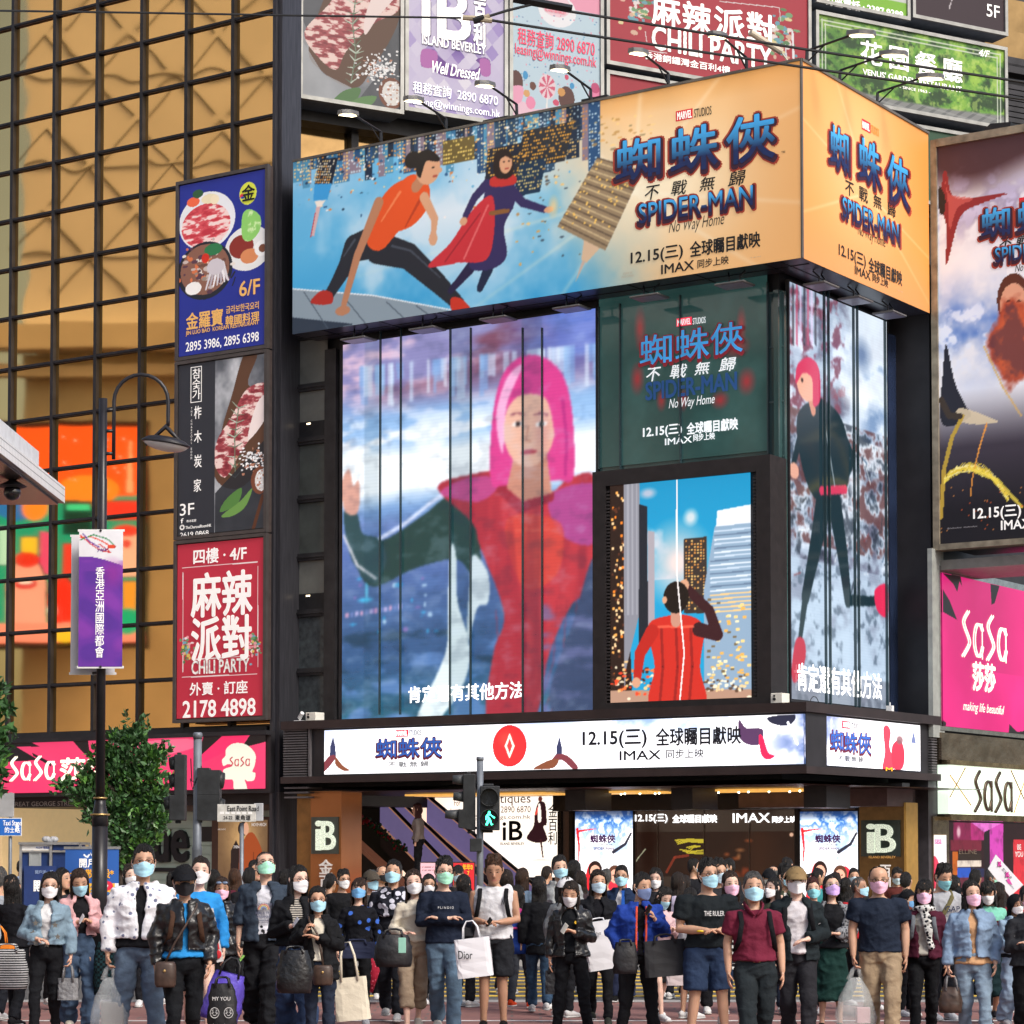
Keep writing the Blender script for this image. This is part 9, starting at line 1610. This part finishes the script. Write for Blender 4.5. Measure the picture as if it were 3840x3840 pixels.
p = person('heavy young man in black t-shirt and navy shorts with spiky hair', 2650, 3225, 21.8, yaw=16, hyaw=14, skin='m', hair=('spiky', 'black'), mask='b', gl='dark', top=('tee', '1a2024', .93), bot=('shorts', '2c3c58'), shoe='dedede', al='clasp', ar='clasp', legs='wide', wd=1.22, logo=[('THE RULER', -.07, .12, 1.245, .045, WHP, 0)])
b = MB(); c = p['W']((-.10, -.19, 1.085)); b.tube([(c.x+.036*math.cos(i*math.pi/6), c.y+.036*math.sin(i*math.pi/6), c.z) for i in range(13)], .009, 6); b.build('wristband', M('yellow_band', (.7, .5, .02), .5), p['root'])
p = person('woman with long chestnut hair, black top and houndstooth shorts', 2738, 3266, 23.8, hyaw=6, f=1, skin='p', hair=('vlong', 'brown'), mask='p', top=('vest', '15151a', 1.0), bot=('mini', ('dcdcd6', 'check', '17171a', 34.)), shoe='e0dcd0', al='down', ar='chest', legs='walkr')
p = person('older man in maroon polo shirt and dark trousers walking at the front', 2822, 3272, 19.4, hyaw=-8, skin='m', hair=('short', 'grey'), mask='b', top=('tee', '6e2338', .97), bot=('trousers', '232a2e'), shoe='151515', al='down', ar='down', legs='walkl', wd=1.06, straps='17181c', eyes=True)
b = MB(); b.tube([tuple(p['W']((.168*math.cos(a), .126*math.sin(a)-.004, .985))) for a in np.linspace(0, 2*math.pi, 25)], [(.018, .006)]*25, 6, ref=(0, 0, 1)); b.build('belt', lea_b, p['root'], True); b = MB(); c = p['W']((.0, -.14, .985)); b.frame(frontal(c.y), c.x-.026, c.x+.026, c.z-.02, c.z+.02, 0, .008, .006); b.build('belt_buckle', M('brass', (.5, .35, .12), .3, .9), p['root'])
b = MB();
for sd_ in (-1, 1): b.tube([tuple(p['W'](q)) for q in ((sd_*.075, .03, 1.465), (sd_*.078, -.03, 1.45), (sd_*.06, -.10, 1.41), (sd_*.012, -.13, 1.365))], [(.012, .022), (.012, .026), (.010, .030), (.008, .012)], 8)
b.build('collar', cloth('6e2338'), p['root'], True)
p = person('young man in tan cap, white mask, dark open jacket and white t-shirt', 2985, 3250, 21.4, hyaw=2, skin='p', hair=('short', 'black', 'bangs'), mask='w95', gl='silver', hat=('cap', '8a7350'), top=('tee', 'd6d2d6', .93), outer=('open', '20282c', .86, .50), bot=('trousers', '26262b'), shoe='d8d8d8', al='down', ar='waist', legs='walkr', straps='15161a')
p = person('man in olive shirt and blue mask turned right behind the tan cap', 2938, 3246, 26.4, hyaw=30, skin='m', hair=('spiky', 'black'), mask='b', gl='dark', top=('tee', 'd0d0cc'), outer=('open', '3e4434', .9, .2), bot=('trousers', jeand), al='down', ar='down')
p = person('woman with lilac mask, black and grey knit cardigan and dark green skirt', 3118, 3281, 23.8, hyaw=12, hp=-8, f=1, skin='l', hair=('long', 'black'), mask='v', gl='silver', top=('tight', '17181c'), outer=('open', ('8a8c90', 'blotch', '3a3c40', 40.), 1.0, .85), bot=('midi', '14322e'), shoe='151515', al='down', ar='clasp', legs='stand')
p = person('bald stocky man in navy t-shirt and khaki trousers, pink mask and glasses', 3290, 3240, 21.6, hyaw=0, hp=10, skin='m', hair=('bald', 'black'), mask='p', gl='dark', top=('tee', '1f2838', .92), bot=('trousers', 'a08c72'), shoe='d8d8d8', al='bag', ar='down', legs='walkr', wd=1.16)
bag_thing('plastic_bag', 'clear plastic shopping bag held by the bald man in the navy t-shirt', 'bag', p[-1], .36, .46, .2, clear, 'plastic', hl=.10); q = p[-1]; b = MB(); b.xbox(q.x+.0, q.x+.12, q.y-.04, q.y+.04, q.z-.50, q.z-.36); T(b.build('carton', M('pink_carton', (.62, .36, .38), .6), bevel=.008), 'pink carton inside the clear plastic bag of the bald man', 'carton')
p = person('woman with black bob, pink mask, leopard scarf and maroon track jacket', 3462, 3299, 22.2, hyaw=0, f=1, skin='m', hair=('bob', 'black', 'bangs'), mask='p', gl='brown', top=('long', 'bdb8ae', .95), outer=('open', '4a1a2c', .92, .42), bot=('trousers', '131418'), shoe='151515', al='bag', ar='down', legs='walkl', straps='70757c', scarf=('d8d8d4', 'blotch', '1a1a22', 34.))
p = person('tall man in light grey t-shirt with dark letters looking down, blue mask', 3526, 3236, 25.4, yaw=8, hyaw=10, hp=22, skin='m', hair=('vol', 'black'), mask='t', top=('tee', 'a8aab0', .92), bot=('trousers', dk2), al='phonelow', ar='phonelow', wd=1.1, logo=[('GAP', -.03, .15, 1.23, .06, M('print_navy', (.015, .02, .06), .7), 0)])
b = MB(); b.tube([tuple(p['W'](q)) for q in ((.10, -.02, 1.43), (.07, -.13, 1.35), (-.05, -.16, 1.18), (-.14, -.1, 1.02))], [(.024, .006)]*4, 8, ref=(1, 0, .4)); T(b.build('bag_strap', cloth('6e6646'), smooth=True), 'olive bag strap across the light grey t-shirt', 'strap')
p = person('woman in light blue denim jacket and jeans with pink and lilac mask', 3638, 3301, 21.2, hyaw=0, f=1, skin='l', hair=('bob', 'black'), mask='p', top=('long', 'c89c74', .90), outer=('open', ('7f9fc2', 'denim'), .97, .22), bot=('trousers', ('7f9ab2', 'denim')), shoe='e0e0e0', al='bag', ar='swing', legs='walkr', wd=1.06)
bag_thing('handbag', 'small dark handbag with stiff handles held by the woman in light denim', 'bag', p[-1], .20, .22, .13, lea_b, 'slouch', hl=.10, hmat=M('quilted_grey'))
p = person('woman in mint green top and dark pleated skirt with white mask, looking at her phone', 3708, 3299, 24.8, hyaw=-8, hp=20, f=1, skin='m', hair=('bob', 'black', 'bangs'), mask='w', top=('tee', '7cc4ae', .95), bot=('midi', '12282c'), shoe='30303a', al='phone', ar='down'); phone('red phone case held by the woman in the mint green top', p, -1, '8a1420')
p = person('woman in black headscarf and pale denim jacket holding a phone, right edge', 3802, 3349, 24., hyaw=6, hp=12, f=1, skin='d', hair=('none', 'black'), mask='w', hat=('hijab', '15161a'), top=('long', '17181c'), outer=('open', ('8fb0cc', 'denim'), .98, .6), bot=('wide', ('8aa6c4', 'denim')), shoe='d8d8d8', al='phonelow', ar='down'); phone('dark phone held by the woman in the black headscarf', p, -1, '1a2420')
p = person('young person in charcoal denim jacket cut off by the right edge, pink mask', 3858, 3322, 21., hyaw=-4, skin='l', hair=('short', 'black', 'bangs'), mask='p', top=('tee', 'c8c8c8'), outer=('open', ('2b2d33', 'denim'), .92, .2), bot=('trousers', '131417'), al='cross', ar='cross')
# ---------------------------------------------------------------- further back: mostly heads and shoulders
def back(label, x, yt, Z, **k): return person(label, x, yt, Z, lod=1, **k)
back('man in light blue shirt seen from behind near the phone booth', 80, 3227, 41, yaw=175, hair=('short', 'black'), top=('long', 'a4b8d8'))
back('dark haired woman turned away behind the star patched denim jacket', 230, 3256, 27, yaw=30, hyaw=40, f=1, hair=('mid', 'black'), top=('long', '2a2a30'))
back('woman with white mask looking over the shoulder of the white printed jacket', 486, 3240, 27.5, hyaw=20, f=1, skin='p', hair=('mid', 'dbrown'), mask='w', top=('long', '1c2436'))
back('person with curly dark hair behind the black cap, seen from behind', 640, 3274, 28, yaw=180, hair=('vol', 'black'), top=('long', '202228'))
back('person with black hair under the orange coat poster', 803, 3262, 31, yaw=165, f=1, hair=('mid', 'black'), top=('long', '222228'))
back('woman with reddish brown hair seen from behind under the coat poster', 886, 3258, 32, yaw=170, f=1, hair=('mid', 'chest'), top=('long', '5a2434'))
back('man with thick black hair seen from behind beside the slate track jacket', 930, 3255, 29.5, yaw=178, hair=('short', 'black'), top=('long', '1a1b20'))
back('man half hidden behind the slate track jacket', 958, 3228, 30, yaw=20, hair=('short', 'black'), top=('long', '28406a'))
back('dark haired person seen from behind, right of the slate track jacket', 1052, 3262, 28, yaw=170, f=1, hair=('mid', 'black'), top=('long', '1c1d22'))
back('man in black top with white mask by the bronze pillar', 1284, 3263, 30.5, hyaw=30, hair=('vol', 'black'), mask='w', gl='dark', top=('long', '17181c'))
back('dark haired person with a bun between the blazer and the bronze pillar', 1228, 3276, 31, yaw=160, f=1, hair=('pony', 'black'), top=('long', '3a2a2c'))
back('older man in brown tweed flat cap', 1388, 3264, 28, hyaw=20, hair=('short', 'grey'), mask='b', hat=('cap', '4a443c'), top=('long', '3a3a3a'))
back('bald man with black mask by the escalator', 1428, 3245, 33, hyaw=34, hair=('bald', 'grey'), mask='k', top=('long', '4a4a50'))
back('woman in glasses and white mask between the cream knit and the navy sweatshirt', 1604, 3278, 28, hyaw=-6, f=1, hair=('mid', 'black'), mask='w', gl='dark', top=('long', '5a2a34'))
back('young man with white mask and red strap before the red notice board', 1716, 3246, 33, hyaw=16, hair=('short', 'black', 'bangs'), mask='l', top=('long', '24252a'))
back('woman with long black hair turned away behind the navy sweatshirt', 1752, 3280, 27.5, yaw=150, f=1, hair=('long', 'black'), top=('long', '2a2a2e'))
back('woman with straight brown hair and denim vest seen from behind', 1950, 3256, 32, yaw=178, f=1, hair=('mid', 'brown'), top=('long', ('5a7490', 'denim')))
back('dark haired woman in magenta jacket with a blue backpack, seen from behind', 1958, 3320, 27, yaw=165, f=1, hair=('mid', 'black'), top=('long', 'a82a70'), bot=('trousers', '3c4048'), shoe='e8502a')
t = thing('backpack', 'blue and pink backpack beside the white sleeveless shirt', 'backpack', at(1938, 3580, 26.5)); b = MB(); q = at(1938, 3500, 26.5); b.tube([(q.x, q.y, q.z+.22), (q.x, q.y, q.z+.1), (q.x, q.y, q.z-.14), (q.x, q.y, q.z-.22)], [(.10, .06), (.15, .09), (.16, .1), (.12, .07)], 14, ref=(1, 0, 0)); b.build('bag_body', cloth('28489a'), t, True); b = MB(); b.tube([(q.x-.15, q.y-.08, q.z+.05), (q.x, q.y-.11, q.z+.06), (q.x+.15, q.y-.08, q.z+.05)], .012, 6); b.build('piping', cloth('d84a8a'), t)
back('dark brown haired person behind the backpack strap of the white sleeveless shirt', 1896, 3262, 30, yaw=170, f=1, hair=('mid', 'dbrown'), top=('long', '4a3436'))
back('person in long black coat with long hair, seen from behind', 2024, 3286, 26.4, yaw=172, f=1, hair=('long', 'black'), top=('long', '15161a', .75), bot=('trousers', ('2f5272', 'denim')), shoe='e2e2e2')
back('man with short hair far back before the left film lightbox', 2048, 3250, 36, yaw=150, hair=('short', 'dbrown'), top=('long', '5a4a48'))
back('black haired woman directly behind the grey hooded jacket', 2148, 3228, 31, yaw=160, f=1, hair=('mid', 'black'), top=('long', '3c3c42'))
back('woman in white cap behind the woman with the white phone', 2112, 3288, 25.8, yaw=150, f=1, hair=('mid', 'dbrown'), hat=('cap', 'd8d8dc'), top=('long', '8a8e90'))
back('dark haired person before the left film lightbox', 2182, 3266, 30, yaw=165, f=1, hair=('mid', 'dbrown'), top=('long', '3a3034'))
back('grey haired person before the left film lightbox', 2262, 3260, 33, yaw=170, f=1, hair=('short', 'grey'), top=('long', '6a5a5c'))
back('woman with white mask and smooth black hair above the bending woman', 2462, 3254, 29.5, hyaw=-6, hp=8, f=1, skin='p', hair=('mid', 'black'), mask='w', top=('long', '2a2a30'))
back('person with layered dark brown hair seen from behind', 2530, 3272, 29, yaw=172, f=1, hair=('mid', 'dbrown'), top=('tee', 'c0b8d0'))
back('person with short plum brown hair seen from behind', 2572, 3282, 30, yaw=175, f=1, hair=('bob', 'dbrown'), top=('long', '4a4048'))
back('man in white t-shirt bending behind the heavy young man', 2585, 3330, 25.6, yaw=140, hair=('short', 'black'), top=('tee', 'd0d0d6'), bot=('shorts', '1a1b1f'))
back('man with blue mask in profile far back, left of the spiky hair', 2600, 3221, 37, yaw=40, hyaw=30, hair=('short', 'black'), mask='b', top=('long', '1a1b20'))
back('man with wavy hair directly behind the spiky haired man', 2692, 3226, 26.4, hyaw=20, hair=('vol', 'black'), mask='l', gl='dark', top=('long', '2c2c30'))
back('man in profile with pale mask before the brown lobby glass', 2736, 3220, 36, yaw=-50, hyaw=-20, hair=('short', 'black'), mask='l', top=('long', '22242a'))
back('man in black baseball cap and white mask far back', 2882, 3258, 32, hyaw=4, hair=('short', 'black'), mask='w', hat=('cap', '17181c'), top=('long', '2a2c30'))
back('bald headed person far back behind the black baseball cap', 2902, 3246, 36, yaw=170, hair=('bald', 'grey'), top=('long', '4a4446'))
back('man with black hair seen from behind against the brown lobby glass', 2946, 3216, 36.5, yaw=150, hair=('short', 'black'), top=('long', '3a2a2a'))
back('woman with white mask and hand raised to her cheek', 2905, 3292, 26.2, yaw=-20, hyaw=-30, f=1, skin='p', hair=('long', 'black'), mask='w', top=('long', '3c4034'), ar='face')
back('older woman with short red hair and blue mask', 3048, 3295, 26.4, hyaw=2, f=1, skin='l', hair=('vol', 'red'), mask='t', top=('long', '3a4a66'))
back('woman with black ponytail in profile before the right film lightbox', 3062, 3257, 34, yaw=60, hyaw=20, f=1, hair=('pony', 'black'), top=('long', '3a8a90'))
back('dark haired person under the right film lightbox', 3132, 3272, 34, yaw=170, hair=('short', 'dbrown'), top=('long', '4a2a2c'))
back('person with full black hair before the right film lightbox', 3160, 3292, 31, yaw=150, f=1, hair=('bob', 'black'), top=('long', '2c2a2c'))
back('man with black hair and low mask before the right film lightbox', 3202, 3257, 34.5, hyaw=-14, hair=('short', 'black'), mask='l', top=('long', '2a2c30'))
back('man with grey crew cut and blue mask turned right, red collar', 3214, 3287, 27, yaw=20, hyaw=34, skin='d', hair=('buzz', 'grey'), mask='b', top=('tee', 'b02a30'))
back('man in brown sweater with glasses by the brown gold column', 3360, 3253, 36, hp=14, skin='d', hair=('vol', 'black'), mask='l', gl='dark', top=('long', '5a2a26'))
back('man with black hair and black t-shirt seen from behind', 3408, 3272, 31.5, yaw=165, hair=('short', 'black'), top=('tee', '1a1b20'))
back('boy in black cap with blue mask and red jacket, in profile', 3398, 3336, 26, yaw=35, hyaw=30, hair=('short', 'black'), mask='d', hat=('backcap', '15161a'), top=('long', 'b8303c'))
back('dark haired woman behind the grey t-shirt', 3572, 3284, 30, yaw=150, f=1, hair=('mid', 'black'), top=('long', '2c2a2e'))
back('person in black cap with a white mark, behind the light denim jacket', 3592, 3332, 26.5, yaw=160, hair=('short', 'black'), hat=('cap', '1a1b20'), top=('long', '2a2a2e'))
back('man with black hair before the beauty shop, seen from behind', 3652, 3262, 31, yaw=165, hair=('short', 'black'), top=('long', '3a2c30'))
p = back('grey haired man in profile carrying the white placard', 3716, 3254, 29, yaw=45, hyaw=30, skin='d', hair=('short', 'grey'), mask='g', top=('long', '4a3a3c'), ar='face')
back('dark haired child behind the mint green top', 3752, 3310, 26.5, yaw=160, f=1, hair=('mid', 'dbrown'), top=('long', '7a2430'))
Y = 28.4; F = frontal(Y); q = F.px; b = MB(); b.prism(F, [q(3704, 3258), (q(3733, 3204)), q(3836, 3318), (q(3786, 3362))], 0, .02); t = thing('placard', 'white placard with pink ribbon marks tilted above the crowd at right', 'placard', F.W(*q(3780, 3360), 0)); b.build('board', papw, t)
pkm = M('placard_pink', 'd04aa0', .6)
for cx, cy_ in ((3747, 3240), (3776, 3280)): MB().tube([F.W(*q(cx+dx, cy_+dy), .024) for dx, dy in ((-6, 8), (2, -2), (2, -9), (-4, -8), (-4, 0), (6, 9))], .012, 5).build('ribbon_mark', pkm, t)
b = MB(); b.prism(F, [q(3772, 3300), q(3782, 3292), q(3795, 3318), q(3780, 3314)], .021, .024); b.build('ribbon_mark', pkm, t); txt(F, '關注 • 免費', 3752, 3800, 3276, 12, .023, M('placard_grey', '6a6a72', .6), t, 0, rot=-.85); txt(F, 'information', 3766, 3810, 3316, 7, .023, M('placard_grey'), t, 0, rot=-.85)
b = MB(); u, z = q(3770, 3355); b.tube([F.W(u, z, -.01), F.W(u-.12, z-.55, -.01)], .014, 6); b.build('stick', M('stick_wood', (.3, .2, .1), .7), t)
# escalator rider
Ze = 50.6; person('woman with long reddish hair and pale jacket riding the escalator, seen from behind', 1570, 3013, Ze, yaw=-100, f=1, lod=1, hair=('long', 'red'), top=('long', '8a8078', .95), bot=('trousers', '17181b'), z0=H-(3310-YH)*Ze/FP)
flush_soft()
flush_text()
